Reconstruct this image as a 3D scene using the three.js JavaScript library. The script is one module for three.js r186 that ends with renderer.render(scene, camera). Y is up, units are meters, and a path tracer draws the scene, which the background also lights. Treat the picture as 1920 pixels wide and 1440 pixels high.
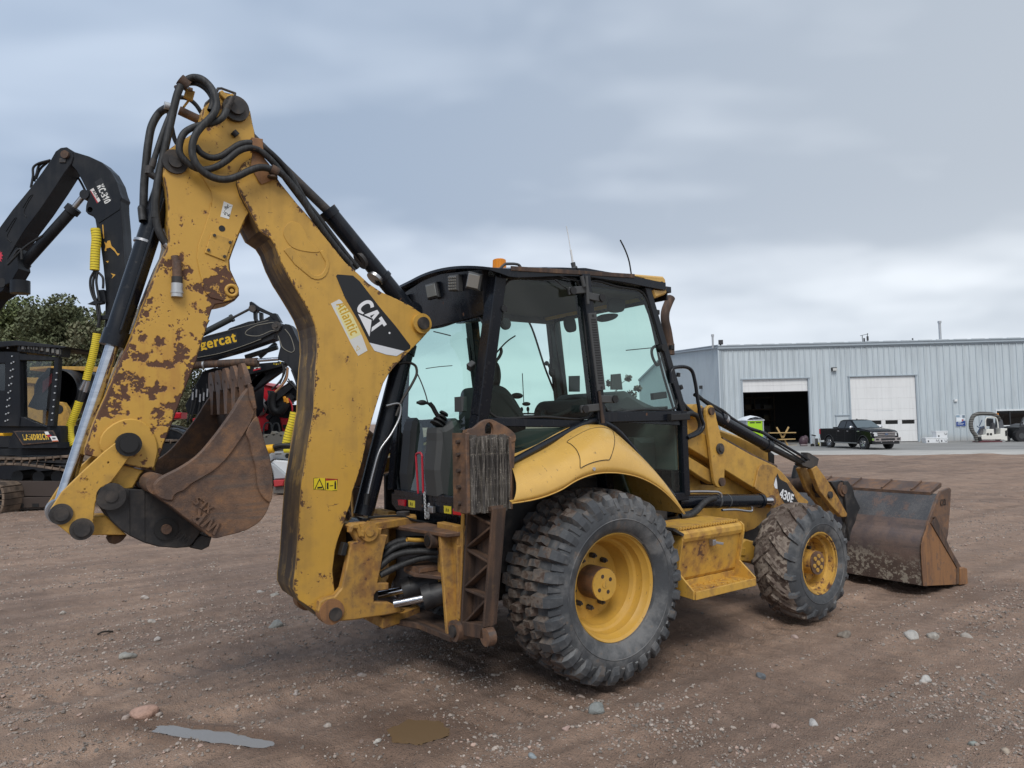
import * as THREE from 'three';
import { mergeGeometries, toCreasedNormals } from 'three/addons/utils/BufferGeometryUtils.js';
import { FontLoader } from 'three/addons/loaders/FontLoader.js';
import { TextGeometry } from 'three/addons/geometries/TextGeometry.js';

// ---------- camera, renderer, sky, sun ----------
const scene = new THREE.Scene();
const camera = new THREE.PerspectiveCamera(56.82, 4 / 3, 0.05, 4000);
camera.position.set(0, 1.7, 0);
camera.rotation.order = 'YXZ';
camera.rotation.set(THREE.MathUtils.degToRad(3.0), 0, THREE.MathUtils.degToRad(-1.2));
const renderer = new THREE.WebGLRenderer({ antialias: true });
renderer.toneMapping = THREE.LinearToneMapping;
renderer.toneMappingExposure = 1.3;
renderer.shadowMap.enabled = true;

// ---------- seeded random and tileable noise ----------
function rng(seed) { let a = seed >>> 0; return () => { a = (a + 0x6d2b79f5) | 0; let t = Math.imul(a ^ (a >>> 15), 1 | a); t = (t + Math.imul(t ^ (t >>> 7), 61 | t)) ^ t; return ((t ^ (t >>> 14)) >>> 0) / 4294967296; }; }
const clamp = (x, a = 0, b = 1) => Math.min(b, Math.max(a, x));
const sst = (a, b, x) => { const t = clamp((x - a) / (b - a)); return t * t * (3 - 2 * t); };
const lerp = (a, b, t) => a + (b - a) * t;
function noiseTile(n, cells, oct, seed, gain = 0.5, ax = 1, ay = 1) {
  const out = new Float32Array(n * n), R = rng(seed);
  let amp = 1, tot = 0, c = cells;
  for (let o = 0; o < oct; o++) {
    const cx = Math.max(1, Math.round(c * ax)), cy = Math.max(1, Math.round(c * ay)), g = new Float32Array(cx * cy);
    for (let i = 0; i < g.length; i++) g[i] = R();
    for (let y = 0; y < n; y++) {
      const fy = (y / n) * cy, y0 = Math.floor(fy), ty = fy - y0, sy = ty * ty * (3 - 2 * ty), ra = (y0 % cy) * cx, rb = ((y0 + 1) % cy) * cx;
      for (let x = 0; x < n; x++) {
        const fx = (x / n) * cx, x0 = Math.floor(fx), tx = fx - x0, sx = tx * tx * (3 - 2 * tx), a = x0 % cx, b = (x0 + 1) % cx;
        out[y * n + x] += amp * lerp(lerp(g[ra + a], g[ra + b], sx), lerp(g[rb + a], g[rb + b], sx), sy);
      }
    }
    tot += amp; amp *= gain; c *= 2;
  }
  for (let i = 0; i < out.length; i++) out[i] /= tot;
  return out;
}
const NN = 512;
const nA = noiseTile(NN, 4, 7, 11, 0.55), nB = noiseTile(NN, 8, 6, 23, 0.6), nC = noiseTile(NN, 24, 4, 37, 0.6), nF = noiseTile(NN, 96, 3, 41, 0.7), nS = noiseTile(NN, 6, 5, 53, 0.6, 5, 0.5), nH = noiseTile(NN, 6, 5, 59, 0.6, 0.4, 6);
function smp(a, u, v) {
  u = (u - Math.floor(u)) * NN; v = (v - Math.floor(v)) * NN;
  const x0 = Math.floor(u), y0 = Math.floor(v), tx = u - x0, ty = v - y0, xa = x0 % NN, xb = (x0 + 1) % NN, ya = (y0 % NN) * NN, yb = ((y0 + 1) % NN) * NN;
  return lerp(lerp(a[ya + xa], a[ya + xb], tx), lerp(a[yb + xa], a[yb + xb], tx), ty);
}

// ---------- overcast sky: one computed panorama ----------
{
  const W = 1024, H = 512, d = new Float32Array(W * H * 4);
  for (let j = 0; j < H; j++) {
    const el = ((j + 0.5) / H - 0.5) * Math.PI, y = Math.sin(el), ce = Math.cos(el);
    for (let i = 0; i < W; i++) {
      const ph = ((i + 0.5) / W - 0.5) * 2 * Math.PI, x = Math.cos(ph) * ce, z = Math.sin(ph) * ce;
      const k = 1 / (Math.max(y, 0) + 0.16), px = x * k, pz = z * k;
      const wx = smp(nA, px * 0.05 + 0.3, pz * 0.05 + 0.1) - 0.5;
      const c1 = smp(nA, px * 0.055 + 0.17 + wx * 0.12, pz * 0.085 + 0.63), c2 = smp(nB, px * 0.085 + 0.4 + wx * 0.25, pz * 0.16 + 0.2), c3 = smp(nC, px * 0.05 + wx * 0.3, pz * 0.095);
      const c4 = smp(nA, px * 0.02 + 0.55 + wx * 0.05, pz * 0.045 + 0.31);
      const t = clamp((c1 - 0.5) * 2.5 + (c2 - 0.5) * 2.1 + (c3 - 0.5) * 1.15 + (c4 - 0.5) * 1.3 + 0.47);       // 0 dark belly, 1 thin bright cloud
      const up = sst(0.02, 0.62, y), low = 1 - sst(0.0, 0.3, y);
      // left of the view the cloud is thinner and bluer
      const blue = sst(-0.9, 0.9, -x + 0.35 * y) * 0.75;
      const dark = [lerp(0.425, 0.205, blue), lerp(0.465, 0.30, blue), lerp(0.515, 0.455, blue)], bright = [lerp(0.72, 0.44, blue), lerp(0.755, 0.54, blue), lerp(0.795, 0.69, blue)];
      const o = (j * W + i) * 4;
      for (let c = 0; c < 3; c++) {
        let v = lerp(dark[c], bright[c], t);
        v = lerp(v, [0.70, 0.765, 0.83][c], low * 0.34);
        v *= lerp(1, 0.97, up);
        if (y < 0) v = lerp(v, [0.2, 0.18, 0.17][c], sst(0, 0.06, -y));
        d[o + c] = v;
      }
      d[o + 3] = 1;
    }
  }
  const t = new THREE.DataTexture(d, W, H, THREE.RGBAFormat, THREE.FloatType);
  t.mapping = THREE.EquirectangularReflectionMapping; t.magFilter = THREE.LinearFilter; t.needsUpdate = true;
  scene.background = t; scene.environment = t;
}
const sun = new THREE.DirectionalLight(new THREE.Color(1, 0.965, 0.91), 1.5);
sun.position.set(-2, 21, 13.5); sun.target.position.set(0, 0, -6); scene.add(sun, sun.target);
sun.castShadow = true; sun.shadow.radius = 45; sun.shadow.mapSize.set(2048, 2048);
Object.assign(sun.shadow.camera, { left: -30, right: 34, top: 30, bottom: -46, near: 0.5, far: 90 });

// ---------- textures and materials ----------
const lin2s = (v) => { v = clamp(v); return 255 * (v <= 0.0031308 ? v * 12.92 : 1.055 * Math.pow(v, 1 / 2.4) - 0.055); };
function dtex(bytes, n, m, srgb, clampEdge) {
  const t = new THREE.DataTexture(bytes, n, m, THREE.RGBAFormat);
  if (srgb) t.colorSpace = THREE.SRGBColorSpace;
  t.magFilter = THREE.LinearFilter; t.wrapS = t.wrapT = clampEdge ? THREE.ClampToEdgeWrapping : THREE.RepeatWrapping; t.needsUpdate = true;
  return t;
}
// fn(u, v) -> [r, g, b (linear), height, roughness]; one tile covers `metres`
function surface(n, metres, fn, { bump = 0.002, metal = 0, extra = {}, physical = false } = {}) {
  const col = new Uint8Array(n * n * 4), aux = new Uint8Array(n * n * 4);
  for (let y = 0, o = 0; y < n; y++) for (let x = 0; x < n; x++, o += 4) {
    const r = fn((x + 0.5) / n, (y + 0.5) / n);
    col[o] = lin2s(r[0]); col[o + 1] = lin2s(r[1]); col[o + 2] = lin2s(r[2]); col[o + 3] = 255;
    aux[o] = 255 * clamp(r[3]); aux[o + 1] = 255 * clamp(r[4]); aux[o + 2] = 255 * clamp(r[5] ?? 0); aux[o + 3] = 255;
  }
  const a = dtex(col, n, n, true), b = dtex(aux, n, n, false);
  for (const t of [a, b]) t.repeat.set(1 / metres, 1 / metres);
  const m = new (physical ? THREE.MeshPhysicalMaterial : THREE.MeshStandardMaterial)({ map: a, roughnessMap: b, roughness: 1, bumpMap: b, bumpScale: bump, metalness: metal, ...extra });
  if (metal) { m.metalnessMap = b; m.metalness = 1; }
  return m;
}
const plain = (r, g, b, roughness = 0.6, metalness = 0, extra = {}) => new THREE.MeshStandardMaterial({ color: new THREE.Color().setRGB(r, g, b), roughness, metalness, ...extra });
const mix3 = (a, b, t) => [lerp(a[0], b[0], t), lerp(a[1], b[1], t), lerp(a[2], b[2], t)];
const YEL = [0.565, 0.325, 0.058], RUST = [0.085, 0.046, 0.03], ORANGE = [0.30, 0.125, 0.035], DIRT = [0.17, 0.125, 0.095];
// worn machine paint: amount of rust chips, grime and orange staining
function paint(n, metres, { rust = 0.1, grime = 0.2, stain = 0.0, base = YEL, gloss = 0.38, seed = 0, streak = 0.3 }) {
  const s = seed * 0.371;
  return surface(n, metres, (u, v) => {
    const a = smp(nA, u + s, v + s * 2), b = smp(nB, u * 2 + s, v * 2), c = smp(nC, u * 2 - s, v * 2 + s), f = smp(nF, u * 3, v * 3 + s), st = smp(nS, u + s, v);
    const k = 1 + (a - 0.5) * 0.14 + (c - 0.5) * 0.09;
    let col = base.map((x) => x * k), h = 0.5 + (a - 0.5) * 0.5 + (b - 0.5) * 0.18, ro = gloss + (b - 0.5) * 0.25;
    const so = sst(0.45, 0.66, a * 0.55 + b * 0.45) * stain; col = mix3(col, ORANGE, so * 0.8); ro += so * 0.25;
    const gr = clamp(sst(0.38, 0.74, b * 0.72 + st * 0.28) * grime + sst(0.62, 0.72, c) * grime * 0.4 + sst(0.6, 0.78, st) * streak * 0.4 * grime);
    col = mix3(col, DIRT.map((x) => x * 0.62), gr * 0.6); ro += gr * 0.35;
    const e = a * 0.3 + b * 0.36 + c * 0.24 + f * 0.1, th = 0.74 - rust * 0.27;
    const rr = sst(th, th + 0.018, e); const halo = sst(th - 0.035, th, e) * (rust > 0 ? 1 : 0);
    col = mix3(col, ORANGE, halo * 0.35);
    const rc = mix3(RUST, [0.13, 0.062, 0.032], sst(0.35, 0.7, f * 0.6 + c * 0.4)); col = mix3(col, rc, rr); h -= rr * 0.35 + (f - 0.5) * 0.05 * rr; ro = lerp(ro, 0.88, rr);
    const sc = smp(nF, u * 1.3 + b * 0.02, v * 0.35 + s); if (sc > 0.77 && c > 0.5) { col = mix3(col, [0.09, 0.06, 0.04], 0.6); ro += 0.2; }
    return [...col, h, ro];
  }, { bump: 0.0025 });
}
const M = {
  fender: paint(512, 1.6, { rust: 0.02, grime: 0.12, gloss: 0.27, seed: 1, base: [0.64, 0.385, 0.095] }),
  boom: paint(1024, 2.0, { rust: 0.30, grime: 0.32, gloss: 0.42, seed: 2 }),
  arm: paint(512, 1.6, { rust: 0.22, grime: 0.42, stain: 0.25, gloss: 0.45, seed: 3 }),
  link: paint(512, 1.1, { rust: 0.40, grime: 0.45, gloss: 0.5, seed: 4 }),
  cast: paint(512, 1.2, { rust: 0.42, grime: 0.9, stain: 0.75, gloss: 0.6, seed: 5, base: [0.44, 0.24, 0.05] }),
  step: paint(512, 1.0, { rust: 0.40, grime: 0.45, stain: 0.7, gloss: 0.5, seed: 6 }),
  rim: paint(512, 1.2, { rust: 0.12, grime: 0.2, gloss: 0.4, seed: 7 }),
  rimRusty: paint(512, 0.8, { rust: 0.62, grime: 0.6, stain: 0.6, gloss: 0.6, seed: 8 }),
  blackPaint: surface(512, 1.4, (u, v) => { const a = smp(nA, u, v), b = smp(nB, u * 2, v * 2), c = smp(nC, u * 2, v * 2), s = smp(nS, u, v); const d = sst(0.5, 0.8, a * 0.5 + s * 0.5) * 0.5 + sst(0.66, 0.72, c) * 0.2; let col = mix3([0.009, 0.011, 0.016], [0.07, 0.065, 0.06], d * 0.4); const r = sst(0.73, 0.745, b * 0.6 + c * 0.4); col = mix3(col, [0.12, 0.06, 0.035], r); return [...col, 0.5 - r * 0.2, 0.24 + d * 0.4 + r * 0.4]; }, { bump: 0.0015, physical: true, extra: { specularIntensity: 0.6 } }),
  blackSteel: surface(512, 1.0, (u, v) => { const a = smp(nA, u, v), b = smp(nB, u * 2, v * 2), c = smp(nC, u * 2, v * 2), h = smp(nH, u, v); const d = sst(0.4, 0.75, a * 0.5 + b * 0.5); let col = mix3([0.02, 0.02, 0.022], [0.11, 0.092, 0.078], d * 0.6); const w = sst(0.62, 0.8, h * 0.5 + c * 0.5); col = mix3(col, [0.17, 0.145, 0.12], w * 0.4); return [...col, 0.5 + (c - 0.5) * 0.4, 0.5 + d * 0.3]; }, { bump: 0.002 }),
  rust: surface(512, 1.0, (u, v) => { const a = smp(nA, u, v), b = smp(nB, u * 2, v * 2), c = smp(nC, u * 2, v * 2), f = smp(nF, u * 2, v * 2), s = smp(nH, u, v); let col = mix3([0.08, 0.05, 0.038], [0.2, 0.108, 0.06], sst(0.36, 0.68, a * 0.6 + b * 0.4)); col = mix3(col, [0.24, 0.115, 0.045], sst(0.56, 0.78, b * 0.6 + f * 0.4) * 0.6); col = mix3(col, [0.055, 0.06, 0.062], sst(0.52, 0.72, a * 0.4 + s * 0.6) * 0.55); const k = 0.8 + 0.4 * f; return [...col.map((x) => x * k), 0.5 + (f - 0.5) * 0.5 + (c - 0.5) * 0.5, 0.62 + (b - 0.5) * 0.4]; }, { bump: 0.003 }),
  rustOrange: surface(512, 1.0, (u, v) => { const a = smp(nA, u + 0.3, v), b = smp(nB, u * 2, v * 2), f = smp(nF, u * 2, v * 2), s = smp(nS, u, v); let col = mix3([0.27, 0.132, 0.055], [0.16, 0.082, 0.045], sst(0.45, 0.72, a * 0.5 + s * 0.5)); col = mix3(col, [0.08, 0.06, 0.055], sst(0.6, 0.75, b) * 0.5); return [...col.map((x) => x * (0.85 + 0.3 * f)), 0.5 + (f - 0.5) * 0.4, 0.7]; }, { bump: 0.002 }),
  rustDark: surface(512, 1.0, (u, v) => { const a = smp(nA, u + 0.7, v), b = smp(nB, u * 2, v * 2), f = smp(nF, u * 2, v * 2), s = smp(nS, u, v); let col = mix3([0.05, 0.033, 0.026], [0.12, 0.068, 0.042], sst(0.4, 0.7, a * 0.5 + s * 0.5)); col = mix3(col, [0.17, 0.105, 0.05], sst(0.6, 0.78, b * 0.5 + s * 0.5) * 0.7); return [...col.map((x) => x * (0.8 + 0.4 * f)), 0.5 + (f - 0.5) * 0.5 + (b - 0.5) * 0.5, 0.75]; }, { bump: 0.003 }),
  chrome: surface(256, 0.6, (u, v) => { const a = smp(nA, u, v), s = smp(nH, u, v); return [0.5 - (s - 0.5) * 0.3, 0.51 - (s - 0.5) * 0.3, 0.535 - (s - 0.5) * 0.3, 0.5, 0.12 + (a - 0.4) * 0.3, 1]; }, { bump: 0, metal: 1 }),
  tyre: surface(1024, 1.4, (u, v) => { const a = smp(nA, u, v), b = smp(nB, u * 2, v * 2), c = smp(nC, u * 2, v * 2), f = smp(nF, u * 2, v * 2); const d = sst(0.42, 0.68, a * 0.55 + b * 0.45); let col = mix3([0.052, 0.056, 0.062], [0.15, 0.15, 0.15], d); col = mix3(col, [0.15, 0.115, 0.09], sst(0.6, 0.74, b * 0.6 + c * 0.4) * 0.65); return [...col.map((x) => x * (0.85 + 0.3 * f)), 0.5 + (c - 0.5) * 0.5 + (f - 0.5) * 0.3, 0.78 + (a - 0.5) * 0.2]; }, { bump: 0.002 }),
  tyreMud: surface(1024, 1.4, (u, v) => { const a = smp(nA, u, v), b = smp(nB, u * 2, v * 2), c = smp(nC, u * 2, v * 2), f = smp(nF, u * 2, v * 2); const d = sst(0.45, 0.6, a * 0.6 + b * 0.4); let col = mix3([0.13, 0.10, 0.082], [0.30, 0.25, 0.205], d); col = mix3(col, [0.085, 0.06, 0.048], sst(0.5, 0.6, c * 0.6 + b * 0.4)); return [...col.map((x) => x * (0.85 + 0.3 * f)), 0.5 + (c - 0.5) * 0.8 + (f - 0.5) * 0.4, 0.95]; }, { bump: 0.006 }),
  tyreLug: surface(512, 0.9, (u, v) => { const a = smp(nA, u, v), b = smp(nB, u * 2, v * 2), c = smp(nC, u * 2, v * 2), f = smp(nF, u * 2, v * 2); let col = mix3([0.075, 0.075, 0.077], [0.16, 0.13, 0.108], sst(0.4, 0.58, a * 0.5 + b * 0.5)); col = mix3(col, [0.085, 0.058, 0.046], sst(0.52, 0.62, c * 0.5 + b * 0.5)); return [...col.map((x) => x * (0.85 + 0.3 * f)), 0.5 + (c - 0.5) * 0.7 + (f - 0.5) * 0.3, 0.9]; }, { bump: 0.004 }),
  greyBeam: surface(512, 1.2, (u, v) => { const a = smp(nA, u, v), b = smp(nB, u * 2, v * 2), f = smp(nF, u * 2, v * 2), h = smp(nH, u, v); let col = mix3([0.055, 0.054, 0.056], [0.11, 0.102, 0.098], sst(0.4, 0.65, a * 0.7 + f * 0.3)); col = mix3(col, [0.15, 0.09, 0.065], sst(0.52, 0.66, b * 0.7 + f * 0.3) * 0.7); return [...col, 0.5 + (f - 0.5) * 0.4, 0.55]; }, { bump: 0.002 }),
  underside: surface(512, 1.3, (u, v) => { const a = smp(nA, u + 0.7, v), b = smp(nB, u * 2, v * 2), f = smp(nF, u * 2, v * 2), s = smp(nS, u, v); let col = mix3([0.06, 0.04, 0.028], [0.2, 0.13, 0.055], sst(0.38, 0.66, a * 0.55 + s * 0.45)); col = mix3(col, [0.38, 0.23, 0.06], sst(0.55, 0.68, b * 0.6 + s * 0.4) * 0.7); return [...col.map((x) => x * (0.82 + 0.36 * f)), 0.5 + (f - 0.5) * 0.4 + (b - 0.5) * 0.4, 0.7]; }, { bump: 0.002 }),
  hose: plain(0.012, 0.0125, 0.014, 0.6), hoseWorn: surface(256, 0.3, (u, v) => { const b = smp(nB, u, v), s = smp(nS, u * 2, v); const k = 0.014 + 0.035 * sst(0.4, 0.8, b * 0.5 + s * 0.5); return [k, k * 1.02, k * 1.06, 0.5 + (s - 0.5), 0.62]; }, { bump: 0.001 }),
  pinDark: surface(256, 0.4, (u, v) => { const a = smp(nA, u, v), b = smp(nB, u, v), k = sst(0.4, 0.7, a); return [lerp(0.028, 0.085, k), lerp(0.026, 0.07, k), lerp(0.026, 0.06, k), b, 0.55 + 0.3 * k]; }, { bump: 0.002 }),
  seal: plain(0.011, 0.011, 0.012, 0.6), steel: plain(0.42, 0.42, 0.43, 0.35, 0.9), galv: plain(0.5, 0.51, 0.52, 0.45, 0.6), red: plain(0.42, 0.018, 0.035, 0.4), white: plain(0.75, 0.75, 0.74, 0.5),
  seat: plain(0.03, 0.03, 0.032, 0.9), trim: plain(0.06, 0.062, 0.064, 0.7), console: plain(0.05, 0.052, 0.052, 0.7),
  lens: plain(0.32, 0.32, 0.3, 0.1, 0.5), redLens: plain(0.5, 0.012, 0.03, 0.15), amber: plain(0.75, 0.26, 0.01, 0.2), mirror: plain(0.8, 0.8, 0.8, 0.05, 1),
  glass: new THREE.MeshPhysicalMaterial({ color: new THREE.Color().setRGB(0.765, 0.905, 0.845), transmission: 1, thickness: 0, roughness: 0.02, ior: 1.45 }),
  darkGlass: new THREE.MeshPhysicalMaterial({ color: new THREE.Color().setRGB(0.32, 0.36, 0.38), transmission: 1, thickness: 0, roughness: 0.02, ior: 1.5 }),
  yellowHose: plain(0.72, 0.56, 0.03, 0.6), redPaint: plain(0.45, 0.012, 0.022, 0.35),
};
M.bucketSheet = surface(1024, 1.2, (u, v) => { const a = smp(nA, u + 0.1, v), b = smp(nB, u * 2, v * 2), c = smp(nC, u * 2, v * 2), f = smp(nF, u * 2, v * 2), s = smp(nH, u, v); const y = v * 1.2; let col = mix3([0.098, 0.074, 0.07], [0.16, 0.108, 0.086], sst(0.35, 0.65, a * 0.6 + b * 0.4)); col = mix3(col, [0.06, 0.052, 0.05], sst(0.5, 0.7, s * 0.6 + b * 0.4) * 0.6); const low = sst(0.46, 0.26, y + (a - 0.5) * 0.2); col = mix3(col, [0.075, 0.05, 0.038], low * 0.7); col = mix3(col, [0.34, 0.30, 0.24], low * sst(0.5, 0.6, c * 0.45 + b * 0.35 + f * 0.2) * 0.85); return [...col.map((x) => x * (0.82 + 0.36 * f)), 0.5 + (f - 0.5) * 0.5, 0.6 + (b - 0.5) * 0.4]; }, { bump: 0.003 });
{ // layered rubber of the stabiliser pad
  M.rubber = surface(512, 0.5, (u, v) => { const s = smp(nS, u, v), b = smp(nB, u * 3, v * 3), f = smp(nF, u * 2, v * 2); let col = mix3([0.06, 0.054, 0.05], [0.17, 0.152, 0.132], sst(0.3, 0.7, s)); col = mix3(col, [0.5, 0.45, 0.37], sst(0.63, 0.70, b * 0.45 + f * 0.55)); return [...col, 0.5 + (f - 0.5), 0.9]; }, { bump: 0.004 });
}

// distance from every point of a plate to its outline, for paint that chips along the edges
function edgeGrid(poly, x0, y0, S, n = 200) {
  const d = new Float32Array(n * n);
  for (let j = 0; j < n; j++) for (let i = 0; i < n; i++) {
    const x = x0 + (i + 0.5) / n * S, y = y0 + (j + 0.5) / n * S; let m = 9;
    for (let k = 0; k < poly.length; k++) { const a = poly[k], b = poly[(k + 1) % poly.length], ex = b[0] - a[0], ey = b[1] - a[1], t = clamp(((x - a[0]) * ex + (y - a[1]) * ey) / (ex * ex + ey * ey + 1e-9)), q = Math.hypot(x - a[0] - ex * t, y - a[1] - ey * t); if (q < m) m = q; }
    d[j * n + i] = m;
  }
  return (u, v) => { const x = clamp(u * n - 0.5, 0, n - 1.001), y = clamp(v * n - 0.5, 0, n - 1.001), i = Math.floor(x), j = Math.floor(y), s = x - i, t = y - j; return lerp(lerp(d[j * n + i], d[j * n + i + 1], s), lerp(d[(j + 1) * n + i], d[(j + 1) * n + i + 1], s), t); };
}
// ---------- geometry helpers ----------
const V = (x, y, z) => new THREE.Vector3(x, y, z);
const v3 = (p) => (p.isVector3 ? p : new THREE.Vector3(p[0], p[1], p[2]));
function mkShape(poly, holes = []) {
  const s = new THREE.Shape(poly.map((p) => new THREE.Vector2(p[0], p[1])));
  for (const h of holes) { const q = new THREE.Path(); q.absellipse(h[0], h[1], h[2], h[3] ?? h[2], 0, Math.PI * 2, true); s.holes.push(q); }
  return s;
}
function ext(poly, z0, z1, bev = 0.004, holes = []) {     // plate with outline in x, y between two z
  const d = z1 - z0, b = Math.min(bev, d * 0.45);
  const g = new THREE.ExtrudeGeometry(mkShape(poly, holes), b > 0 ? { depth: d - 2 * b, bevelEnabled: true, bevelThickness: b, bevelSize: b, bevelOffset: -b, bevelSegments: 1, curveSegments: 20, steps: 1 } : { depth: d, bevelEnabled: false, curveSegments: 20 });
  g.translate(0, 0, z0 + b); return g;
}
function smooth(poly, n = 4, closed = true) { const c = new THREE.CatmullRomCurve3(poly.map((p) => V(p[0], p[1], p[2] ?? 0)), closed, 'centripetal'); return c.getPoints(poly.length * n).slice(0, closed ? -1 : undefined).map((p) => [p.x, p.y, p.z]); }
function bx(x0, x1, y0, y1, z0, z1, b = 0.004) { return ext([[x0, y0], [x1, y0], [x1, y1], [x0, y1]], z0, z1, b); }
function rod(p, q, r, seg = 20, r2 = r) {
  p = v3(p); q = v3(q); const d = q.clone().sub(p), L = d.length();
  const g = new THREE.CylinderGeometry(r2, r, L, seg, 1); g.translate(0, L / 2, 0);
  g.applyQuaternion(new THREE.Quaternion().setFromUnitVectors(V(0, 1, 0), d.normalize())); g.translate(p.x, p.y, p.z); return g;
}
const pin = (x, y, z0, z1, r, seg = 24) => rod([x, y, z0], [x, y, z1], r, seg);
function pipe(pts, r, seg = 10, n = 0) { const c = new THREE.CatmullRomCurve3(pts.map(v3), false, 'centripetal'); return new THREE.TubeGeometry(c, n || pts.length * 7, r, seg, false); }
function poly(pts, r, seg = 8) { return pts.slice(1).flatMap((p, i) => [rod(pts[i], p, r, seg)]).concat(pts.slice(1, -1).map((p) => { const g = new THREE.SphereGeometry(r, seg, 6); const q = v3(p); g.translate(q.x, q.y, q.z); return g; })); }
function beam(p, q, w, h, up = [0, 0, 1]) {               // box bar: w across `up`, h along it
  p = v3(p); q = v3(q); const x = q.clone().sub(p), L = x.length(); x.normalize(); const z = v3(up).clone().addScaledVector(x, -v3(up).dot(x)).normalize(), y = z.clone().cross(x);
  const g = ext([[0, -w / 2], [L, -w / 2], [L, w / 2], [0, w / 2]], -h / 2, h / 2, Math.min(0.005, w * 0.2, h * 0.2));
  g.applyMatrix4(new THREE.Matrix4().makeBasis(x, y, z).setPosition(p)); return g;
}
function slab(pts, t, bev = 0.002, holes = []) {           // planar outline in space given a thickness (centred)
  const P = pts.map(v3), n = V(0, 0, 0); P.forEach((a, i) => { const b = P[(i + 1) % P.length]; n.x += (a.y - b.y) * (a.z + b.z); n.y += (a.z - b.z) * (a.x + b.x); n.z += (a.x - b.x) * (a.y + b.y); }); n.normalize();
  const x = P[1].clone().sub(P[0]); x.addScaledVector(n, -x.dot(n)).normalize(); const y = n.clone().cross(x);
  const g = ext(P.map((p) => { const d = p.clone().sub(P[0]); return [d.dot(x), d.dot(y)]; }), -t / 2, t / 2, bev, holes);
  g.applyMatrix4(new THREE.Matrix4().makeBasis(x, y, n).setPosition(P[0])); return g;
}
function loft(rows, closed = false) {                      // grid of points -> smooth sheet
  const n = rows[0].length, pos = [], idx = []; rows.forEach((r) => r.forEach((p) => pos.push(p[0], p[1], p[2])));
  for (let j = 0; j + 1 < rows.length; j++) for (let i = 0; i + 1 < n; i++) { const a = j * n + i; idx.push(a, a + 1, a + n, a + 1, a + n + 1, a + n); }
  const g = new THREE.BufferGeometry(); g.setAttribute('position', new THREE.Float32BufferAttribute(pos, 3)); g.setIndex(idx); g.computeVertexNormals(); return g;
}
function lathe(prof, seg = 64) { const g = new THREE.LatheGeometry(prof.map((p) => new THREE.Vector2(p[0], p[1])), seg); g.rotateX(Math.PI / 2); return toCreasedNormals(g, 0.42); } // [radius, z], axis z
function ball(x, y, z, rx, ry = rx, rz = rx, seg = 16) { const g = new THREE.SphereGeometry(1, seg, Math.ceil(seg * 0.7)); g.scale(rx, ry, rz); g.translate(x, y, z); return g; }
function boxUV(g, keep) {                                  // texture coordinates in metres on the nearest axis plane
  if (g.index) g = g.toNonIndexed();
  for (const k of Object.keys(g.attributes)) if (!['position', 'normal', 'uv', 'color'].includes(k)) g.deleteAttribute(k);
  if (!g.attributes.normal) g.computeVertexNormals();
  if (keep) return g;
  const p = g.attributes.position.array, n = p.length / 9, uv = new Float32Array(n * 6), a = V(0, 0, 0), b = V(0, 0, 0), c = V(0, 0, 0);
  for (let i = 0; i < n; i++) {
    a.fromArray(p, i * 9); b.fromArray(p, i * 9 + 3); c.fromArray(p, i * 9 + 6); b.sub(a); c.sub(a); b.cross(c);
    const x = Math.abs(b.x), y = Math.abs(b.y), z = Math.abs(b.z);
    for (let k = 0; k < 3; k++) { const q = i * 9 + k * 3, o = i * 6 + k * 2; if (z >= x && z >= y) { uv[o] = p[q]; uv[o + 1] = p[q + 1]; } else if (x >= y) { uv[o] = p[q + 2] + 0.37; uv[o + 1] = p[q + 1]; } else { uv[o] = p[q]; uv[o + 1] = p[q + 2] + 0.61; } }
  }
  g.setAttribute('uv', new THREE.BufferAttribute(uv, 2)); return g;
}
const used = {};
const numbered = (n) => { const k = used[n] = (used[n] ?? -1) + 1; return k ? n + '_' + String(k).padStart(3, '0') : n; };
function part(parent, name, geos, mat, label, keep = false) {
  const list = [geos].flat(3).map((g) => boxUV(g, keep));
  const m = new THREE.Mesh(list.length > 1 ? mergeGeometries(list) : list[0], mat); m.name = name; m.castShadow = m.receiveShadow = true;
  if (label) m.userData.label = label;
  parent.add(m); return m;
}
function thing(name, label, category, pos = [0, 0, 0], turn = 0, group) {
  const o = new THREE.Group(); o.name = numbered(name); o.position.set(...pos); o.rotation.y = turn; o.userData = { label, category };
  if (group) o.userData.group = group;
  scene.add(o); return o;
}
function struct(name, geos, mat, keep = false) { const m = part(scene, name, geos, mat, undefined, keep); m.name = numbered(name); m.userData.kind = 'structure'; return m; }
// a flat printed sticker: outline in the plane of a plate, printed from a canvas drawn in metres
function decal(parent, name, outline, z, draw, ppm = 900, label, xf) {
  const xs = outline.map((p) => p[0]), ys = outline.map((p) => p[1]), x0 = Math.min(...xs), x1 = Math.max(...xs), y0 = Math.min(...ys), y1 = Math.max(...ys);
  const c = document.createElement('canvas'); c.width = Math.ceil((x1 - x0) * ppm); c.height = Math.ceil((y1 - y0) * ppm);
  const g = c.getContext('2d'); g.scale(ppm, -ppm); g.translate(-x0, -y1); draw(g, { x0, x1, y0, y1 });
  const t = new THREE.CanvasTexture(c); t.colorSpace = THREE.SRGBColorSpace; t.wrapS = t.wrapT = THREE.ClampToEdgeWrapping;
  let geo = ext(outline, z, z + 0.0012, 0);
  geo = boxUV(geo); const p = geo.attributes.position, uv = geo.attributes.uv; for (let i = 0; i < p.count; i++) uv.setXY(i, (p.getX(i) - x0) / (x1 - x0), (p.getY(i) - y0) / (y1 - y0));
  if (xf) geo.applyMatrix4(xf);
  return part(parent, name, geo, new THREE.MeshStandardMaterial({ map: t, roughness: 0.45 }), label, true);
}
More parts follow.
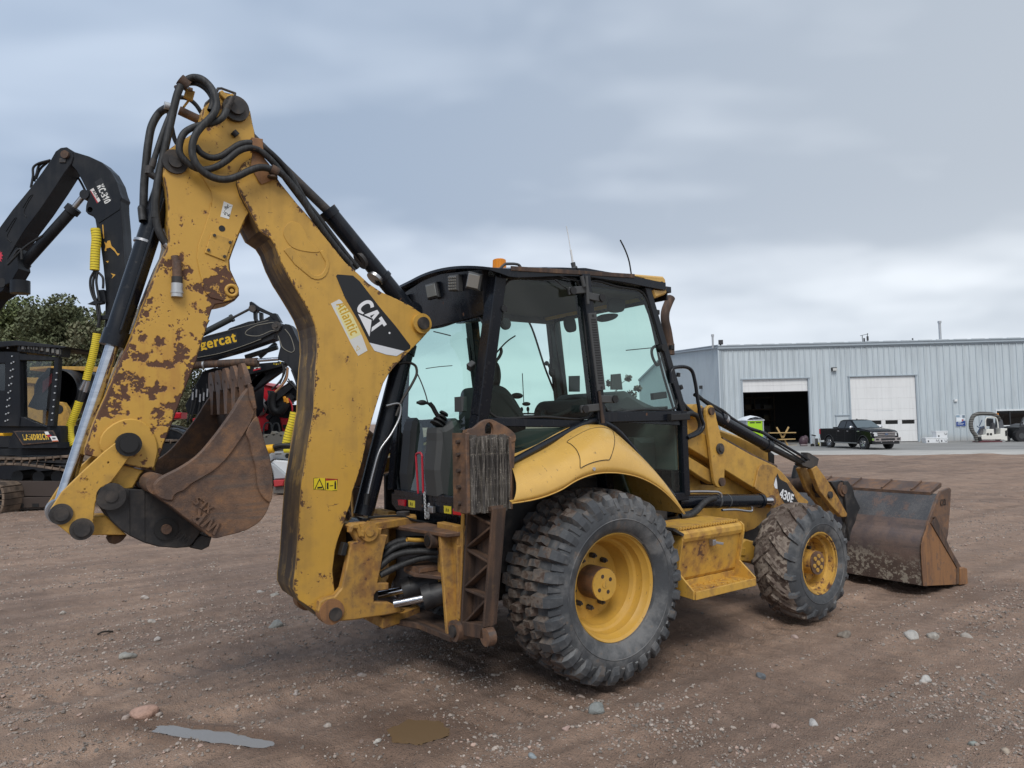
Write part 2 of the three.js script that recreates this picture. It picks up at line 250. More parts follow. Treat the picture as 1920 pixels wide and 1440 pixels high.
function txt(g, s, x, y, size, ang = 0, color = '#fff', font = 'bold', sx = 1, align = 'left') { g.save(); g.translate(x, y); g.rotate(ang); g.scale(size / 100 * sx, -size / 100); g.font = font + ' 100px sans-serif'; g.textAlign = align; g.fillStyle = color; g.fillText(s, 0, 0); g.restore(); }
const font = await new FontLoader().loadAsync('fonts/droid/droid_sans_bold.typeface.json');
const rect = (x0, y0, x1, y1) => [[x0, y0], [x1, y0], [x1, y1], [x0, y1]];
function raised(s, x, y, z, size, ang, depth = 0.006, sx = 1) { const g = new TextGeometry(s, { font, size, depth, curveSegments: 4, bevelEnabled: false }); g.scale(sx, 1, 1); g.rotateZ(ang); g.translate(x, y, z); return g; }

function parts(parent, name, list, mat, label) { list.forEach((g) => part(parent, name, [g], mat, label)); }
function partBoth(parent, name, geos, mat, label) { const l = [geos].flat(3), a = part(parent, name, l.map((g) => g.clone()), mat, label), b = part(parent, name, l.map((g) => mirror(g)), mat, label); return a; }

// =====================================================================================
// the backhoe loader: x forward, y up, z to its right-hand side, origin on the ground under the rear axle
// =====================================================================================
const B = thing('backhoe_loader', 'large yellow backhoe loader with black cab and rusty folded boom, middle of the yard', 'backhoe loader', [-.026,0,-5.396], 0.6161);
const mirror = (g) => { g = g.clone(); g.scale(1, 1, -1); if (g.index) { const a = g.index.array; for (let i = 0; i < a.length; i += 3) { const t = a[i]; a[i] = a[i + 1]; a[i + 1] = t; } } else for (const k of Object.keys(g.attributes)) { const at = g.attributes[k], n = at.itemSize; for (let i = 0; i < at.count; i += 3) for (let c = 0; c < n; c++) { const t = at.array[i * n + c]; at.array[i * n + c] = at.array[(i + 1) * n + c]; at.array[(i + 1) * n + c] = t; } } return g; };
const both = (list) => [list].flat(3).flatMap((g) => [g, mirror(g)]);
const extX = (zy, x0, x1, b = 0.004, holes = []) => { const g = ext(zy, -x1, -x0, b, holes); g.rotateY(-Math.PI / 2); return g; };
const extY = (xz, y0, y1, b = 0.004) => { const g = ext(xz.map((p) => [p[0], -p[1]]), y0, y1, b); g.rotateX(-Math.PI / 2); return g; };

// ---- boom ----
{
  const side = [[-2.027,3.13],[-2.02,3.192],[-1.994,3.253],[-1.946,3.296],[-1.886,3.302],[-1.832,3.256],[-1.777,3.175],[-1.664,3.051],[-1.662,3.051],[-1.588,2.979],[-1.522,2.904],[-1.446,2.82],[-1.368,2.735],[-1.279,2.668],[-1.208,2.612],[-1.115,2.562],[-1.009,2.527],[-.9,2.486],[-.833,2.448],[-.788,2.428],[-.763,2.399],[-.76,2.354],[-.784,2.312],[-.836,2.258],[-.915,2.185],[-1.004,2.102],[-1.069,2.032],[-1.112,1.964],[-1.144,1.876],[-1.186,1.752],[-1.229,1.611],[-1.265,1.461],[-1.301,1.356],[-1.326,1.293],[-1.347,1.199],[-1.37,1.148],[-1.393,1.077],[-1.427,.997],[-1.45,.916],[-1.464,.814],[-1.457,.71],[-1.441,.645],[-1.403,.587],[-1.404,.525],[-1.431,.489],[-1.48,.485],[-1.528,.526],[-1.591,.593],[-1.674,.662],[-1.704,.727],[-1.704,.777],[-1.688,.895],[-1.672,1.125],[-1.655,1.348],[-1.633,1.469],[-1.611,1.602],[-1.577,1.794],[-1.571,1.93],[-1.561,2.067],[-1.551,2.159],[-1.553,2.251],[-1.564,2.315],[-1.592,2.386],[-1.628,2.448],[-1.683,2.535],[-1.728,2.603],[-1.772,2.689],[-1.807,2.784],[-1.834,2.825],[-1.898,2.862],[-1.952,2.966],[-1.983,3.016],[-2.009,3.067]];
  const bx0 = Math.min(...side.map((p) => p[0])), by0 = Math.min(...side.map((p) => p[1])), BS = 3.0, ed = edgeGrid(side, bx0, by0, BS);
  const boomPaint = surface(1536, BS, (u, v) => {
    const a = smp(nA, u * 1.6, v * 1.6), b = smp(nB, u * 3, v * 3), c = smp(nC, u * 3, v * 3), f = smp(nF, u * 4, v * 4), st = smp(nS, u * 2, v * 1.5), d = ed(u, v);
    let col = YEL.map((q) => q * (1 + (a - 0.5) * 0.16 + (c - 0.5) * 0.07)), h = 0.5 + (a - 0.5) * 0.5, ro = 0.36 + (b - 0.5) * 0.25;
    const gr = sst(0.42, 0.72, b * 0.6 + st * 0.4) * 0.22; col = mix3(col, DIRT.map((q) => q * 0.6), gr); ro += gr;
    const near = sst(0.05, 0.0, d), e = a * 0.15 + b * 0.3 + c * 0.35 + f * 0.2, th = 0.665 - 0.11 * near;
    col = mix3(col, ORANGE, sst(th - 0.035, th, e) * 0.4); const rr = Math.max(sst(th, th + 0.012, e), sst(0.006, 0.001, d + (c - 0.5) * 0.014 + (f - 0.5) * 0.008));
    col = mix3(col, mix3([0.07, 0.04, 0.027], [0.14, 0.075, 0.035], f), rr); h -= rr * 0.3; ro = lerp(ro, 0.85, rr);
    const s1 = smp(nF, u * 0.9 + b * 0.03, v * 4.2), s2 = smp(nF, u * 4.1 + 0.2, v * 0.8 + b * 0.03); if ((s1 > 0.79 || s2 > 0.8) && a > 0.5 && c > 0.48) { col = mix3(col, [0.10, 0.055, 0.03], 0.75); h -= 0.15; }
    return [...col, h, ro];
  }, { bump: 0.003 });
  for (const t of [boomPaint.map, boomPaint.roughnessMap]) t.offset.set(-bx0 / BS, -by0 / BS);
  const boom = part(B, 'boom', [ext(side, 0.15, 0.165, 0.003)], boomPaint);
  part(boom, 'side_plate', ext(side, -0.165, -0.15, 0.003), M.boom);
  // the box section closing the boom is set a little inside the side plates, bare and rusty underneath
  const inner = side.map((p) => [p[0], p[1]]);
  part(boom, 'underside_plate', ext(inner, -0.15, 0.15, 0), M.underside, 'worn brown underside of the boom');
  parts(boom, 'reinforcement', [ext(smooth([[-1.758,2.761],[-1.711,2.787],[-1.595,2.639],[-1.562,2.627],[-1.524,2.64],[-1.499,2.682],[-1.497,2.72],[-1.533,2.781],[-1.509,2.792],[-1.476,2.727],[-1.474,2.685],[-1.496,2.631],[-1.543,2.603],[-1.59,2.609]], 2), 0.165, 0.171, 0.003), ext(smooth([[-1.761,2.871],[-1.74,2.92],[-1.699,2.947],[-1.653,2.932],[-1.626,2.895],[-1.603,2.842],[-1.533,2.781],[-1.627,2.77],[-1.709,2.787],[-1.745,2.828]], 3), 0.165, 0.169, 0.002)], M.boom);
  part(boom, 'boom_pin', [pin(-.832,2.371, -0.2, 0.215, 0.042)], M.pinDark);
  part(boom, 'pin_boss', [pin(-.832,2.371, -0.19, 0.195, 0.068, 32)], M.boom);
  const ft = [-1.483,.564];
  part(boom, 'pivot_pin', [pin(ft[0], ft[1], -0.25, 0.262, 0.04)], M.pinDark);
  decal(boom, 'logo_sticker', [[-1.428,2.638],[-1.419,2.649],[-1.315,2.652],[-1.27,2.62],[-1.137,2.467],[-1.022,2.348],[-.913,2.22],[-.915,2.2],[-.956,2.18],[-1.014,2.145],[-1.089,2.152],[-1.172,2.174],[-1.208,2.226],[-1.272,2.347],[-1.371,2.506]], 0.1655, (g) => {
    const P = [[-1.208,2.226],[-.956,2.18],[-1.014,2.145],[-1.089,2.152],[-1.172,2.174],[-1.303,2.464],[-1.332,2.452],[-1.236,2.387],[-1.19,2.376],[-1.207,2.279],[-1.254,2.348],[-1.282,2.403],[-1.188,2.381],[-1.207,2.264],[-1.06,2.296]];
    g.fillStyle = '#17191d'; g.fillRect(-9, -9, 18, 18);
    g.fillStyle = '#d8dade'; g.beginPath(); [P[0], P[1], P[2], P[3], P[4]].forEach((p, i) => g[i ? 'lineTo' : 'moveTo'](p[0], p[1])); g.fill();
    const [a, b] = [[-1.304,2.454],[-1.156,2.252]], ang = Math.atan2(b[1] - a[1], b[0] - a[0]), [c0] = [[-1.236,2.416]], [d0] = [[-1.283,2.492]];
    txt(g, 'CAT', a[0], a[1], 0.162, ang, '#e6e7ea', '900', 0.72);
    g.fillStyle = '#17191d'; g.beginPath(); [[-1.3,2.424],[-1.18,2.382],[-1.202,2.24],[-1.232,2.287]].forEach((p, i) => g[i ? 'lineTo' : 'moveTo'](p[0], p[1])); g.fill(); g.fillStyle = '#e6e7ea'; g.beginPath(); [[-1.284,2.408],[-1.19,2.373],[-1.206,2.264]].forEach((p, i) => g[i ? 'lineTo' : 'moveTo'](p[0], p[1])); g.fill();
    g.fillStyle = '#e6e7ea'; g.beginPath(); g.arc(...[[-1.064,2.296]][0], 0.007, 0, 7); g.fill();
  }, 900);
  decal(boom, 'dealer_sticker', [[-1.464,2.459],[-1.41,2.491],[-1.396,2.485],[-1.322,2.396],[-1.293,2.341],[-1.253,2.257],[-1.221,2.174],[-1.285,2.137],[-1.334,2.215],[-1.411,2.361]], 0.1655, (g) => {
    g.fillStyle = '#d3d3cf'; g.fillRect(-9, -9, 18, 18);
    const [a, b] = [[-1.422,2.455],[-1.333,2.277]], ang = Math.atan2(b[1] - a[1], b[0] - a[0]);
    const [q] = [[-1.372,2.355]]; g.save(); g.translate(q[0], q[1]); g.rotate(ang); g.fillStyle = '#e6d878'; g.globalAlpha = 0.6; g.fillRect(-0.1, -0.02, 0.22, 0.09); g.restore();
    txt(g, 'Atlantic', a[0] - 0.008, a[1] + 0.002, 0.088, ang, '#c79a1c', 'bold', 0.66);
    const [s] = [[-1.284,2.179]]; g.strokeStyle = '#c8a44a'; g.lineWidth = 0.003; g.beginPath(); g.moveTo(s[0] - 0.012, s[1] - 0.01); g.lineTo(s[0] + 0.012, s[1] + 0.004); g.lineTo(s[0] - 0.006, s[1] + 0.022); g.closePath(); g.stroke();
  }, 900);
  decal(boom, 'warning_sticker', [[-1.581,1.382],[-1.427,1.364],[-1.434,1.291],[-1.585,1.312]], 0.1655, (g, r) => {
    g.fillStyle = '#d9c222'; g.fillRect(-9, -9, 18, 18); const w = r.x1 - r.x0, h = r.y1 - r.y0, m = r.x0 + w * 0.5;
    g.fillStyle = '#b03a22'; g.fillRect(m, r.y1 - h * 0.27, w, h * 0.2); txt(g, 'WARNING', m + 0.012, r.y1 - h * 0.22, h * 0.16, 0, '#3a1208', 'bold', 0.7);
    g.strokeStyle = '#201d10'; g.lineWidth = 0.0055; g.beginPath(); g.moveTo(r.x0 + w * 0.06, r.y0 + h * 0.18); g.lineTo(r.x0 + w * 0.44, r.y0 + h * 0.14); g.lineTo(r.x0 + w * 0.26, r.y0 + h * 0.86); g.closePath(); g.stroke();
    g.fillStyle = '#201d10'; g.fillRect(r.x0 + w * 0.17, r.y0 + h * 0.24, w * 0.2, h * 0.12); g.fillRect(m + w * 0.05, r.y0 + h * 0.15, w * 0.07, h * 0.45); g.fillRect(m + w * 0.16, r.y0 + h * 0.34, w * 0.15, h * 0.06); g.fillRect(m + w * 0.36, r.y0 + h * 0.12, w * 0.07, h * 0.45); g.beginPath(); g.arc(m + w * 0.395, r.y0 + h * 0.62, w * 0.03, 0, 7); g.fill();
    g.lineWidth = 0.003; g.strokeRect(r.x0 + 0.004, r.y0 + 0.003, w * 0.47, h - 0.006); g.strokeRect(m, r.y0 + 0.003, w * 0.48, h - 0.006);
  }, 1400);
}

// ---- dipper stick with its own paint: rust patches gather on the lower half ----
const stickOutline = [[-2.155,3.613],[-2.13,3.647],[-2.088,3.674],[-2.025,3.674],[-1.972,3.642],[-1.94,3.593],[-1.927,3.522],[-1.905,3.43],[-1.891,3.348],[-1.875,3.26],[-1.892,3.121],[-1.941,2.977],[-1.973,2.917],[-2.005,2.834],[-2.041,2.731],[-2.059,2.674],[-2.055,2.619],[-2.031,2.567],[-2.007,2.515],[-2.005,2.471],[-2.031,2.438],[-2.078,2.421],[-2.139,2.406],[-2.159,2.372],[-2.174,2.317],[-2.167,2.315],[-2.174,2.301],[-2.181,2.285],[-2.19,2.245],[-2.197,2.231],[-2.208,2.196],[-2.222,2.137],[-2.23,2.117],[-2.237,2.082],[-2.246,2.056],[-2.258,2.027],[-2.263,2.014],[-2.279,1.971],[-2.286,1.956],[-2.293,1.931],[-2.306,1.894],[-2.318,1.866],[-2.325,1.839],[-2.338,1.805],[-2.357,1.743],[-2.391,1.65],[-2.412,1.585],[-2.432,1.53],[-2.448,1.472],[-2.516,1.491],[-2.593,1.513],[-2.685,1.541],[-2.777,1.572],[-2.774,1.609],[-2.748,1.705],[-2.718,1.794],[-2.679,1.892],[-2.633,2.02],[-2.585,2.15],[-2.537,2.291],[-2.511,2.377],[-2.457,2.535],[-2.425,2.626],[-2.397,2.692],[-2.385,2.751],[-2.391,2.845],[-2.388,2.929],[-2.398,3.033],[-2.415,3.114],[-2.41,3.178],[-2.4,3.254],[-2.347,3.308],[-2.26,3.386],[-2.21,3.44],[-2.216,3.488],[-2.201,3.558]];
{
  const xs = stickOutline.map((p) => p[0]), ys = stickOutline.map((p) => p[1]), x0 = Math.min(...xs), y0 = Math.min(...ys), S = 2.35, sed = edgeGrid(stickOutline, x0, y0, S);
  const mat = surface(1024, S, (u, v) => {
    const a = smp(nA, u * 1.3, v * 1.3), b = smp(nB, u * 2.6, v * 2.6), c = smp(nC, u * 2.2, v * 2.2), f = smp(nF, u * 3, v * 3), st = smp(nS, u * 1.5, v * 1.5);
    const y = v * S / 2.25;                                     // 0 at the foot, 1 at the nose
    let col = YEL.map((q) => q * (1 + (a - 0.5) * 0.16 + (c - 0.5) * 0.1)), h = 0.6, ro = 0.45 + (b - 0.5) * 0.2;
    const x = u * S, ed = sst(-0.05, 0.32, x - 0.12 - y * 0.52);  // towards the front edge
    const low = sst(0.62, 0.42, y) * sst(-0.02, 0.16, y), amt = 0.048 * low + 0.03 * low * ed + 0.015 * sst(0.66, 0.5, y) + 0.01 * sst(0.9, 1, y);
    col = mix3(col, ORANGE.map((q) => q * 1.25), sst(0.5, 0.72, st * 0.5 + b * 0.5) * sst(0.62, 0.3, y) * 0.4);
    const gr = sst(0.56, 0.76, b * 0.5 + c * 0.5) * 0.35 + sst(0.1, 0.0, y) * 0.4; col = mix3(col, DIRT.map((q) => q * 0.6), gr * 0.7); ro += gr * 0.3;
    const e = a * 0.2 + b * 0.34 + c * 0.36 + f * 0.10, th = 0.628 - amt, sp = sst(0.665, 0.68, c * 0.45 + f * 0.4 + b * 0.15 + low * 0.045);
    col = mix3(col, [0.36, 0.15, 0.035], sst(th - 0.03, th, e) * 0.45);
    const dd = sed(u, v), rr = Math.max(sst(th - 0.055 * sst(0.06, 0, dd) * sst(0.8, 0.5, y), th + 0.012 - 0.055 * sst(0.06, 0, dd) * sst(0.8, 0.5, y), e), sp, sst(0.009, 0.003, dd + (c - 0.5) * 0.016)); col = mix3(col, mix3(RUST, [0.12, 0.056, 0.034], sst(0.35, 0.7, f * 0.5 + c * 0.5)), rr); h -= rr * 0.45 + (f - 0.5) * 0.08 * rr; ro = lerp(ro, 0.88, rr);
    return [...col, h, ro];
  }, { bump: 0.004 });
  for (const t of [mat.map, mat.roughnessMap]) t.offset.set(-x0 / S, -y0 / S);
  const st = part(B, 'dipper_stick', ext(stickOutline, -0.125, 0.125, 0.006), mat, 'flaking yellow dipper stick with large rust patches');
  parts(st, 'reinforcement', [ext([[-2.223,3.155],[-2.19,3.107],[-2.162,3.06],[-2.155,3.015],[-2.162,2.972],[-2.165,3.002],[-2.172,2.941],[-2.2,2.84],[-2.232,2.739],[-2.239,2.663],[-2.224,2.58],[-2.199,2.481],[-2.167,2.444],[-2.078,2.428],[-2.037,2.444],[-2.014,2.472],[-2.016,2.511],[-2.039,2.564],[-2.063,2.618],[-2.068,2.672],[-2.049,2.729],[-2.013,2.833],[-1.982,2.915],[-1.95,2.976],[-1.903,3.118],[-1.892,3.211],[-1.994,3.203],[-2.129,3.178],[-2.128,3.253]], 0.125, 0.131, 0.003, [[-2.051,2.494, 0.022]]), ext(smooth([[-2.709,1.66],[-2.678,1.708],[-2.623,1.746],[-2.567,1.757],[-2.518,1.744],[-2.476,1.708],[-2.447,1.652],[-2.435,1.586],[-2.446,1.522],[-2.457,1.484],[-2.597,1.515],[-2.669,1.56],[-2.708,1.597]], 2), 0.125, 0.14, 0.006)], mat);
  const [p1, p2, p3] = [[-2.029,3.58],[-2.355,3.199],[-2.576,1.615]];
  part(st, 'nose_pin', [pin(p1[0], p1[1], -0.17, 0.155, 0.075, 32), pin(p1[0], p1[1], -0.18, 0.175, 0.042)], M.pinDark);
  part(st, 'cylinder_pin', [pin(p2[0], p2[1], -0.17, 0.14, 0.068, 32), pin(p2[0], p2[1], -0.18, 0.158, 0.038)], M.pinDark);
  const [h1] = [[-2.104,2.854]];
  part(st, 'cover_plate', [ext([[-2.162,2.822],[-2.044,2.794],[-2.088,2.664],[-2.199,2.698]], 0.131, 0.139, 0.003)], M.link);
  parts(st, 'cover_bolt', [[-2.147,2.806],[-2.061,2.776],[-2.092,2.689],[-2.179,2.716]].map((p) => rod([p[0], p[1], 0.137], [p[0], p[1], 0.147], 0.009, 6)), M.pinDark);
  part(st, 'hole_rim', [pin(h1[0], h1[1], 0.12, 0.133, 0.018)], M.seal);
  const [lg] = [[-2.051,2.494]];
  part(st, 'lug_ring', [(() => { const g = new THREE.TorusGeometry(0.03, 0.011, 8, 24); g.translate(lg[0], lg[1], 0.134); return g; })(), pin(lg[0], lg[1], 0.122, 0.14, 0.011)], M.link);
  decal(st, 'instruction_sticker', [[-2.094,3.016],[-2.044,3.002],[-2.065,2.915],[-2.113,2.923]], 0.1312, (g, r) => { g.fillStyle = '#dfe0dc'; g.fillRect(-9, -9, 18, 18); g.strokeStyle = '#3b3b38'; g.lineWidth = 0.0022; const R = rng(5), w = r.x1 - r.x0, h = r.y1 - r.y0; for (let i = 0; i < 2; i++) for (let k = 0; k < 9; k++) { g.beginPath(); let x = r.x0 + w * (0.3 + 0.4 * R()), y = r.y0 + h * (0.28 + i * 0.42 + 0.16 * (R() - 0.5)); g.moveTo(x, y); for (let m = 0; m < 3; m++) g.lineTo(x += 0.02 * (R() - 0.5), y += 0.02 * (R() - 0.5)); g.stroke(); } }, 1600);
  part(st, 'hose_bracket', [ext([[-1.941,3.349],[-1.88,3.362],[-1.874,3.302],[-1.849,3.275],[-1.8,3.214],[-1.794,3.193],[-1.89,3.14],[-1.905,3.15],[-1.953,3.236]], 0.172, 0.18, 0.002), beam([[-1.954,3.361,.19],[-1.891,3.365,.19]][0], [[-1.954,3.361,.19],[-1.891,3.365,.19]][1], 0.075, 0.06, [0, 0, 1])], M.rustOrange);
}

// ---- bucket cylinder, link plates, coupler ----
const PT = { bt: [-2.355,3.199], lk: [-2.881,1.283] };
{
  const c = part(B, 'bucket_cylinder', [rod([PT.bt[0], PT.bt[1], 0], [-2.644, 2.155, 0], 0.058, 28), rod([-2.62, 2.24, 0], [-2.644, 2.155, 0], 0.066, 28), pin(PT.bt[0], PT.bt[1], -0.1, 0.1, 0.075)], M.blackPaint);
  part(c, 'cylinder_rod', [rod([-2.64, 2.17, 0], [PT.lk[0], PT.lk[1], 0], 0.034, 28)], M.chrome);
  part(c, 'rod_eye', [pin(PT.lk[0], PT.lk[1], -0.05, 0.05, 0.062, 28)], M.steel);
  part(c, 'cylinder_band', [rod([-2.485, 2.756, 0], [-2.489, 2.742, 0], 0.0595, 28)], M.steel);
  part(c, 'cylinder_tube', [...poly([[-2.40, 3.0, 0.065], [-2.61, 2.24, 0.066], [-2.62, 2.2, 0.05]], 0.009)], M.blackPaint);
}
{
  const [a, b, h1, h2, h3] = [[-2.583,1.62],[-2.791,1.199],[-2.676,1.531],[-2.771,1.449],[-2.78,1.401]];
  const out = [[-2.629,1.642],[-2.606,1.664],[-2.575,1.67],[-2.546,1.653],[-2.534,1.616],[-2.545,1.581],[-2.583,1.547],[-2.616,1.494],[-2.661,1.427],[-2.705,1.398],[-2.718,1.362],[-2.732,1.325],[-2.737,1.269],[-2.74,1.195],[-2.752,1.165],[-2.784,1.15],[-2.806,1.153],[-2.832,1.165],[-2.921,1.256],[-2.928,1.281],[-2.925,1.311],[-2.902,1.352],[-2.881,1.39],[-2.787,1.493],[-2.695,1.587],[-2.64,1.633]];
  const l = part(B, 'link_plate', ext(out, 0.15, 0.178, 0.004, [[h1[0], h1[1], 0.009], [h2[0], h2[1], 0.011], [h3[0], h3[1], 0.009]]), M.link);
  part(l, 'link_pin', [pin(a[0], a[1], -0.2, 0.196, 0.062, 32), pin(a[0], a[1], 0.19, 0.208, 0.043, 32)], M.seal);
  part(l, 'link_pin', [pin(PT.lk[0], PT.lk[1], -0.2, 0.19, 0.052, 32), pin(PT.lk[0], PT.lk[1], 0.18, 0.206, 0.033, 32)], M.pinDark);
  part(l, 'link_pin', [pin(b[0], b[1], -0.2, 0.19, 0.055, 32), pin(b[0], b[1], 0.18, 0.206, 0.036, 32)], M.pinDark);
  part(B, 'link_plate', ext(out, -0.178, -0.15, 0.004), M.link);
  part(B, 'guide_link', ext([[-2.78,1.223],[-2.726,1.248],[-2.675,1.244],[-2.653,1.224],[-2.578,1.136],[-2.741,1.153],[-2.78,1.167]], -0.1, 0.1, 0.006), M.link);
  part(B, 'stick_foot', ext([[-2.599,1.511],[-2.499,1.474],[-2.517,1.454],[-2.552,1.384],[-2.586,1.38],[-2.678,1.412],[-2.678,1.47]], -0.11, 0.11, 0.006), M.link);
}
{
  const [p, q, r] = [[-2.661,1.353],[-2.399,1.157],[-2.646,1.133]];
  const c = part(B, 'quick_coupler', [ext([[-2.694,1.286],[-2.681,1.364],[-2.642,1.393],[-2.603,1.389],[-2.58,1.385],[-2.504,1.373],[-2.475,1.358],[-2.403,1.3],[-2.31,1.216],[-2.216,1.122],[-2.254,1.069],[-2.279,1.043],[-2.341,1.045],[-2.432,1.063],[-2.503,1.093],[-2.567,1.134],[-2.612,1.171],[-2.658,1.223]], 0.1, 0.15, 0.006), ext([[-2.694,1.286],[-2.681,1.364],[-2.642,1.393],[-2.603,1.389],[-2.58,1.385],[-2.504,1.373],[-2.475,1.358],[-2.403,1.3],[-2.31,1.216],[-2.216,1.122],[-2.254,1.069],[-2.279,1.043],[-2.341,1.045],[-2.432,1.063],[-2.503,1.093],[-2.567,1.134],[-2.612,1.171],[-2.658,1.223]], -0.15, -0.1, 0.006), ext([[-2.67,1.283],[-2.455,1.33],[-2.218,1.114],[-2.269,1.045],[-2.424,1.063],[-2.56,1.134]], -0.1, 0.1, 0.004), ext([[-2.269,1.036],[-2.212,1.017],[-2.173,1.033],[-2.159,1.083],[-2.212,1.103],[-2.244,1.082]], -0.14, 0.14, 0.006), ext([[-2.58,1.382],[-2.573,1.382],[-2.571,1.141],[-2.578,1.146]], 0.15, 0.156, 0.002), ext([[-2.504,1.373],[-2.501,1.373],[-2.499,1.093],[-2.503,1.094]], 0.15, 0.154, 0.001)], M.blackSteel);
  part(c, 'coupler_pin', [pin(p[0], p[1], 0.15, 0.178, 0.07, 32), pin(p[0], p[1], 0.17, 0.184, 0.031, 24)], M.pinDark);
  part(c, 'coupler_pin', [pin(q[0], q[1], 0.15, 0.166, 0.058, 32)], M.seal);
  part(c, 'pin_head', [pin(q[0], q[1], 0.16, 0.186, 0.026)], M.rust);
  part(c, 'lifting_eye', ext([[-2.666,1.118],[-2.66,1.133],[-2.568,1.125],[-2.586,1.101],[-2.603,1.088],[-2.626,1.082],[-2.652,1.092]], -0.02, 0.02, 0.005, [[r[0], r[1], 0.016]]), M.rustDark);
  part(c, 'raised_letters', (() => { const [a, b] = [[-2.26,1.09],[-2.338,1.155]]; return raised('WR', a[0], a[1], 0.149, 0.05, Math.atan2(b[1] - a[1], b[0] - a[0]), 0.006); })(), M.blackSteel);
}
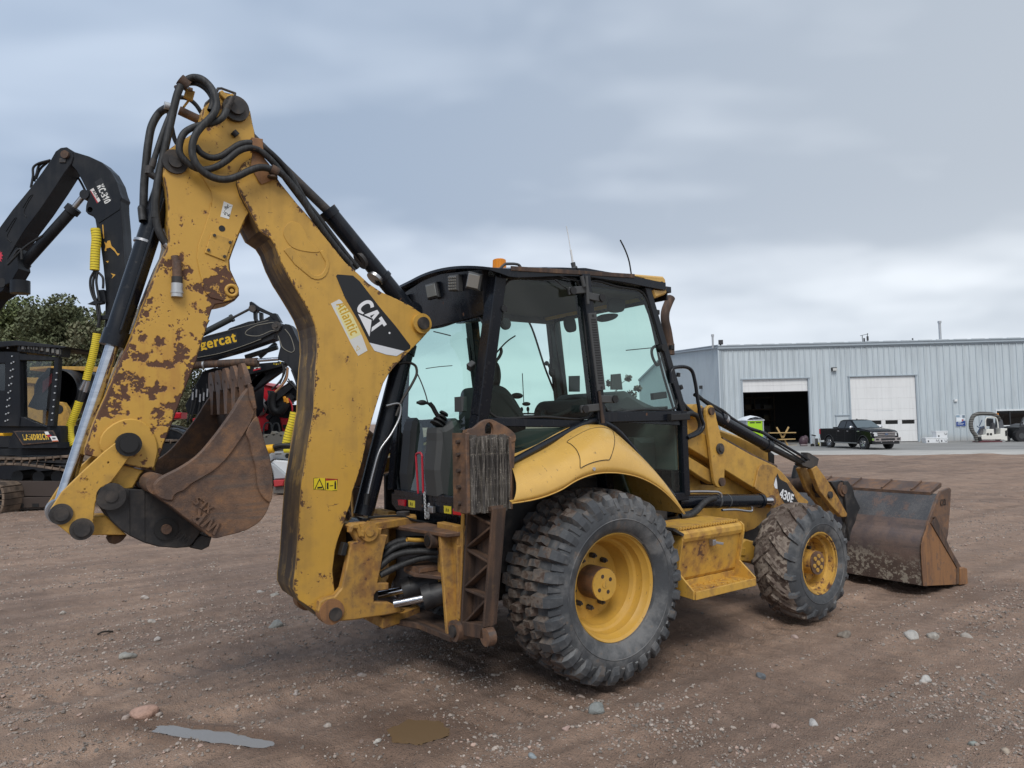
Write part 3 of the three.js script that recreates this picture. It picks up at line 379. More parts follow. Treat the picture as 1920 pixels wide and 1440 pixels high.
// ---- digging bucket ----
{
  const ZB = 0.42, side = smooth([[-2.5,1.418],[-2.486,1.439],[-2.467,1.455],[-2.39,1.493],[-2.302,1.551],[-2.23,1.632],[-2.169,1.715],[-2.121,1.787],[-2.087,1.847],[-2.052,1.899],[-2.028,1.926],[-2.01,1.914],[-1.991,1.804],[-1.99,1.762],[-1.969,1.688],[-1.945,1.602],[-1.92,1.527],[-1.907,1.447],[-1.903,1.373],[-1.916,1.283],[-1.938,1.227],[-1.971,1.183],[-2.01,1.158],[-2.055,1.139],[-2.15,1.123],[-2.214,1.118],[-2.271,1.168],[-2.36,1.246],[-2.418,1.301],[-2.469,1.343],[-2.494,1.369]], 3);
  const bk = part(B, 'digging_bucket', [ext(side, ZB - 0.022, ZB, 0.004), ext(side, -ZB, -ZB + 0.022, 0.004)], M.rust, 'rusty brown digging bucket with five teeth');
  // floor and back: the rear part of the outline, given thickness inwards
  const floor = smooth([[-2.025,1.926],[-2.01,1.908],[-1.995,1.804],[-1.992,1.762],[-1.969,1.688],[-1.945,1.602],[-1.92,1.527],[-1.907,1.447],[-1.903,1.373],[-1.916,1.283],[-1.938,1.227],[-1.971,1.183],[-2.01,1.158],[-2.055,1.139],[-2.15,1.123],[-2.214,1.118],[-2.271,1.168],[-2.36,1.246],[-2.418,1.301],[-2.469,1.343],[-2.494,1.369],[-2.506,1.395]], 3, false);
  const nrm = floor.map((p, i) => { const a = floor[Math.max(0, i - 1)], b = floor[Math.min(floor.length - 1, i + 1)], l = Math.hypot(b[0] - a[0], b[1] - a[1]); return [-(b[1] - a[1]) / l, (b[0] - a[0]) / l]; });
  const cx = side.reduce((s, p) => s + p[0], 0) / side.length, cy = side.reduce((s, p) => s + p[1], 0) / side.length;
  const sg = ((cx - floor[20][0]) * nrm[20][0] + (cy - floor[20][1]) * nrm[20][1]) > 0 ? 1 : -1;
  const ring = floor.map((p, i) => [p[0] + nrm[i][0] * 0.002 * sg, p[1] + nrm[i][1] * 0.002 * sg]).concat(floor.map((p, i) => [p[0] + nrm[i][0] * 0.024 * sg, p[1] + nrm[i][1] * 0.024 * sg]).reverse());
  part(bk, 'bucket_floor', ext(ring, -ZB + 0.022, ZB - 0.022, 0), M.rustDark);
  partBoth(bk, 'edge_plate', (ext(smooth([[-2.496,1.417],[-2.467,1.45],[-2.39,1.488],[-2.302,1.547],[-2.23,1.627],[-2.169,1.709],[-2.118,1.784],[-2.084,1.843],[-2.05,1.894],[-2.03,1.92],[-2.016,1.908],[-2.005,1.768],[-2.052,1.672],[-2.098,1.601],[-2.155,1.526],[-2.223,1.465],[-2.326,1.408],[-2.36,1.378],[-2.389,1.369],[-2.407,1.351],[-2.411,1.332],[-2.469,1.348],[-2.493,1.374]], 2), ZB, ZB + 0.012, 0.004)), M.rust);
  partBoth(bk, 'wear_plate', (ext(smooth([[-2.049,1.666],[-1.992,1.756],[-1.97,1.688],[-1.946,1.602],[-1.922,1.527],[-1.909,1.447],[-1.906,1.373],[-1.917,1.286],[-1.928,1.284],[-1.958,1.31],[-1.982,1.354],[-1.991,1.403],[-1.999,1.476],[-2.017,1.544],[-2.034,1.623]], 3), ZB + 0.001, ZB + 0.016, 0.004)), M.rust);
  parts(bk, 'pin_tube', [pin(-2.478,1.417, 0.16, 0.412, 0.052, 28), pin(-2.478,1.417, -0.412, -0.16, 0.052, 28)], M.rust);
  part(bk, 'raised_letters', [(() => { const [a, b] = [[-2.211,1.282],[-2.271,1.332]]; return raised('XLS', a[0], a[1], ZB - 0.001, 0.045, Math.atan2(b[1] - a[1], b[0] - a[0]), 0.012); })(), (() => { const [a, b] = [[-2.168,1.187],[-2.254,1.254]]; return raised('WR', a[0], a[1], ZB - 0.001, 0.068, Math.atan2(b[1] - a[1], b[0] - a[0]), 0.014, 1.05); })()], M.rust);
  const [l0, l1, t1] = [[-2.01,1.95],[-2.023,1.899],[-2.056,2.052]];
  for (let k = 0; k < 5; k++) {
    const z = -0.36 + k * 0.18, w = 0.077, g = mk8([[l0[0] - 0.01, l0[1] - 0.01, z - w], [l0[0] - 0.042, l0[1] - 0.025, z - w], [l0[0] - 0.042, l0[1] - 0.025, z + w], [l0[0] - 0.01, l0[1] - 0.01, z + w]], [[t1[0] + 0.012, t1[1], z - 0.028], [t1[0] - 0.008, t1[1] - 0.004, z - 0.028], [t1[0] - 0.008, t1[1] - 0.004, z + 0.028], [t1[0] + 0.012, t1[1], z + 0.028]], 6);
    const t = part(bk, 'tooth', [g], M.rust);
    part(t, 'tooth_bolt', [rod([l0[0] - 0.035, l0[1] + 0.02, z], [l0[0] - 0.047, l0[1] + 0.015, z], 0.013, 10)], M.rustDark);
    part(bk, 'tooth_shank', [mk8([[l1[0] - 0.03, l1[1] - 0.12, z - 0.03], [l1[0] + 0.0, l1[1] - 0.12, z - 0.03], [l1[0] + 0.0, l1[1] - 0.12, z + 0.03], [l1[0] - 0.03, l1[1] - 0.12, z + 0.03]], [[l0[0] - 0.045, l0[1] - 0.02, z - 0.05], [l0[0], l0[1] - 0.015, z - 0.05], [l0[0], l0[1] - 0.015, z + 0.05], [l0[0] - 0.045, l0[1] - 0.02, z + 0.05]], 1)], M.rust);
  }
  partBoth(bk, 'side_cutter', (ext([[-2.043,1.932],[-2.032,1.938],[-2.014,1.915],[-1.995,1.804],[-2,1.795],[-2.013,1.795],[-2.034,1.853]], ZB + 0.008, ZB + 0.03, 0.005)), M.rust);
}
function mk8(bot, top, taper = 1) {                        // eight-cornered block; with taper > 1 its sides round over towards the top
  const rows = []; for (let k = 0; k <= taper; k++) { const t = k / taper, w = taper > 1 ? 1 - Math.pow(1 - t, 1) * 0 : 1, e = taper > 1 ? Math.pow(t, 3.2) * 0.85 + 0.15 * t : t; rows.push(bot.map((p, i) => [lerp(p[0], top[i][0], t) , lerp(p[1], top[i][1], t), lerp(p[2], top[i][2], e) * w])); }
  const pos = [], quad = (a, b, c, d) => pos.push(...a, ...b, ...c, ...a, ...c, ...d);
  quad(bot[3], bot[2], bot[1], bot[0]); quad(top[0], top[1], top[2], top[3]);
  for (let k = 0; k < taper; k++) for (let i = 0; i < 4; i++) { const j = (i + 1) % 4; quad(rows[k][i], rows[k][j], rows[k + 1][j], rows[k + 1][i]); }
  const g = new THREE.BufferGeometry(); g.setAttribute('position', new THREE.Float32BufferAttribute(pos, 3)); g.computeVertexNormals(); return g;
}

// ---- boom cylinder (below the boom) and stick cylinder (along its back) ----
{
  const c = part(B, 'boom_cylinder', [rod([-1.19, 1.105, 0], [-0.86, 2.25, 0], 0.066, 28), rod([-0.88, 2.18, 0], [-0.86, 2.25, 0], 0.076, 28), pin(-1.21, 1.03, -0.07, 0.07, 0.06)], M.blackPaint);
  part(c, 'oil_pipe', pipe([[-1.058,1.82,.085],[-.958,1.831,.085],[-.953,1.762,.085],[-1.017,1.638,.085],[-1.104,1.528,.085],[-1.154,1.386,.085],[-1.195,1.235,.085]], 0.009), M.steel);
  part(c, 'pipe_boot', [rod(...[[-1.195,1.251,.085],[-1.208,1.181,.085]], 0.018)], M.hose);
  part(c, 'oil_pipe', pipe([[-.959,2.106,.075],[-.893,2.115,.075],[-.831,2.094,.075],[-.82,2.044,.075],[-.861,1.962,.075],[-.93,1.861,.075],[-.981,1.751,.075]], 0.009), M.pinDark);
  const s = part(B, 'stick_cylinder', [rod([-0.86, 2.5, 0.02], [-1.414, 3.082, 0.02], 0.055, 28), rod([-1.03, 2.68, 0.02], [-1.05, 2.7, 0.02], 0.064, 28), rod([-1.395, 3.06, 0.02], [-1.43, 3.1, 0.02], 0.061, 28), pin(-0.84, 2.47, -0.08, 0.1, 0.06)], M.blackPaint);
  part(s, 'cylinder_rod', [rod([-1.42, 3.09, 0.02], [-2.01, 3.56, 0.02], 0.03)], M.pinDark);
  part(s, 'clamp_band', [rod(...[[-1.1,2.672,.02],[-1.087,2.688,.02]], 0.062, 28)], M.steel);
  part(s, 'clamp_band', [rod(...[[-1.205,2.787,.02],[-1.188,2.8,.02]], 0.062, 28)], M.pinDark);
}
// ---- hoses over the nose of the boom ----
{
  const H = (pts, r = 0.0195, m = M.hoseWorn) => part(B, 'hydraulic_hose', pipe(pts, r, 10), m);
  H([[-2.301,3.693,.06],[-2.277,3.719,.08],[-2.248,3.729,.1],[-2.211,3.708,.14],[-2.176,3.67,.16],[-2.159,3.606,.2],[-2.152,3.549,.21],[-2.166,3.493,.22],[-2.199,3.443,.22],[-2.238,3.392,.22],[-2.265,3.344,.22],[-2.281,3.288,.22],[-2.281,3.228,.22],[-2.259,3.174,.22],[-2.215,3.134,.22],[-2.16,3.115,.22],[-2.099,3.118,.225],[-2.038,3.147,.23],[-1.975,3.19,.235],[-1.91,3.221,.235],[-1.842,3.222,.23],[-1.774,3.208,.21],[-1.661,3.102,.19],[-1.585,3.006,.17],[-1.517,2.937,.15],[-1.404,2.826,.12],[-1.302,2.735,.1]], 0.0205);
  H([[-2.29,3.708,.03],[-2.255,3.717,.05],[-2.221,3.706,.08],[-2.185,3.679,.1],[-2.158,3.631,.12],[-2.157,3.581,.14],[-2.173,3.53,.15]], 0.018);
  H([[-2.069,3.598,.17],[-2.096,3.533,.2],[-2.122,3.478,.21],[-2.167,3.443,.2],[-2.221,3.422,.19],[-2.275,3.395,.185],[-2.318,3.354,.185],[-2.341,3.29,.185],[-2.339,3.234,.185],[-2.312,3.198,.185],[-2.263,3.167,.185],[-2.208,3.166,.185],[-2.153,3.19,.19],[-2.094,3.237,.2],[-2.031,3.303,.205],[-1.973,3.335,.205],[-1.919,3.338,.205],[-1.857,3.302,.2],[-1.793,3.248,.19],[-1.73,3.186,.17],[-1.62,3.071,.15],[-1.547,2.994,.13],[-1.467,2.899,.12],[-1.352,2.769,.1],[-1.273,2.703,.08]], 0.019);
  H([[-2.257,3.294,.18],[-2.229,3.261,.18],[-2.179,3.244,.18],[-2.13,3.257,.185],[-2.081,3.296,.195],[-2.024,3.346,.2],[-1.959,3.37,.2],[-1.894,3.361,.2],[-1.814,3.324,.18],[-1.727,3.254,.16],[-1.599,3.085,.13],[-1.53,3.025,.11],[-1.416,2.907,.09],[-1.309,2.799,.07],[-1.234,2.731,.06]], 0.018);
  H([[-2.32,3.666,.09],[-2.339,3.604,.09],[-2.361,3.495,.09],[-2.382,3.382,.09],[-2.403,3.27,.09],[-2.423,3.164,.09],[-2.438,3.073,.09],[-2.448,2.971,.09],[-2.448,2.871,.09],[-2.449,2.95,.09],[-2.446,2.887,.09],[-2.43,2.805,.09],[-2.397,2.742,.09],[-2.363,2.709,.09]], 0.0215);
  H([[-2.385,3.531,.06],[-2.416,3.516,0],[-2.454,3.434,0],[-2.473,3.321,0],[-2.483,3.211,0],[-2.492,3.089,0],[-2.495,2.969,0],[-2.496,2.886,0],[-2.507,2.938,.02],[-2.504,2.857,.05]], 0.0215);
  H([[-2.364,3.51,.08],[-2.391,3.432,.08],[-2.415,3.354,.08],[-2.436,3.278,.08],[-2.456,3.203,.08]], 0.016);
  H([[-2.34,3.602,0],[-2.296,3.661,-.06],[-2.25,3.663,-.06],[-2.21,3.638,-.06],[-2.175,3.589,-.06],[-2.137,3.555,-.1]], 0.0125, M.hose);
  H([[-2.359,3.548,-.05],[-2.342,3.465,-.05],[-2.325,3.394,-.05],[-2.285,3.328,-.05]], 0.0125, M.hose);
  part(B, 'hose_fitting', [rod(...[[-2.397,2.736,.09],[-2.329,2.66,.09]], 0.021, 12, 0.024)], M.steel);
  part(B, 'hose_fitting', [rod(...[[-2.346,2.636,.14],[-2.344,2.544,.14]], 0.025, 20), rod(...[[-2.353,2.637,.14],[-2.357,2.662,.14]], 0.02, 8)], M.rust);
  part(B, 'hose_fitting', [rod(...[[-2.344,2.544,.14],[-2.344,2.492,.14]], 0.029, 20)], M.blackSteel);
  part(B, 'hose_fitting', [rod(...[[-2.344,2.507,.14],[-2.345,2.431,.14]], 0.031, 20), rod(...[[-2.344,2.462,.14],[-2.344,2.452,.14]], 0.034, 20)], M.galv);
  part(B, 'hose_fitting', [rod(...[[-2.455,3.209,.08],[-2.467,3.159,.08]], 0.018, 8), rod(...[[-2.475,3.164,.08],[-2.48,3.121,.08]], 0.022, 8), rod(...[[-2.482,3.127,.08],[-2.448,3.109,.08]], 0.02, 8)], M.pinDark);
  part(B, 'hose_fitting', [rod(...[[-2.061,3.62,.195],[-2.082,3.566,.195]], 0.016, 6), rod(...[[-2.085,3.56,.2],[-2.108,3.515,.2]], 0.02, 10, 0.016)], M.pinDark);
  part(B, 'hose_clamp', [rod(...[[-2.322,3.711,.07],[-2.275,3.68,.07]], 0.034, 14), rod(...[[-2.279,3.656,.09],[-2.257,3.655,.09]], 0.012, 6), rod(...[[-2.338,3.657,.05],[-2.316,3.672,.05]], 0.02, 6)], M.rustDark);
  part(B, 'hose_clamp', [rod(...[[-2.403,3.538,.07],[-2.363,3.536,.07]], 0.022, 8)], M.galv);
  part(B, 'hose_clamp', [rod(...[[-1.85,3.227,.225],[-1.807,3.21,.225]], 0.031, 14), rod(...[[-1.836,3.19,.21],[-1.836,3.18,.21]], 0.03, 10)], M.rustDark);
  part(B, 'clamp_arm', [beam(...[[-2.258,3.675,.04],[-2.272,3.616,.04]], 0.05, 0.02), beam(...[[-2.256,3.635,0],[-2.29,3.577,0]], 0.012, 0.03)], M.link);
  part(B, 'bumper_roller', [rod(...[[-2.312,3.556,0],[-2.199,3.524,0]], 0.026, 16)], M.rust, 'rusty hose guide roller at the boom nose');
  part(B, 'oil_pipe', poly([[-2.135,3.658,.13],[-2.126,3.682,.13],[-2.106,3.688,.13],[-2.03,3.678,.13],[-2.036,3.646,.13]], 0.0075), M.pinDark);
  part(B, 'oil_pipe', poly([[-2.134,3.652,.1],[-2.185,3.589,.1],[-2.191,3.569,.1],[-2.162,3.551,.1],[-2.122,3.53,.1],[-2.07,3.498,.1],[-2.029,3.464,.1]], 0.0075), M.pinDark);
  part(B, 'pipe_bracket', [slab([[-2.126,3.654,.14],[-2.108,3.669,.14],[-2.079,3.647,.14],[-2.05,3.663,.14],[-2.038,3.653,.14],[-2.068,3.622,.14],[-2.091,3.616,.14],[-2.114,3.634,.14]], 0.03, 0.004)], M.link);
  part(B, 'hose_stop', [rod(...[[-2.043,3.44,.14],[-2.021,3.42,.14]], 0.02, 10)], M.seal);
}

// ---- swing post, rear frame, swing cylinders ----
{
  const outl = [[-1.389,1.078],[-1.36,1.092],[-1.269,1.091],[-1.241,1.075],[-1.22,1.052],[-1.16,1.04],[-1.167,1.003],[-1.122,.993],[-1.154,.885],[-1.171,.797],[-1.194,.704],[-1.118,.691],[-1.119,.649],[-1.203,.65],[-1.219,.632],[-1.22,.591],[-1.112,.568],[-1.004,.505],[-1.02,.494],[-1.144,.494],[-1.293,.5],[-1.37,.502],[-1.446,.511],[-1.505,.504],[-1.558,.54],[-1.583,.595],[-1.571,.648],[-1.53,.663],[-1.477,.665],[-1.434,.707],[-1.413,.786],[-1.394,.866],[-1.371,.972],[-1.332,.978]];
  const c = part(B, 'swing_post', [ext(outl, 0.172, 0.232, 0.008), ext(outl, -0.232, -0.172, 0.008)], M.cast, 'stained yellow swing post at the foot of the boom');
  part(c, 'post_web', [bx(-1.24, -1.17, 0.52, 0.98, -0.18, 0.18)], M.blackSteel);
  parts(c, 'swing_arm', [extY([[-1.2, -0.2], [-0.98, -0.13], [-0.84, -0.08], [-0.8, 0], [-0.84, 0.08], [-0.98, 0.13], [-1.2, 0.2]], 1.02, 1.075, 0.008), extY([[-1.15, -0.2], [-0.94, -0.13], [-0.82, -0.07], [-0.82, 0.07], [-0.94, 0.13], [-1.15, 0.2]], 0.4, 0.47, 0.008)], M.cast);
  const [e, f] = [[-1.257,1.031],[-1.501,.579]];
  part(c, 'cylinder_pin', [pin(e[0], e[1], -0.26, 0.262, 0.028), pin(e[0], e[1], 0.23, 0.252, 0.06)], M.cast);
  parts(c, 'pivot_boss', [pin(f[0], f[1], 0.17, 0.25, 0.075, 32), pin(f[0], f[1], -0.25, -0.17, 0.075, 32)], M.rustOrange);
  part(c, 'stop_block', ext([[-1.436,.904],[-1.413,.978],[-1.383,.97],[-1.403,.895]], 0.17, 0.225, 0.004), M.seal);
  part(c, 'cast_hook', ext([[-1.39,1.078],[-1.363,1.094],[-1.326,1.091],[-1.312,1.048],[-1.294,1.04],[-1.291,.998],[-1.327,1.009],[-1.341,1.055],[-1.363,1.061],[-1.378,1.032],[-1.396,1.044]], 0.22, 0.262, 0.008), M.cast);
}
{
  const f = part(B, 'rear_frame', [extX([[0.36, 1.06], [0.62, 1.06], [0.62, 0.40], [0.48, 0.40], [0.44, 0.52], [0.36, 0.6]], -0.84, -0.78), extX([[-0.36, 1.06], [-0.62, 1.06], [-0.62, 0.40], [-0.48, 0.40], [-0.44, 0.52], [-0.36, 0.6]], -0.84, -0.78), ...both([beam([-0.87, 1.0, 0.53], [-0.87, 0.42, 0.6], 0.1, 0.03, [0, 0, 1])])], M.cast);
  part(f, 'frame_core', [bx(-0.78, 0.3, 0.5, 1.0, -0.42, 0.42, 0.01)], M.blackSteel);
  part(f, 'frame_plate', extY([[-0.78, -0.64], [-0.92, -0.62], [-0.95, -0.4], [-1.0, -0.15], [-1.0, 0.15], [-0.95, 0.4], [-0.92, 0.62], [-0.78, 0.64]], 1.0, 1.028, 0.006), M.rust, 'rusty top plate of the rear frame');
  part(f, 'frame_plate', extY([[-0.75, -0.68], [-0.93, -0.66], [-0.95, -0.3], [-1.02, -0.12], [-1.02, 0.12], [-0.95, 0.3], [-0.93, 0.66], [-0.75, 0.68]], 0.385, 0.425, 0.006), M.rustDark);
  part(f, 'frame_plate', extY([[-0.76, 0.1], [-0.96, 0.12], [-0.98, 0.3], [-0.88, 0.5], [-0.76, 0.55]], 0.72, 0.745, 0.004), M.rust);
  part(f, 'frame_rib', [bx(-0.96, -0.8, 0.745, 0.78, 0.12, 0.34, 0.006)], M.rust);
  part(f, 'port_tube', [rod([-0.95, 0.965, 0.44], [-0.78, 0.965, 0.44], 0.05, 24)], M.rustDark);
  part(f, 'port_hole', [rod([-0.957, 0.965, 0.44], [-0.94, 0.965, 0.44], 0.034, 20)], M.seal);
  part(f, 'pivot_pin', [rod([-0.9, 0.36, 0], [-0.9, 0.47, 0], 0.05), rod([-0.9, 1.0, 0], [-0.9, 1.1, 0], 0.045)], M.pinDark);
  for (const z of [0.30, 0.02]) {
    const s = part(B, 'swing_cylinder', [rod([-0.92, 0.60, z + 0.08], [-0.72, 0.66, z + 0.2], 0.072, 24), rod([-0.95, 0.595, z + 0.065], [-0.9, 0.61, z + 0.09], 0.078, 24)], M.blackSteel);
    part(s, 'cylinder_rod', [rod([-1.1, 0.565, z - 0.04], [-0.93, 0.60, z + 0.075], 0.026, 20)], M.chrome);
  }
  const hs = [[[-1.172,.792,.2],[-1.096,.848,.22],[-1.025,.872,.25],[-.923,.877,.3],[-.797,.862,.38]], [[-1.165,.743,.2],[-1.082,.776,.22],[-.989,.806,.24],[-.892,.834,.3],[-.797,.841,.38]], [[-1.13,.844,.16],[-1.061,.895,.18],[-.967,.919,.2],[-.869,.919,.26],[-.798,.913,.34]], [[-1.112,.889,.14],[-1.017,.928,.14],[-.93,.938,.16],[-.811,.926,.2]], [[-1.129,.813,.14],[-1.028,.86,.16],[-.917,.892,.18],[-.804,.882,.2],[-.739,.87,.28]]];
  for (const h of hs) part(B, 'hydraulic_hose', pipe(h, 0.021, 10), M.hoseWorn);
  part(B, 'hydraulic_hose', pipe([[-1.2,1.1,.1],[-1.075,1.094,.1],[-.971,1.087,.1],[-.93,1.074,.1],[-.881,1.053,.1],[-.781,1.027,.1],[-.66,1.011,.1],[-.562,1.017,.1]], 0.008, 8), M.hose);
  part(B, 'oil_pipe', pipe([[-1.025,.963,.3],[-.954,.951,.3],[-.865,.945,.3]], 0.014), M.link);
}
// ---- stabilisers with their pads ----
function stabiliser(mir) {
  const q = (g) => (mir ? mirror(g) : g), L = (p, a, b, w = 0.018, h = 0.08) => beam([p, a[1], a[0]], [p, b[1], b[0]], w, h, [1, 0, 0]);
  const lt = [0.86, 1.19], lb = [0.765, 0.46], rt = [1.13, 1.22], rb = [1.012, 0.555], x = -0.88, at = (a, b, t) => [lerp(a[0], b[0], t), lerp(a[1], b[1], t)];
  const s = part(B, 'stabiliser', [L(x, lt, lb), L(x, rt, rb), slab([[-0.835, lt[1], lt[0]], [-0.835, rt[1], rt[0]], [-0.835, rb[1], rb[0]], [-0.835, lb[1], lb[0]]], 0.02), L(x, [lb[0] - 0.01, lb[1] + 0.03], [rb[0], rb[1] - 0.03], 0.08, 0.08), L(x, lt, rt, 0.03, 0.08)].map(q), M.rustDark, 'rusty stabiliser leg folded up beside the cab');
  part(s, 'edge_strip', [beam([-0.925, 1.2, 0.835], [-0.925, 0.55, 0.755], 0.03, 0.012, [1, 0, 0]), beam([-0.93, 0.98, 0.8], [-0.9, 0.47, 0.74], 0.05, 0.02, [0, 0, 1])].map(q), M.cast);
  const nodes = [[0.80, 0], [0.78, 1], [0.55, 0], [0.53, 1], [0.3, 0], [0.28, 1], [0.05, 0]];
  part(s, 'brace_rib', [[0.02, 0.14, 0], [0.04 + 0.26, 0.14, 0], [0.32, 0.46, 1], [0.62, 0.46, 0], [0.64, 0.76, 1], [0.93, 0.76, 0]].map(([a, b]) => L(-0.875, at(lt, lb, a), at(rt, rb, b), 0.014, 0.07)).map(q), M.rustDark);
  part(s, 'hinge_ear', [rod([-0.95, 0.475, 0.74], [-0.91, 0.475, 0.74], 0.062, 24), rod([-0.92, 0.5, 1.03], [-0.87, 0.5, 1.03], 0.05, 24)].map(q), M.rust);
  part(s, 'hinge_pin', [rod([-0.965, 0.475, 0.74], [-0.94, 0.475, 0.74], 0.035, 20)].map(q), M.pinDark);
  // the pad: a rusty carrier with layers of belt rubber bolted between its cheeks
  const pd = part(s, 'pad_carrier', [ext(smooth([[-.997,1.658],[-.957,1.666],[-.912,1.696],[-.871,1.713],[-.825,1.711],[-.779,1.692],[-.722,1.665],[-.675,1.631],[-.662,1.613],[-.668,1.579],[-.973,1.589],[-.997,1.627]], 2), 0.985, 1.01, 0.003, [[-.85,1.652, 0.033, 0.048]]), ext([[-.997,1.64],[-.662,1.618],[-.691,1.204],[-1.011,1.215]], 0.985, 1.005, 0.003), bx(-1.045, -1.02, 1.2, 1.64, 0.92, 1.07), bx(-0.765, -0.75, 1.2, 1.61, 0.98, 1.09), ext(smooth([[-.961,1.656],[-.977,1.589],[-.993,1.53],[-1.011,1.473],[-1.03,1.411],[-1.036,1.349],[-1.023,1.265],[-1,1.193],[-.971,1.178],[-.954,1.26],[-.942,1.596]], 2), 0.9, 0.985, 0.006)].map(q), M.rust);
  const R = rng(mir ? 9 : 8);
  part(pd, 'rubber_layer', Array.from({ length: 17 }, (_, k) => { const w = 0.0155, x0 = -1.018 + k * w, d = 0.016 * R(), j = () => (R() - 0.5) * 0.006, y0 = 1.205 - 0.018 * R(), y1 = 1.618 + 0.022 * (R() - 0.5), n = 9, zf = 1.098 - d - (k % 4 === 3 ? 0.016 : 0), L = [], Q = []; for (let i = 0; i <= n; i++) { const y = lerp(y0, y1, i / n), o = j(); L.push([x0 + 0.0014 + o * 0.4, y]); Q.push([x0 + w - 0.0014 + o * 0.4, y]); } const g = ext([...L, ...Q.reverse()], 1.0, zf, 0.002), p = g.attributes.position; for (let i = 0; i < p.count; i++) if (p.getZ(i) > 1.05) p.setZ(i, p.getZ(i) + 0.006 * Math.sin(p.getY(i) * 37 + k * 2.1) + 0.003 * Math.sin(p.getY(i) * 113 + k)); g.computeVertexNormals(); return g; }).map(q), M.rubber, 'layered belt rubber with frayed edges');
  part(pd, 'carrier_bolt', [1.25, 1.34, 1.43, 1.52, 1.59].flatMap((y) => [rod([-1.065, y, 1.0], [-1.03, y, 1.0], 0.013, 6), rod([-0.76, y, 1.03], [-0.735, y, 1.03], 0.011, 6)]).map(q), M.rustDark);
}
stabiliser(false); stabiliser(true);

// ---- cab ----
const RB = [-0.72, 1.2, 0.5], RM = [-0.63, 1.742, 0.57], RT = [-0.535, 2.63, 0.66], BM = [0.235, 1.70, 0.735], BT = [0.125, 2.70, 0.73], FM = [1.12, 1.755, 0.71], FT = [0.76, 2.68, 0.715], FB = [1.14, 1.11, 0.70], BB = [0.3, 1.15, 0.735];
const mz = (p) => [p[0], p[1], -p[2]];
const at3 = (a, b, t) => [0, 1, 2].map((i) => lerp(a[i], b[i], t));
const cab = part(B, 'cab', both([
  beam(RB, RM, 0.10, 0.08, [1, 0, 0]), beam(RM, RT, 0.10, 0.085, [1, 0, 0]), beam(BB, BM, 0.1, 0.07, [1, 0, 0]), beam(BM, BT, 0.105, 0.075, [1, 0, 0]), beam(FB, FM, 0.06, 0.06, [1, 0, 0]), 
  beam([-0.64, 1.70, 0.565], [0.24, 1.668, 0.73], 0.055, 0.05), beam([0.24, 1.715, 0.735], [1.13, 1.715, 0.71], 0.075, 0.05),
  beam([RT[0], 2.645, 0.665], [0.13, 2.715, 0.735], 0.06, 0.07), beam([0.13, 2.715, 0.735], [0.78, 2.70, 0.72], 0.06, 0.07), beam([0.3, 1.12, 0.7], [1.16, 1.1, 0.7], 0.06, 0.05),
  slab([[-0.68, 1.2, 0.53], [-0.2, 1.2, 0.66], [-0.2, 1.3, 0.66], [-0.66, 1.32, 0.54]], 0.03),
  slab([[0.56, 1.715, 0.716], [1.12, 1.715, 0.714], [1.125, 1.64, 0.714], [0.4, 1.68, 0.728]], 0.02),
]).concat([beam(FM, FT, 0.055, 0.06, [1, 0, 0]), beam([1.1, 1.74, -0.70], [1.0, 2.68, -0.70], 0.13, 0.06, [0, 0, 1]), bx(0.76, 1.02, 2.655, 2.7, -0.74, 0.74), bx(-0.66, 1.12, 0.95, 1.14, -0.62, 0.62, 0.02), beam([1.13, 1.12, -0.7], [1.13, 1.12, 0.7], 0.1, 0.06), bx(1.02, 1.14, 1.1, 1.3, -0.68, 0.68)]), M.blackPaint, 'black cab with green tinted windows');
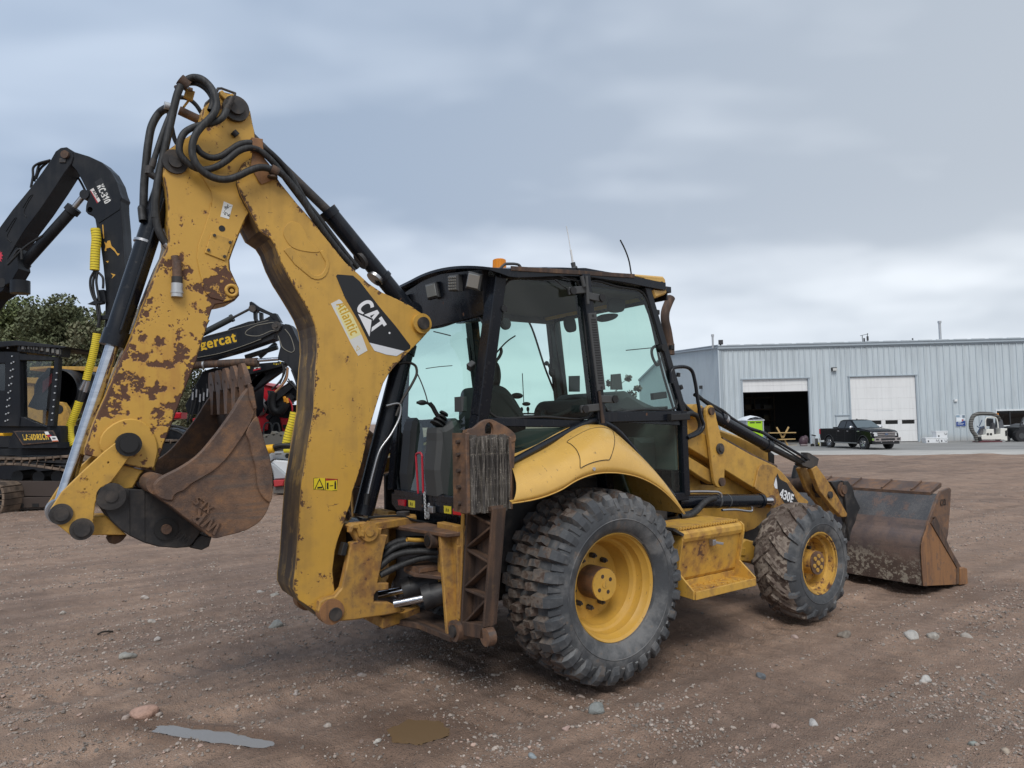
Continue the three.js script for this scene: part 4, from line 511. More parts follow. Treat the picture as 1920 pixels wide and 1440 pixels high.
{
  // roof: crowned shell that overhangs the rear window
  const nx = 22, nz = 20, top = [], bot = [], yS = (x) => 2.665 + 0.075 * sst(-0.65, 0.15, x) - 0.02 * sst(0.4, 0.95, x);
  const yy = (x, z) => yS(x) + 0.1 * (1 - Math.pow(Math.abs(z) / 0.76, 2)) * lerp(1, 0.75, sst(-0.4, 0.5, x)) + (z < -0.2 ? 0.04 * sst(-0.2, -0.7, z) : 0);
  const xR = (z) => -0.66 - 0.04 * (1 - Math.pow(z / 0.76, 2)), xF = 0.93;
  for (let j = 0; j <= nz; j++) { const z = lerp(-0.765, 0.765, j / nz), a = [], b = []; for (let i = 0; i <= nx; i++) { const x = lerp(xR(z), xF, i / nx); a.push([x, yy(x, z), z]); b.push([x, yy(x, z) - lerp(0.018, 0.055, sst(0, 0.12, i / nx)), z]); } top.push(a); bot.push(b); }
  const edge = (f) => loft([f(top), f(bot)]);
  part(cab, 'roof', [loft(top), loft(bot), edge((t) => t.map((r) => r[0])), edge((t) => t.map((r) => r[nx])), edge((t) => t[0]), edge((t) => t[nz])], M.blackPaint);
  partBoth(cab, 'roof_rail', ([beam([-0.5, 2.673, 0.767], [0.6, 2.735, 0.767], 0.03, 0.012)]), M.rustDark, 'rust streaked roof edge');
  part(cab, 'rear_header', [slab([[-0.565, 2.40, -0.58], [-0.565, 2.40, 0.58], [-0.62, 2.68, 0.64], [-0.62, 2.76, 0.0], [-0.62, 2.68, -0.64]], 0.05), slab([[-0.555, 2.40, 0.2], [-0.555, 2.40, 0.585], [-0.555, 2.36, 0.585], [-0.555, 2.385, 0.2]], 0.04)], M.blackPaint);
  const vis = [[.415,2.747],[.534,2.755],[.94,2.773],[.963,2.754],[.976,2.653],[.949,2.634],[.843,2.598],[.822,2.639],[.782,2.704],[.724,2.729],[.547,2.735]];
  const vs = part(cab, 'front_visor', ext(vis, -0.72, 0.74, 0.012), M.fender, 'yellow front roof visor');
  const [lh] = [[.915,2.703]];
  part(vs, 'lamp_hole', [pin(lh[0], lh[1], 0.735, 0.742, 0.028, 20)], M.seal); part(vs, 'side_lamp', [pin(lh[0], lh[1], 0.735, 0.748, 0.014, 16)], M.trim);
  part(vs, 'visor_edge', [bx(0.985, 1.0, 2.6, 2.68, -0.7, 0.72, 0.004)], M.blackPaint);
  part(cab, 'beacon', [rod([-0.2, 2.76, 0.2], [-0.2, 2.875, 0.2], 0.05, 24, 0.044), ball(-0.2, 2.875, 0.2, 0.044, 0.008, 0.044), ...Array.from({ length: 14 }, (_, k) => { const a = k / 14 * 6.283; return rod([-0.2 + Math.cos(a) * 0.05, 2.76, 0.2 + Math.sin(a) * 0.05], [-0.2 + Math.cos(a) * 0.0445, 2.873, 0.2 + Math.sin(a) * 0.0445], 0.004, 5); })], M.amber, 'orange warning beacon');
  part(cab, 'roof_handle', [pipe([[-.555,2.671,.72],[-.537,2.689,.72],[-.509,2.709,.72],[-.479,2.714,.72],[-.432,2.718,.72],[-.403,2.714,.72],[-.382,2.692,.72]], 0.009, 8)], M.trim);
  const a1 = [[.058,3.051,.66],[.075,2.975,.66],[.091,2.882,.66]], a2 = [[1.412,3.324,-.2],[1.469,3.242,-.2],[1.513,3.149,-.2],[1.541,3.014,-.2]];
  const an = part(cab, 'antenna', [pipe(a1, 0.003, 6), rod(...[[.091,2.89,.66],[.112,2.772,.66]], 0.007, 8)], M.white, 'white whip antenna');
  part(an, 'antenna_base', [rod(...[[.108,2.801,.66],[.121,2.75,.66]], 0.016, 8), beam(...[[.052,2.729,.7],[.108,2.754,.7]], 0.03, 0.03)], M.trim);
  part(cab, 'antenna', [pipe(a2, 0.007, 6)], M.hose);
  part(cab, 'loose_cable', [pipe([[-.272,2.696,.76],[-.217,2.708,.76],[-.172,2.702,.76],[-.116,2.673,.76],[-.047,2.658,.76],[.011,2.65,.76],[.095,2.649,.76]], 0.004, 6), pipe([[-.141,2.639,.762],[-.096,2.612,.762],[-.028,2.58,.762]], 0.004, 6), pipe([[.046,2.735,.765],[.093,2.712,.765],[.118,2.687,.765]], 0.004, 6)], M.hose);
}
// windows: one pane each, slightly set into the frame, with rubber edging
function pane(name, c, lab) {
  const [tl, tr, br, bl] = c, rows = [], n = 6; for (let j = 0; j <= n; j++) { const a = at3(tl, bl, j / n), b = at3(tr, br, j / n), r = []; for (let i = 0; i <= n; i++) { const p = at3(a, b, i / n); r.push(p); } rows.push(r); }
  const g = part(cab, name, loft(rows), M.glass, lab);
  const ring = []; [[tl, tr], [tr, br], [br, bl], [bl, tl]].forEach(([p, q]) => { for (const t of [0.06, 0.5, 0.94]) ring.push(at3(p, q, t)); });
  part(g, 'window_seal', new THREE.TubeGeometry(new THREE.CatmullRomCurve3(ring.map(v3), true, 'centripetal'), 60, 0.009, 6, true), M.seal);
  return g;
}
for (const s of [1, -1]) {
  const k = (p) => [p[0], p[1], p[2] * s];
  pane('rear_side_window', [[-0.49, 2.615, 0.672], [0.09, 2.672, 0.742], [0.195, 1.715, 0.75], [-0.585, 1.735, 0.585]].map(k));
  pane('door_window', [[0.17, 2.665, 0.745], [0.74, 2.635, 0.728], [1.085, 1.775, 0.722], [0.275, 1.755, 0.748]].map(k));
  part(cab, 'lower_window', loft([[[-0.6, 1.68, 0.575], [-0.2, 1.665, 0.66], [0.2, 1.655, 0.735]].map(k), [[-0.66, 1.3, 0.545], [-0.2, 1.3, 0.66], [0.25, 1.3, 0.735]].map(k)]), M.glass);
  part(cab, 'lower_window', loft([[[0.3, 1.675, 0.738], [1.1, 1.675, 0.712]].map(k), [[0.32, 1.14, 0.732], [1.11, 1.14, 0.702]].map(k)]), M.glass);
}
pane('rear_window', [[-0.575, 2.39, -0.57], [-0.575, 2.39, 0.57], [-0.725, 1.2, 0.455], [-0.725, 1.2, -0.455]]);
pane('front_window', [[0.98, 2.63, -0.66], [0.79, 2.63, 0.66], [1.16, 1.5, 0.655], [1.16, 1.5, -0.655]]);
part(cab, 'headliner', [bx(-0.48, 1.0, 2.625, 2.655, -0.64, 0.64, 0.01), bx(-0.48, 0.95, 2.58, 2.63, -0.68, -0.6, 0.01)], plain(0.1, 0.1, 0.105, 0.9));
part(cab, 'added_blocking_panel', [bx(1.095, 1.12, 1.12, 1.7, -0.66, 0.66), bx(-0.25, 1.1, 1.14, 1.64, -0.06, 0.02, 0.02), bx(0.0, 1.08, 1.14, 1.5, -0.6, -0.5, 0.02)], plain(0.10, 0.11, 0.105, 0.9));  // added panels, blocking the light that would show through the lower windows
part(cab, 'window_rail', [beam([-0.645, 1.80, -0.54], [-0.645, 1.80, 0.545], 0.012, 0.012)], M.steel);
part(cab, 'latch_box', [bx(-0.66, -0.62, 1.77, 1.87, 0.30, 0.40)], M.trim);
part(cab, 'rear_wiper', [beam([-0.66, 2.08, 0.52], [-0.64, 2.05, 0.49], 0.05, 0.04), pipe([[-.809,2.305,.3],[-.75,2.296,.3],[-.678,2.284,.3]], 0.004, 6), pipe([[-.871,2.057,.3],[-.778,2.071,.3],[-.67,2.082,.3]], 0.003, 6), pipe([[-.958,2.014,.35],[-.929,1.954,.35],[-.901,1.881,.35],[-.888,1.834,.35]], 0.004, 6)], M.trim);
partBoth(cab, 'door_trim', ([pipe([[-0.7, 1.44, 0.95], [-0.15, 1.60, 0.80], [0.1, 1.675, 0.76], [0.2, 1.69, 0.75], [0.36, 1.63, 0.77], [0.6, 1.40, 0.79], [0.9, 1.12, 0.8]], 0.022, 8, 60)]), M.blackPaint);
for (const s of [1, -1]) { // slotted vent strip on the middle post
  const g0 = [0.157, 2.43, 0.79 * s], g1 = [0.222, 1.90, 0.79 * s];
  const vent = part(cab, 'vent_strip', [beam(g0, g1, 0.074, 0.016)], M.trim);
  part(vent, 'vent_slot', Array.from({ length: 26 }, (_, i) => { const c = at3(g0, g1, 0.09 + i * 0.0328); return beam([c[0] - 0.022, c[1], 0.7985 * s], [c[0] + 0.022, c[1] + 0.003, 0.7985 * s], 0.0075, 0.004); }).concat([0.035, 0.965].map((t) => { const c = at3(g0, g1, t); return pin(c[0], c[1], 0.795 * s, 0.801 * s, 0.009); })), M.seal);
}
{ // door hinges on the near side
  const hg = (a, b, r1) => { const m = part(cab, 'hinge', [beam(a, b, 0.05, 0.018)], M.trim); part(m, 'hinge_bolt', [rod([r1[0], r1[1], r1[2] - 0.02], [r1[0], r1[1], r1[2] + 0.022], 0.026, 14)], M.seal); };
  hg(...[[-.042,2.566,.785],[.138,2.595,.785]], [[-.015,2.568,.785]][0]); hg(...[[.119,2.547,.79],[.26,2.536,.79]], [[.242,2.541,.79]][0]);
  hg(...[[.041,1.772,.785],[.218,1.785,.785]], [[.067,1.772,.785]][0]); hg(...[[.204,1.84,.79],[.357,1.837,.79]], [[.337,1.838,.79]][0]);
  part(cab, 'hinge_rod', [rod(...[[.107,2.68,.8],[.115,2.488,.8]], 0.011, 8), rod(...[[.064,2.675,.8],[.083,2.604,.8]], 0.014, 8)], M.trim);
  part(cab, 'hinge_rod', [rod(...[[.196,1.892,.8],[.22,1.686,.8]], 0.011, 8), rod(...[[.216,1.732,.8],[.223,1.675,.8]], 0.014, 8)], M.rustDark);
  part(cab, 'door_handle', [beam(...[[.927,1.704,.76],[1.135,1.707,.76]], 0.05, 0.05)], M.seal);
}
{ // rear bar under the window with lights, stickers, red bar and chain
  const bar = part(cab, 'rear_bar', [slab([[-.74,1.191,-.445],[-.74,1.213,.094],[-.74,1.201,.521],[-.74,1.1,.539],[-.74,1.102,.214],[-.74,1.069,-.372],[-.74,1.105,-.444]], 0.07, 0.008), beam(...[[-.76,1.193,-.386],[-.76,1.202,.548]], 0.035, 0.05, [0, 1, 0])], M.blackPaint);
  part(bar, 'tail_light', [slab([[-.782,1.15,-.31],[-.782,1.156,-.192],[-.782,1.11,-.198],[-.782,1.108,-.3]], 0.016, 0.004)], M.redLens); part(bar, 'tail_light', [slab([[-.782,1.152,.476],[-.782,1.153,.581],[-.782,1.118,.586],[-.782,1.114,.477]], 0.016, 0.004)], M.redLens);
  const st = plain(0.6, 0.5, 0.03, 0.5);
  for (const q of [[[-.777,1.157,-.16],[-.777,1.158,-.061],[-.777,1.111,-.063],[-.777,1.109,-.158]], [[-.777,1.16,.346],[-.777,1.162,.437],[-.777,1.114,.437],[-.777,1.112,.348]]]) {
    const t = part(bar, 'warning_sticker', [slab(q, 0.003, 0)], st); const c = at3(q[0], q[2], 0.5);
    part(t, 'sticker_print', [beam([c[0] - 0.003, c[1] + 0.012, c[2] - 0.012], [c[0] - 0.003, c[1] - 0.012, c[2] - 0.018], 0.003, 0.002, [1, 0, 0]), beam([c[0] - 0.003, c[1] + 0.012, c[2] - 0.012], [c[0] - 0.003, c[1] - 0.012, c[2] - 0.004], 0.003, 0.002, [1, 0, 0]), beam([c[0] - 0.003, c[1] + 0.008, c[2] + 0.012], [c[0] - 0.003, c[1] - 0.012, c[2] + 0.012], 0.008, 0.002, [1, 0, 0])], M.seal);
  }
  part(bar, 'bar_bracket', [slab([[-.79,1.209,-.012],[-.79,1.214,.098],[-.79,1.101,.094],[-.79,1.099,-.009]], 0.03, 0.005)], M.blackPaint);
  part(cab, 'locking_bar', poly([[-.8,1.218,.033],[-.8,1.474,.008],[-.8,1.487,.015],[-.8,1.495,.038],[-.8,1.497,.071],[-.8,1.489,.089],[-.8,1.476,.097],[-.8,1.227,.107]], 0.008, 8), M.red, 'red locking bar');
  const [c0, c1] = [[-.81,1.23,.142],[-.81,1.065,.156]], ch = []; for (let i = 0; i < 13; i++) { const t = new THREE.TorusGeometry(0.0105, 0.0034, 6, 12); t.scale(0.75, 1.2, 1); t.rotateY(i % 2 ? 0.4 : 1.9); const c = at3(c0, c1, (i + 0.5) / 13); t.translate(c[0], c[1], c[2]); ch.push(t); }
  const [d0, d1] = [[-.8,1.156,.184],[-.8,1.066,.175]]; for (let i = 0; i < 8; i++) { const t = new THREE.TorusGeometry(0.0105, 0.0034, 6, 12); t.scale(0.75, 1.2, 1); t.rotateY(i % 2 ? 0.4 : 1.9); const c = at3(d0, d1, (i + 0.5) / 8); t.translate(c[0], c[1], c[2]); ch.push(t); }
  part(cab, 'chain', ch, M.galv); part(cab, 'padlock', [slab([[-.8,1.147,.183],[-.8,1.148,.256],[-.8,1.106,.255],[-.8,1.101,.225],[-.8,1.118,.195]], 0.03, 0.006)], M.steel);
}
// work lights under the roof edge
function workLight(c, r, n, led) {
  const g = part(cab, 'work_light', (() => { const k = bx(-0.05, 0.05, -0.055, 0.055, -0.03, 0.03, 0.012); k.rotateZ(r * 0.2); k.lookAt(V(...n)); k.translate(...c); return k; })(), M.trim);
  const lz = led ? Array.from({ length: 20 }, (_, i) => bx(-0.042 + (i % 4) * 0.022, -0.025 + (i % 4) * 0.022, -0.046 + Math.floor(i / 4) * 0.019, -0.032 + Math.floor(i / 4) * 0.019, 0.028, 0.035, 0.002)) : [bx(-0.04, 0.04, -0.043, 0.043, 0.028, 0.034, 0.004)];
  part(g, 'lens', lz.map((k) => { k.rotateZ(r * 0.2); k.lookAt(V(...n)); k.translate(...c); return k; }), M.lens);
}
workLight([-0.655, 2.634, 0.03], 0.6, [-1, -0.12, 0.5]); workLight([-0.655, 2.637, 0.34], -0.5, [-1, -0.1, 0.15], true); workLight([-0.655, 2.608, 0.58], -1.4, [-1, -0.2, 0.75]); workLight([-0.64, 2.62, -0.43], 0, [-1, -0.15, -0.8]);
part(cab, 'mirror', [slab(smooth([[.658,2.632,.45],[.757,2.65,.45],[.796,2.614,.45],[.781,2.54,.45],[.71,2.519,.45],[.64,2.527,.45],[.626,2.58,.45]], 3), 0.04, 0.006)], M.trim);
part(cab, 'mirror', [slab(smooth([[.735,2.57,-.2],[.824,2.582,-.2],[.852,2.521,-.2],[.85,2.463,-.2],[.768,2.447,-.2],[.733,2.491,-.2]], 3), 0.03, 0.006)], M.trim);
part(cab, 'sun_shade', [slab(smooth([[.742,2.496,.2],[.75,2.527,.2],[.919,2.561,.2],[.967,2.553,.2],[.933,2.52,.2],[.799,2.484,.2]], 3), 0.03, 0.006)], M.seal);
// inside: seat, consoles, levers, wheel
part(cab, 'seat', [ext(smooth([[-.375,1.657],[-.381,1.893],[-.358,1.94],[-.295,1.955],[-.226,1.937],[-.158,1.874],[-.1,1.796],[-.066,1.738],[-.056,1.64]], 3), -0.14, 0.34, 0.06), ext(smooth([[-.31,1.952],[-.322,2.009],[-.307,2.086],[-.259,2.136],[-.219,2.118],[-.198,2.041],[-.211,1.963],[-.23,1.929]], 3), -0.04, 0.24, 0.05), bx(-0.62, 0.06, 1.2, 1.5, -0.25, 0.27, 0.06)], M.seat);
part(cab, 'steering_column', [ext(smooth([[.473,1.746],[.489,1.811],[.538,1.854],[.68,1.865],[.825,1.86],[.928,1.82],[.94,1.73]], 3), -0.35, 0.2, 0.04), beam([0.75, 1.2, 0], [0.6, 1.72, 0], 0.12, 0.12), (() => { const g = new THREE.TorusGeometry(0.17, 0.016, 8, 28); g.rotateX(Math.PI / 2); g.rotateZ(0.45); g.translate(0.52, 1.8, 0); return g; })()], M.seat);
part(cab, 'dashboard', [ext(smooth([[.716,1.757],[.742,1.882],[.843,1.92],[.915,1.893],[1.032,1.84],[1.168,1.796],[1.339,1.762],[1.118,1.72],[.821,1.724]], 3), -0.4, 0.42, 0.05), bx(0.85, 1.08, 1.14, 1.55, -0.5, 0.5, 0.04)], M.console);
const cons = part(cab, 'control_console', [ext(smooth([[-.785,1.213],[-.782,1.58],[-.774,1.666],[-.733,1.668],[-.685,1.691],[-.635,1.729],[-.601,1.695],[-.581,1.634],[-.593,1.192]], 2), 0.1, 0.3, 0.03)], M.console);
part(cab, 'control_console', [ext(smooth([[-.728,1.163],[-.716,1.546],[-.691,1.715],[-.654,1.741],[-.611,1.674],[-.602,1.515],[-.626,1.155]], 2), -0.4, -0.22, 0.03)], M.console);
part(cons, 'lever_boot', [0, 1, 2, 3].map((i) => { const [a, b] = [[-.747,1.683,.22],[-.697,1.757,.22]], c = at3(a, b, i / 3), d = at3(a, b, i / 3 + 0.14); return rod(c, d, 0.055 - i * 0.007, 16, 0.05 - i * 0.007); }), M.seal);
part(cons, 'control_lever', [pipe([[-.732,1.733,.22],[-.762,1.776,.22],[-.779,1.806,.22],[-.802,1.83,.22]], 0.016, 8), ball(...[[-.859,1.836,.22]][0], 0.035, 0.018, 0.02), pipe([[-.799,1.827,.22],[-.832,1.834,.22],[-.898,1.836,.22]], 0.009, 8)], M.seal);
part(cab, 'cab_lever', [...[[395, 1092], [440, 1090], [508, 1098]].flatMap(([x]) => []), rod(...[[.12,1.749,0],[.118,1.79,0]], 0.006, 8), ball(...[[.118,1.788,0]][0], 0.012, 0.02, 0.012), rod(...[[.18,1.748,0],[.178,1.789,0]], 0.006, 8), ball(...[[.178,1.791,0]][0], 0.012, 0.02, 0.012), rod(...[[.265,1.747,0],[.266,1.78,0]], 0.008, 8), ball(...[[.267,1.786,0]][0], 0.018, 0.02, 0.018), ball(...[[.164,1.831,0]][0], 0.038, 0.016, 0.02), ball(...[[.292,1.907,-.3]][0], 0.06, 0.025, 0.02), rod(...[[.359,1.851,-.3],[.351,2.093,-.3]], 0.0035, 6)], M.seal);
part(cab, 'window_latch', [pin(-.509,2.423, 0.66, 0.70, 0.022), pin(-.441,2.341, 0.6, 0.615, 0.04), pipe([[-.507,2.404,.62],[-.482,2.371,.62],[-.467,2.337,.62]], 0.008, 6), rod(...[[-.503,2.408,.66],[-.504,2.355,.66]], 0.008, 6), pipe([[-.486,2.114,.5],[-.415,2.188,.5],[-.348,2.245,.5],[-.286,2.282,.5]], 0.005, 6), pipe([[-.409,2.193,.5],[-.405,2.166,.5],[-.433,2.12,.5],[-.46,2.106,.5]], 0.011, 8), ball(...[[-.46,2.106,.5]][0], 0.022)], M.seal);
part(cab, 'window_latch', [ball(...[[.922,2.224,-.7]][0], 0.022), pipe([[.938,2.218,-.7],[.96,2.182,-.7],[.958,2.133,-.7],[.981,2.106,-.7]], 0.012, 8), bx(...[0, 0].map((_, i) => [[.959,2.207,-.7],[1.031,2.209,-.7]][i][0]), ...[0, 0].map((_, i) => [[.958,2.163,-.7],[.961,2.268,-.7]][i][1]), -0.71, -0.67)], M.seal);
part(cab, 'display_screen', [slab([[.595,2.036,.5],[.685,2.044,.5],[.701,1.922,.5],[.587,1.921,.5]], 0.02), slab([[.893,2.084,-.35],[1.011,2.089,-.35],[1.006,1.947,-.35],[.891,1.947,-.35]], 0.02)], M.trim);
part(cab, 'door_latch', [beam(...[[.834,1.862,.68],[.979,1.877,.68]], 0.05, 0.04), pipe([[.946,2.266,.66],[.871,2.222,.66],[.876,2.161,.66],[.924,2.102,.66],[.947,2.133,.66]], 0.011, 6), rod(...[[.657,2.211,.6],[.979,2.247,.6]], 0.004, 6), pin(.901,2.227, 0.71, 0.76, 0.028)], M.seal);
part(cab, 'grab_rail', [pipe([[.986,1.961,.74],[.985,2.037,.74],[1.009,2.075,.74],[1.063,2.087,.74],[1.165,2.087,.74],[1.221,2.06,.74],[1.252,1.98,.74],[1.279,1.824,.74],[1.308,1.7,.74],[1.335,1.637,.74],[1.302,1.591,.74],[1.23,1.562,.74],[1.145,1.546,.74]], 0.014, 8)], M.blackPaint);
part(cab, 'exhaust_pipe', [pipe([[1.581,2.318,.2],[1.554,2.456,.2],[1.53,2.548,.2],[1.536,2.618,.2],[1.573,2.691,.2],[1.613,2.751,.2]], 0.038, 14, 40), rod(...[[1.573,2.341,.2],[1.569,2.248,.2]], 0.045, 14)], M.rustDark, 'black and rusty exhaust stack');
part(cab, 'side_lamp', [beam(...[[.878,2.514,.72],[.877,2.479,.72]], 0.03, 0.03), beam(...[[1.02,2.253,.72],[1.018,2.217,.72]], 0.03, 0.04), beam(...[[1.076,2.03,.72],[1.098,2.028,.72]], 0.03, 0.03), beam(...[[1.102,1.948,.72],[1.115,1.917,.72]], 0.03, 0.03)], M.seal);

// ---- rear fenders ----
{
  const T = [[-.689,1.428,1],[-.504,1.476,.95],[-.275,1.542,.9],[-.073,1.623,.86],[.077,1.663,.85],[.203,1.652,.85],[.301,1.582,.88],[.407,1.456,.93],[.484,1.323,1],[.547,1.185,1.08],[.617,1.055,1.15]];
  const Bt = [[-.8,1.242,1.15],[-.667,1.248,1.15],[-.573,1.26,1.15],[-.453,1.288,1.15],[-.297,1.346,1.15],[-.135,1.37,1.15],[.05,1.357,1.15],[.225,1.315,1.15],[.387,1.24,1.15],[.526,1.138,1.15],[.61,1.053,1.15]];
  const res = (p, n) => { const c = new THREE.CatmullRomCurve3(p.map(v3), false, 'centripetal'); return c.getPoints(n); };
  const n = 48, a = res(T, n), b = res(Bt, n), inn = a.map((p, i) => V(lerp(p.x, b[i].x, 0.0), p.y + 0.004, 0.7)), rows = [];
  rows.push(inn.map((p) => p.toArray()));
  for (let k = 0; k <= 10; k++) { const t = k / 10, w = Math.sin(t * Math.PI); rows.push(a.map((p, i) => { const q = b[i], e = Math.sin(Math.min(1, i / n) * Math.PI); return [lerp(p.x, q.x, t), lerp(p.y, q.y, t) + 0.035 * w * e, lerp(p.z, q.z, Math.sin(t * Math.PI / 2)) + 0.012 * w]; })); }
  rows.push(b.map((p) => [p.x, p.y + 0.015, p.z - 0.025]));
  const fd = loft(rows);
  for (const s of [1, -1]) {
    const f = part(B, 'rear_fender', s > 0 ? fd.clone() : mirror(fd), M.fender, s > 0 ? 'shiny yellow rear fender on the near side' : undefined);
    if (s < 0) continue;
    // access lid: a thin proud skin following the fender, with a lock
    const at = (i, k) => { const r = rows[k], j = Math.floor(i), q = r[j], w = r[Math.min(n, j + 1)], t = i - j; return [lerp(q[0], w[0], t), lerp(q[1], w[1], t) + 0.002, lerp(q[2], w[2], t) + 0.003]; };
    const lid = []; for (let k = 2; k <= 9.5; k++) { const r = []; for (let j = 0; j <= 14; j++) r.push(at(lerp(12 + (k - 2) * 0.75, 25.5 - (k - 2) * 0.15, j / 14), k)); lid.push(r); }
    part(f, 'access_lid', loft(lid), M.fender);
    const seam = [...lid[0], ...lid.map((r) => r[14]), ...lid[lid.length - 1].slice().reverse(), ...lid.map((r) => r[0]).reverse()].filter((_, i) => i % 2 === 0);
    part(f, 'lid_seam', new THREE.TubeGeometry(new THREE.CatmullRomCurve3(seam.map(v3), true, 'centripetal'), 160, 0.0022, 5, true), M.seal);
    const [kx] = [[-.186,1.399,1.14]]; part(f, 'lid_lock', [rod([kx[0], kx[1], 1.1], [kx[0], kx[1], 1.158], 0.011, 12)], M.galv);
    part(f, 'fender_lip', pipe(b.filter((_, i) => i % 3 === 0).map((p) => p.toArray()), 0.004, 6, 80), M.fender);
  }
  partBoth(B, 'wheel_arch', ([ext([[-0.72, 0.75], [0.95, 0.75], [0.95, 1.0], [0.6, 1.3], [0.25, 1.62], [-0.1, 1.55], [-0.45, 1.42], [-0.72, 1.3]], 0.66, 0.69), slab([[0.56, 0.95, 0.7], [0.56, 0.95, 1.1], [0.66, 0.9, 1.1], [0.66, 0.9, 0.7]], 0.02)]), M.blackSteel);
}
// ---- wheels ----
function rearWheel(s) {
  const zc = 0.92, cy = 0.653, g = (list) => [list].flat(3).map((q) => { q.translate(0, 0, zc); q = s > 0 ? q : mirror(q); q.translate(0, cy, 0); return q; });
  const w = part(B, 'rear_wheel', g(lathe([[0.2, -0.06], [0.24, -0.055], [0.25, -0.02], [0.262, 0.02], [0.262, 0.05], [0.275, 0.075], [0.29, 0.085], [0.298, 0.11], [0.298, 0.135], [0.308, 0.15], [0.318, 0.18], [0.332, 0.19], [0.338, 0.196], [0.332, 0.202], [0.31, 0.196], [0.31, 0.2]].slice(0, 14), 72)), M.rim);
  part(w, 'wheel_disc', g([lathe([[0.05, -0.05], [0.262, -0.055]], 48), lathe([[0.33, -0.19], [0.3, -0.15], [0.262, -0.05]], 48)]), M.rim);
  part(w, 'hub', g([pin(0, 0, -0.055, 0.088, 0.104, 40)]), M.rust);
  part(w, 'hub_face', g([pin(0, 0, 0.088, 0.098, 0.1, 40), pin(0, 0, 0.097, 0.102, 0.022, 24)]), M.rim);
  part(w, 'hub_recess', g([0.5, 1.9, 3.7, 5.2].map((a) => pin(Math.cos(a) * 0.055, Math.sin(a) * 0.055, 0.095, 0.0995, 0.013, 12))), M.rustDark);
  for (let k = 0; k < 10; k++) { const a = k * 0.628 + 0.2; part(w, 'wheel_nut', g([rod([Math.cos(a) * 0.165, Math.sin(a) * 0.165, -0.05], [Math.cos(a) * 0.165, Math.sin(a) * 0.165, -0.015], 0.018, 6), rod([Math.cos(a) * 0.165, Math.sin(a) * 0.165, -0.05], [Math.cos(a) * 0.165, Math.sin(a) * 0.165, 0.003], 0.009, 8)]), M.pinDark); }
  const ty = part(w, 'tyre', g([lathe([[0.33, 0.17], [0.335, 0.196], [0.3446, 0.21], [0.3674, 0.228], [0.3949, 0.242], [0.4224, 0.25], [0.4251, 0.254], [0.4288, 0.25], [0.4589, 0.248], [0.491, 0.238], [0.5184, 0.22], [0.5376, 0.195], [0.5486, 0.15], [0.5541, 0.07], [0.555, 0], [0.5541, -0.07], [0.5486, -0.15], [0.5376, -0.195], [0.5184, -0.22], [0.491, -0.238], [0.4589, -0.248], [0.3949, -0.242], [0.3446, -0.21], [0.33, -0.17]], 96)]), M.tyre);
  const R = rng(77), N = 26, lugs = [], sides = [];
  const sq = (l) => [l].flat(3).map((q) => { const p = q.attributes.position; for (let i = 0; i < p.count; i++) { const x = p.getX(i), y = p.getY(i), r = Math.hypot(x, y); if (r > 0.34) { const k = (0.34 + (r - 0.34) * 0.915) / r; p.setXY(i, x * k, Math.max(y * k, -0.606)); } } q.computeVertexNormals(); return q; });
  const P = (a, r, z) => [Math.cos(a) * r, Math.sin(a) * r, z];
  const block = (a, z0, z1, w0, w1, r0, r1, sk = 0) => { const j = () => (R() - 0.5) * 0.012; return mk8([P(a - w0 + sk, r0, z0), P(a + w0 + sk, r0, z0), P(a + w1, r0, z1), P(a - w1, r0, z1)], [P(a - w0 * 0.72 + sk, r1 + j() * 0.4, z0 + 0.008), P(a + w0 * 0.72 + sk, r1, z0 + 0.008), P(a + w1 * 0.72, r1 - 0.004, z1 - 0.01), P(a - w1 * 0.72, r1 - 0.004 + j() * 0.4, z1 - 0.01)]); };
  for (let i = 0; i < N; i++) for (const sd of [1, -1]) {
    const a = (i + (sd > 0 ? 0 : 0.5)) / N * Math.PI * 2 + (R() - 0.5) * 0.02;
    // shoulder lug: tread block that runs over the shoulder and down the side wall
    const wr = 0.082, jr = (R() - 0.5) * 0.008, f = (l) => (sd > 0 ? l : l.slice().reverse());
    lugs.push(mk8(f([P(a - wr, 0.562, sd * 0.112), P(a + wr, 0.562, sd * 0.112), P(a + wr, 0.54, sd * 0.205), P(a - wr, 0.54, sd * 0.205)]), f([P(a - wr * 0.66, 0.626 + jr, sd * 0.118), P(a + wr * 0.66, 0.626 + jr, sd * 0.118), P(a + wr * 0.6, 0.608 + jr, sd * 0.206), P(a - wr * 0.6, 0.608 + jr, sd * 0.206)])));
    // the same lug runs down the side wall and fades out
    const st = [[0.608 + jr, 0.204, 0.6, 0.545, 0.19], [0.575, 0.236, 0.6, 0.53, 0.2], [0.53, 0.252, 0.55, 0.515, 0.228], [0.478, 0.2505, 0.42, 0.476, 0.244]];
    for (let k = 0; k < 3; k++) { const [r0, z0, w0, b0, y0] = st[k], [r1, z1, w1, b1, y1] = st[k + 1]; sides.push(mk8(f([P(a - wr * (w0 + 0.4), b0, sd * y0), P(a + wr * (w0 + 0.4), b0, sd * y0), P(a + wr * (w1 + 0.4), b1, sd * y1), P(a - wr * (w1 + 0.4), b1, sd * y1)]), f([P(a - wr * w0, r0, sd * z0), P(a + wr * w0, r0, sd * z0), P(a + wr * w1, r1, sd * z1), P(a - wr * w1, r1, sd * z1)]))); }
    const m = a + 0.121; sides.push(mk8(f([P(m - 0.05, 0.556, sd * 0.19), P(m + 0.05, 0.556, sd * 0.19), P(m + 0.03, 0.492, sd * 0.238), P(m - 0.03, 0.492, sd * 0.238)]), f([P(m - 0.032, 0.572, sd * 0.212), P(m + 0.032, 0.572, sd * 0.212), P(m + 0.018, 0.5, sd * 0.25), P(m - 0.018, 0.5, sd * 0.25)])));
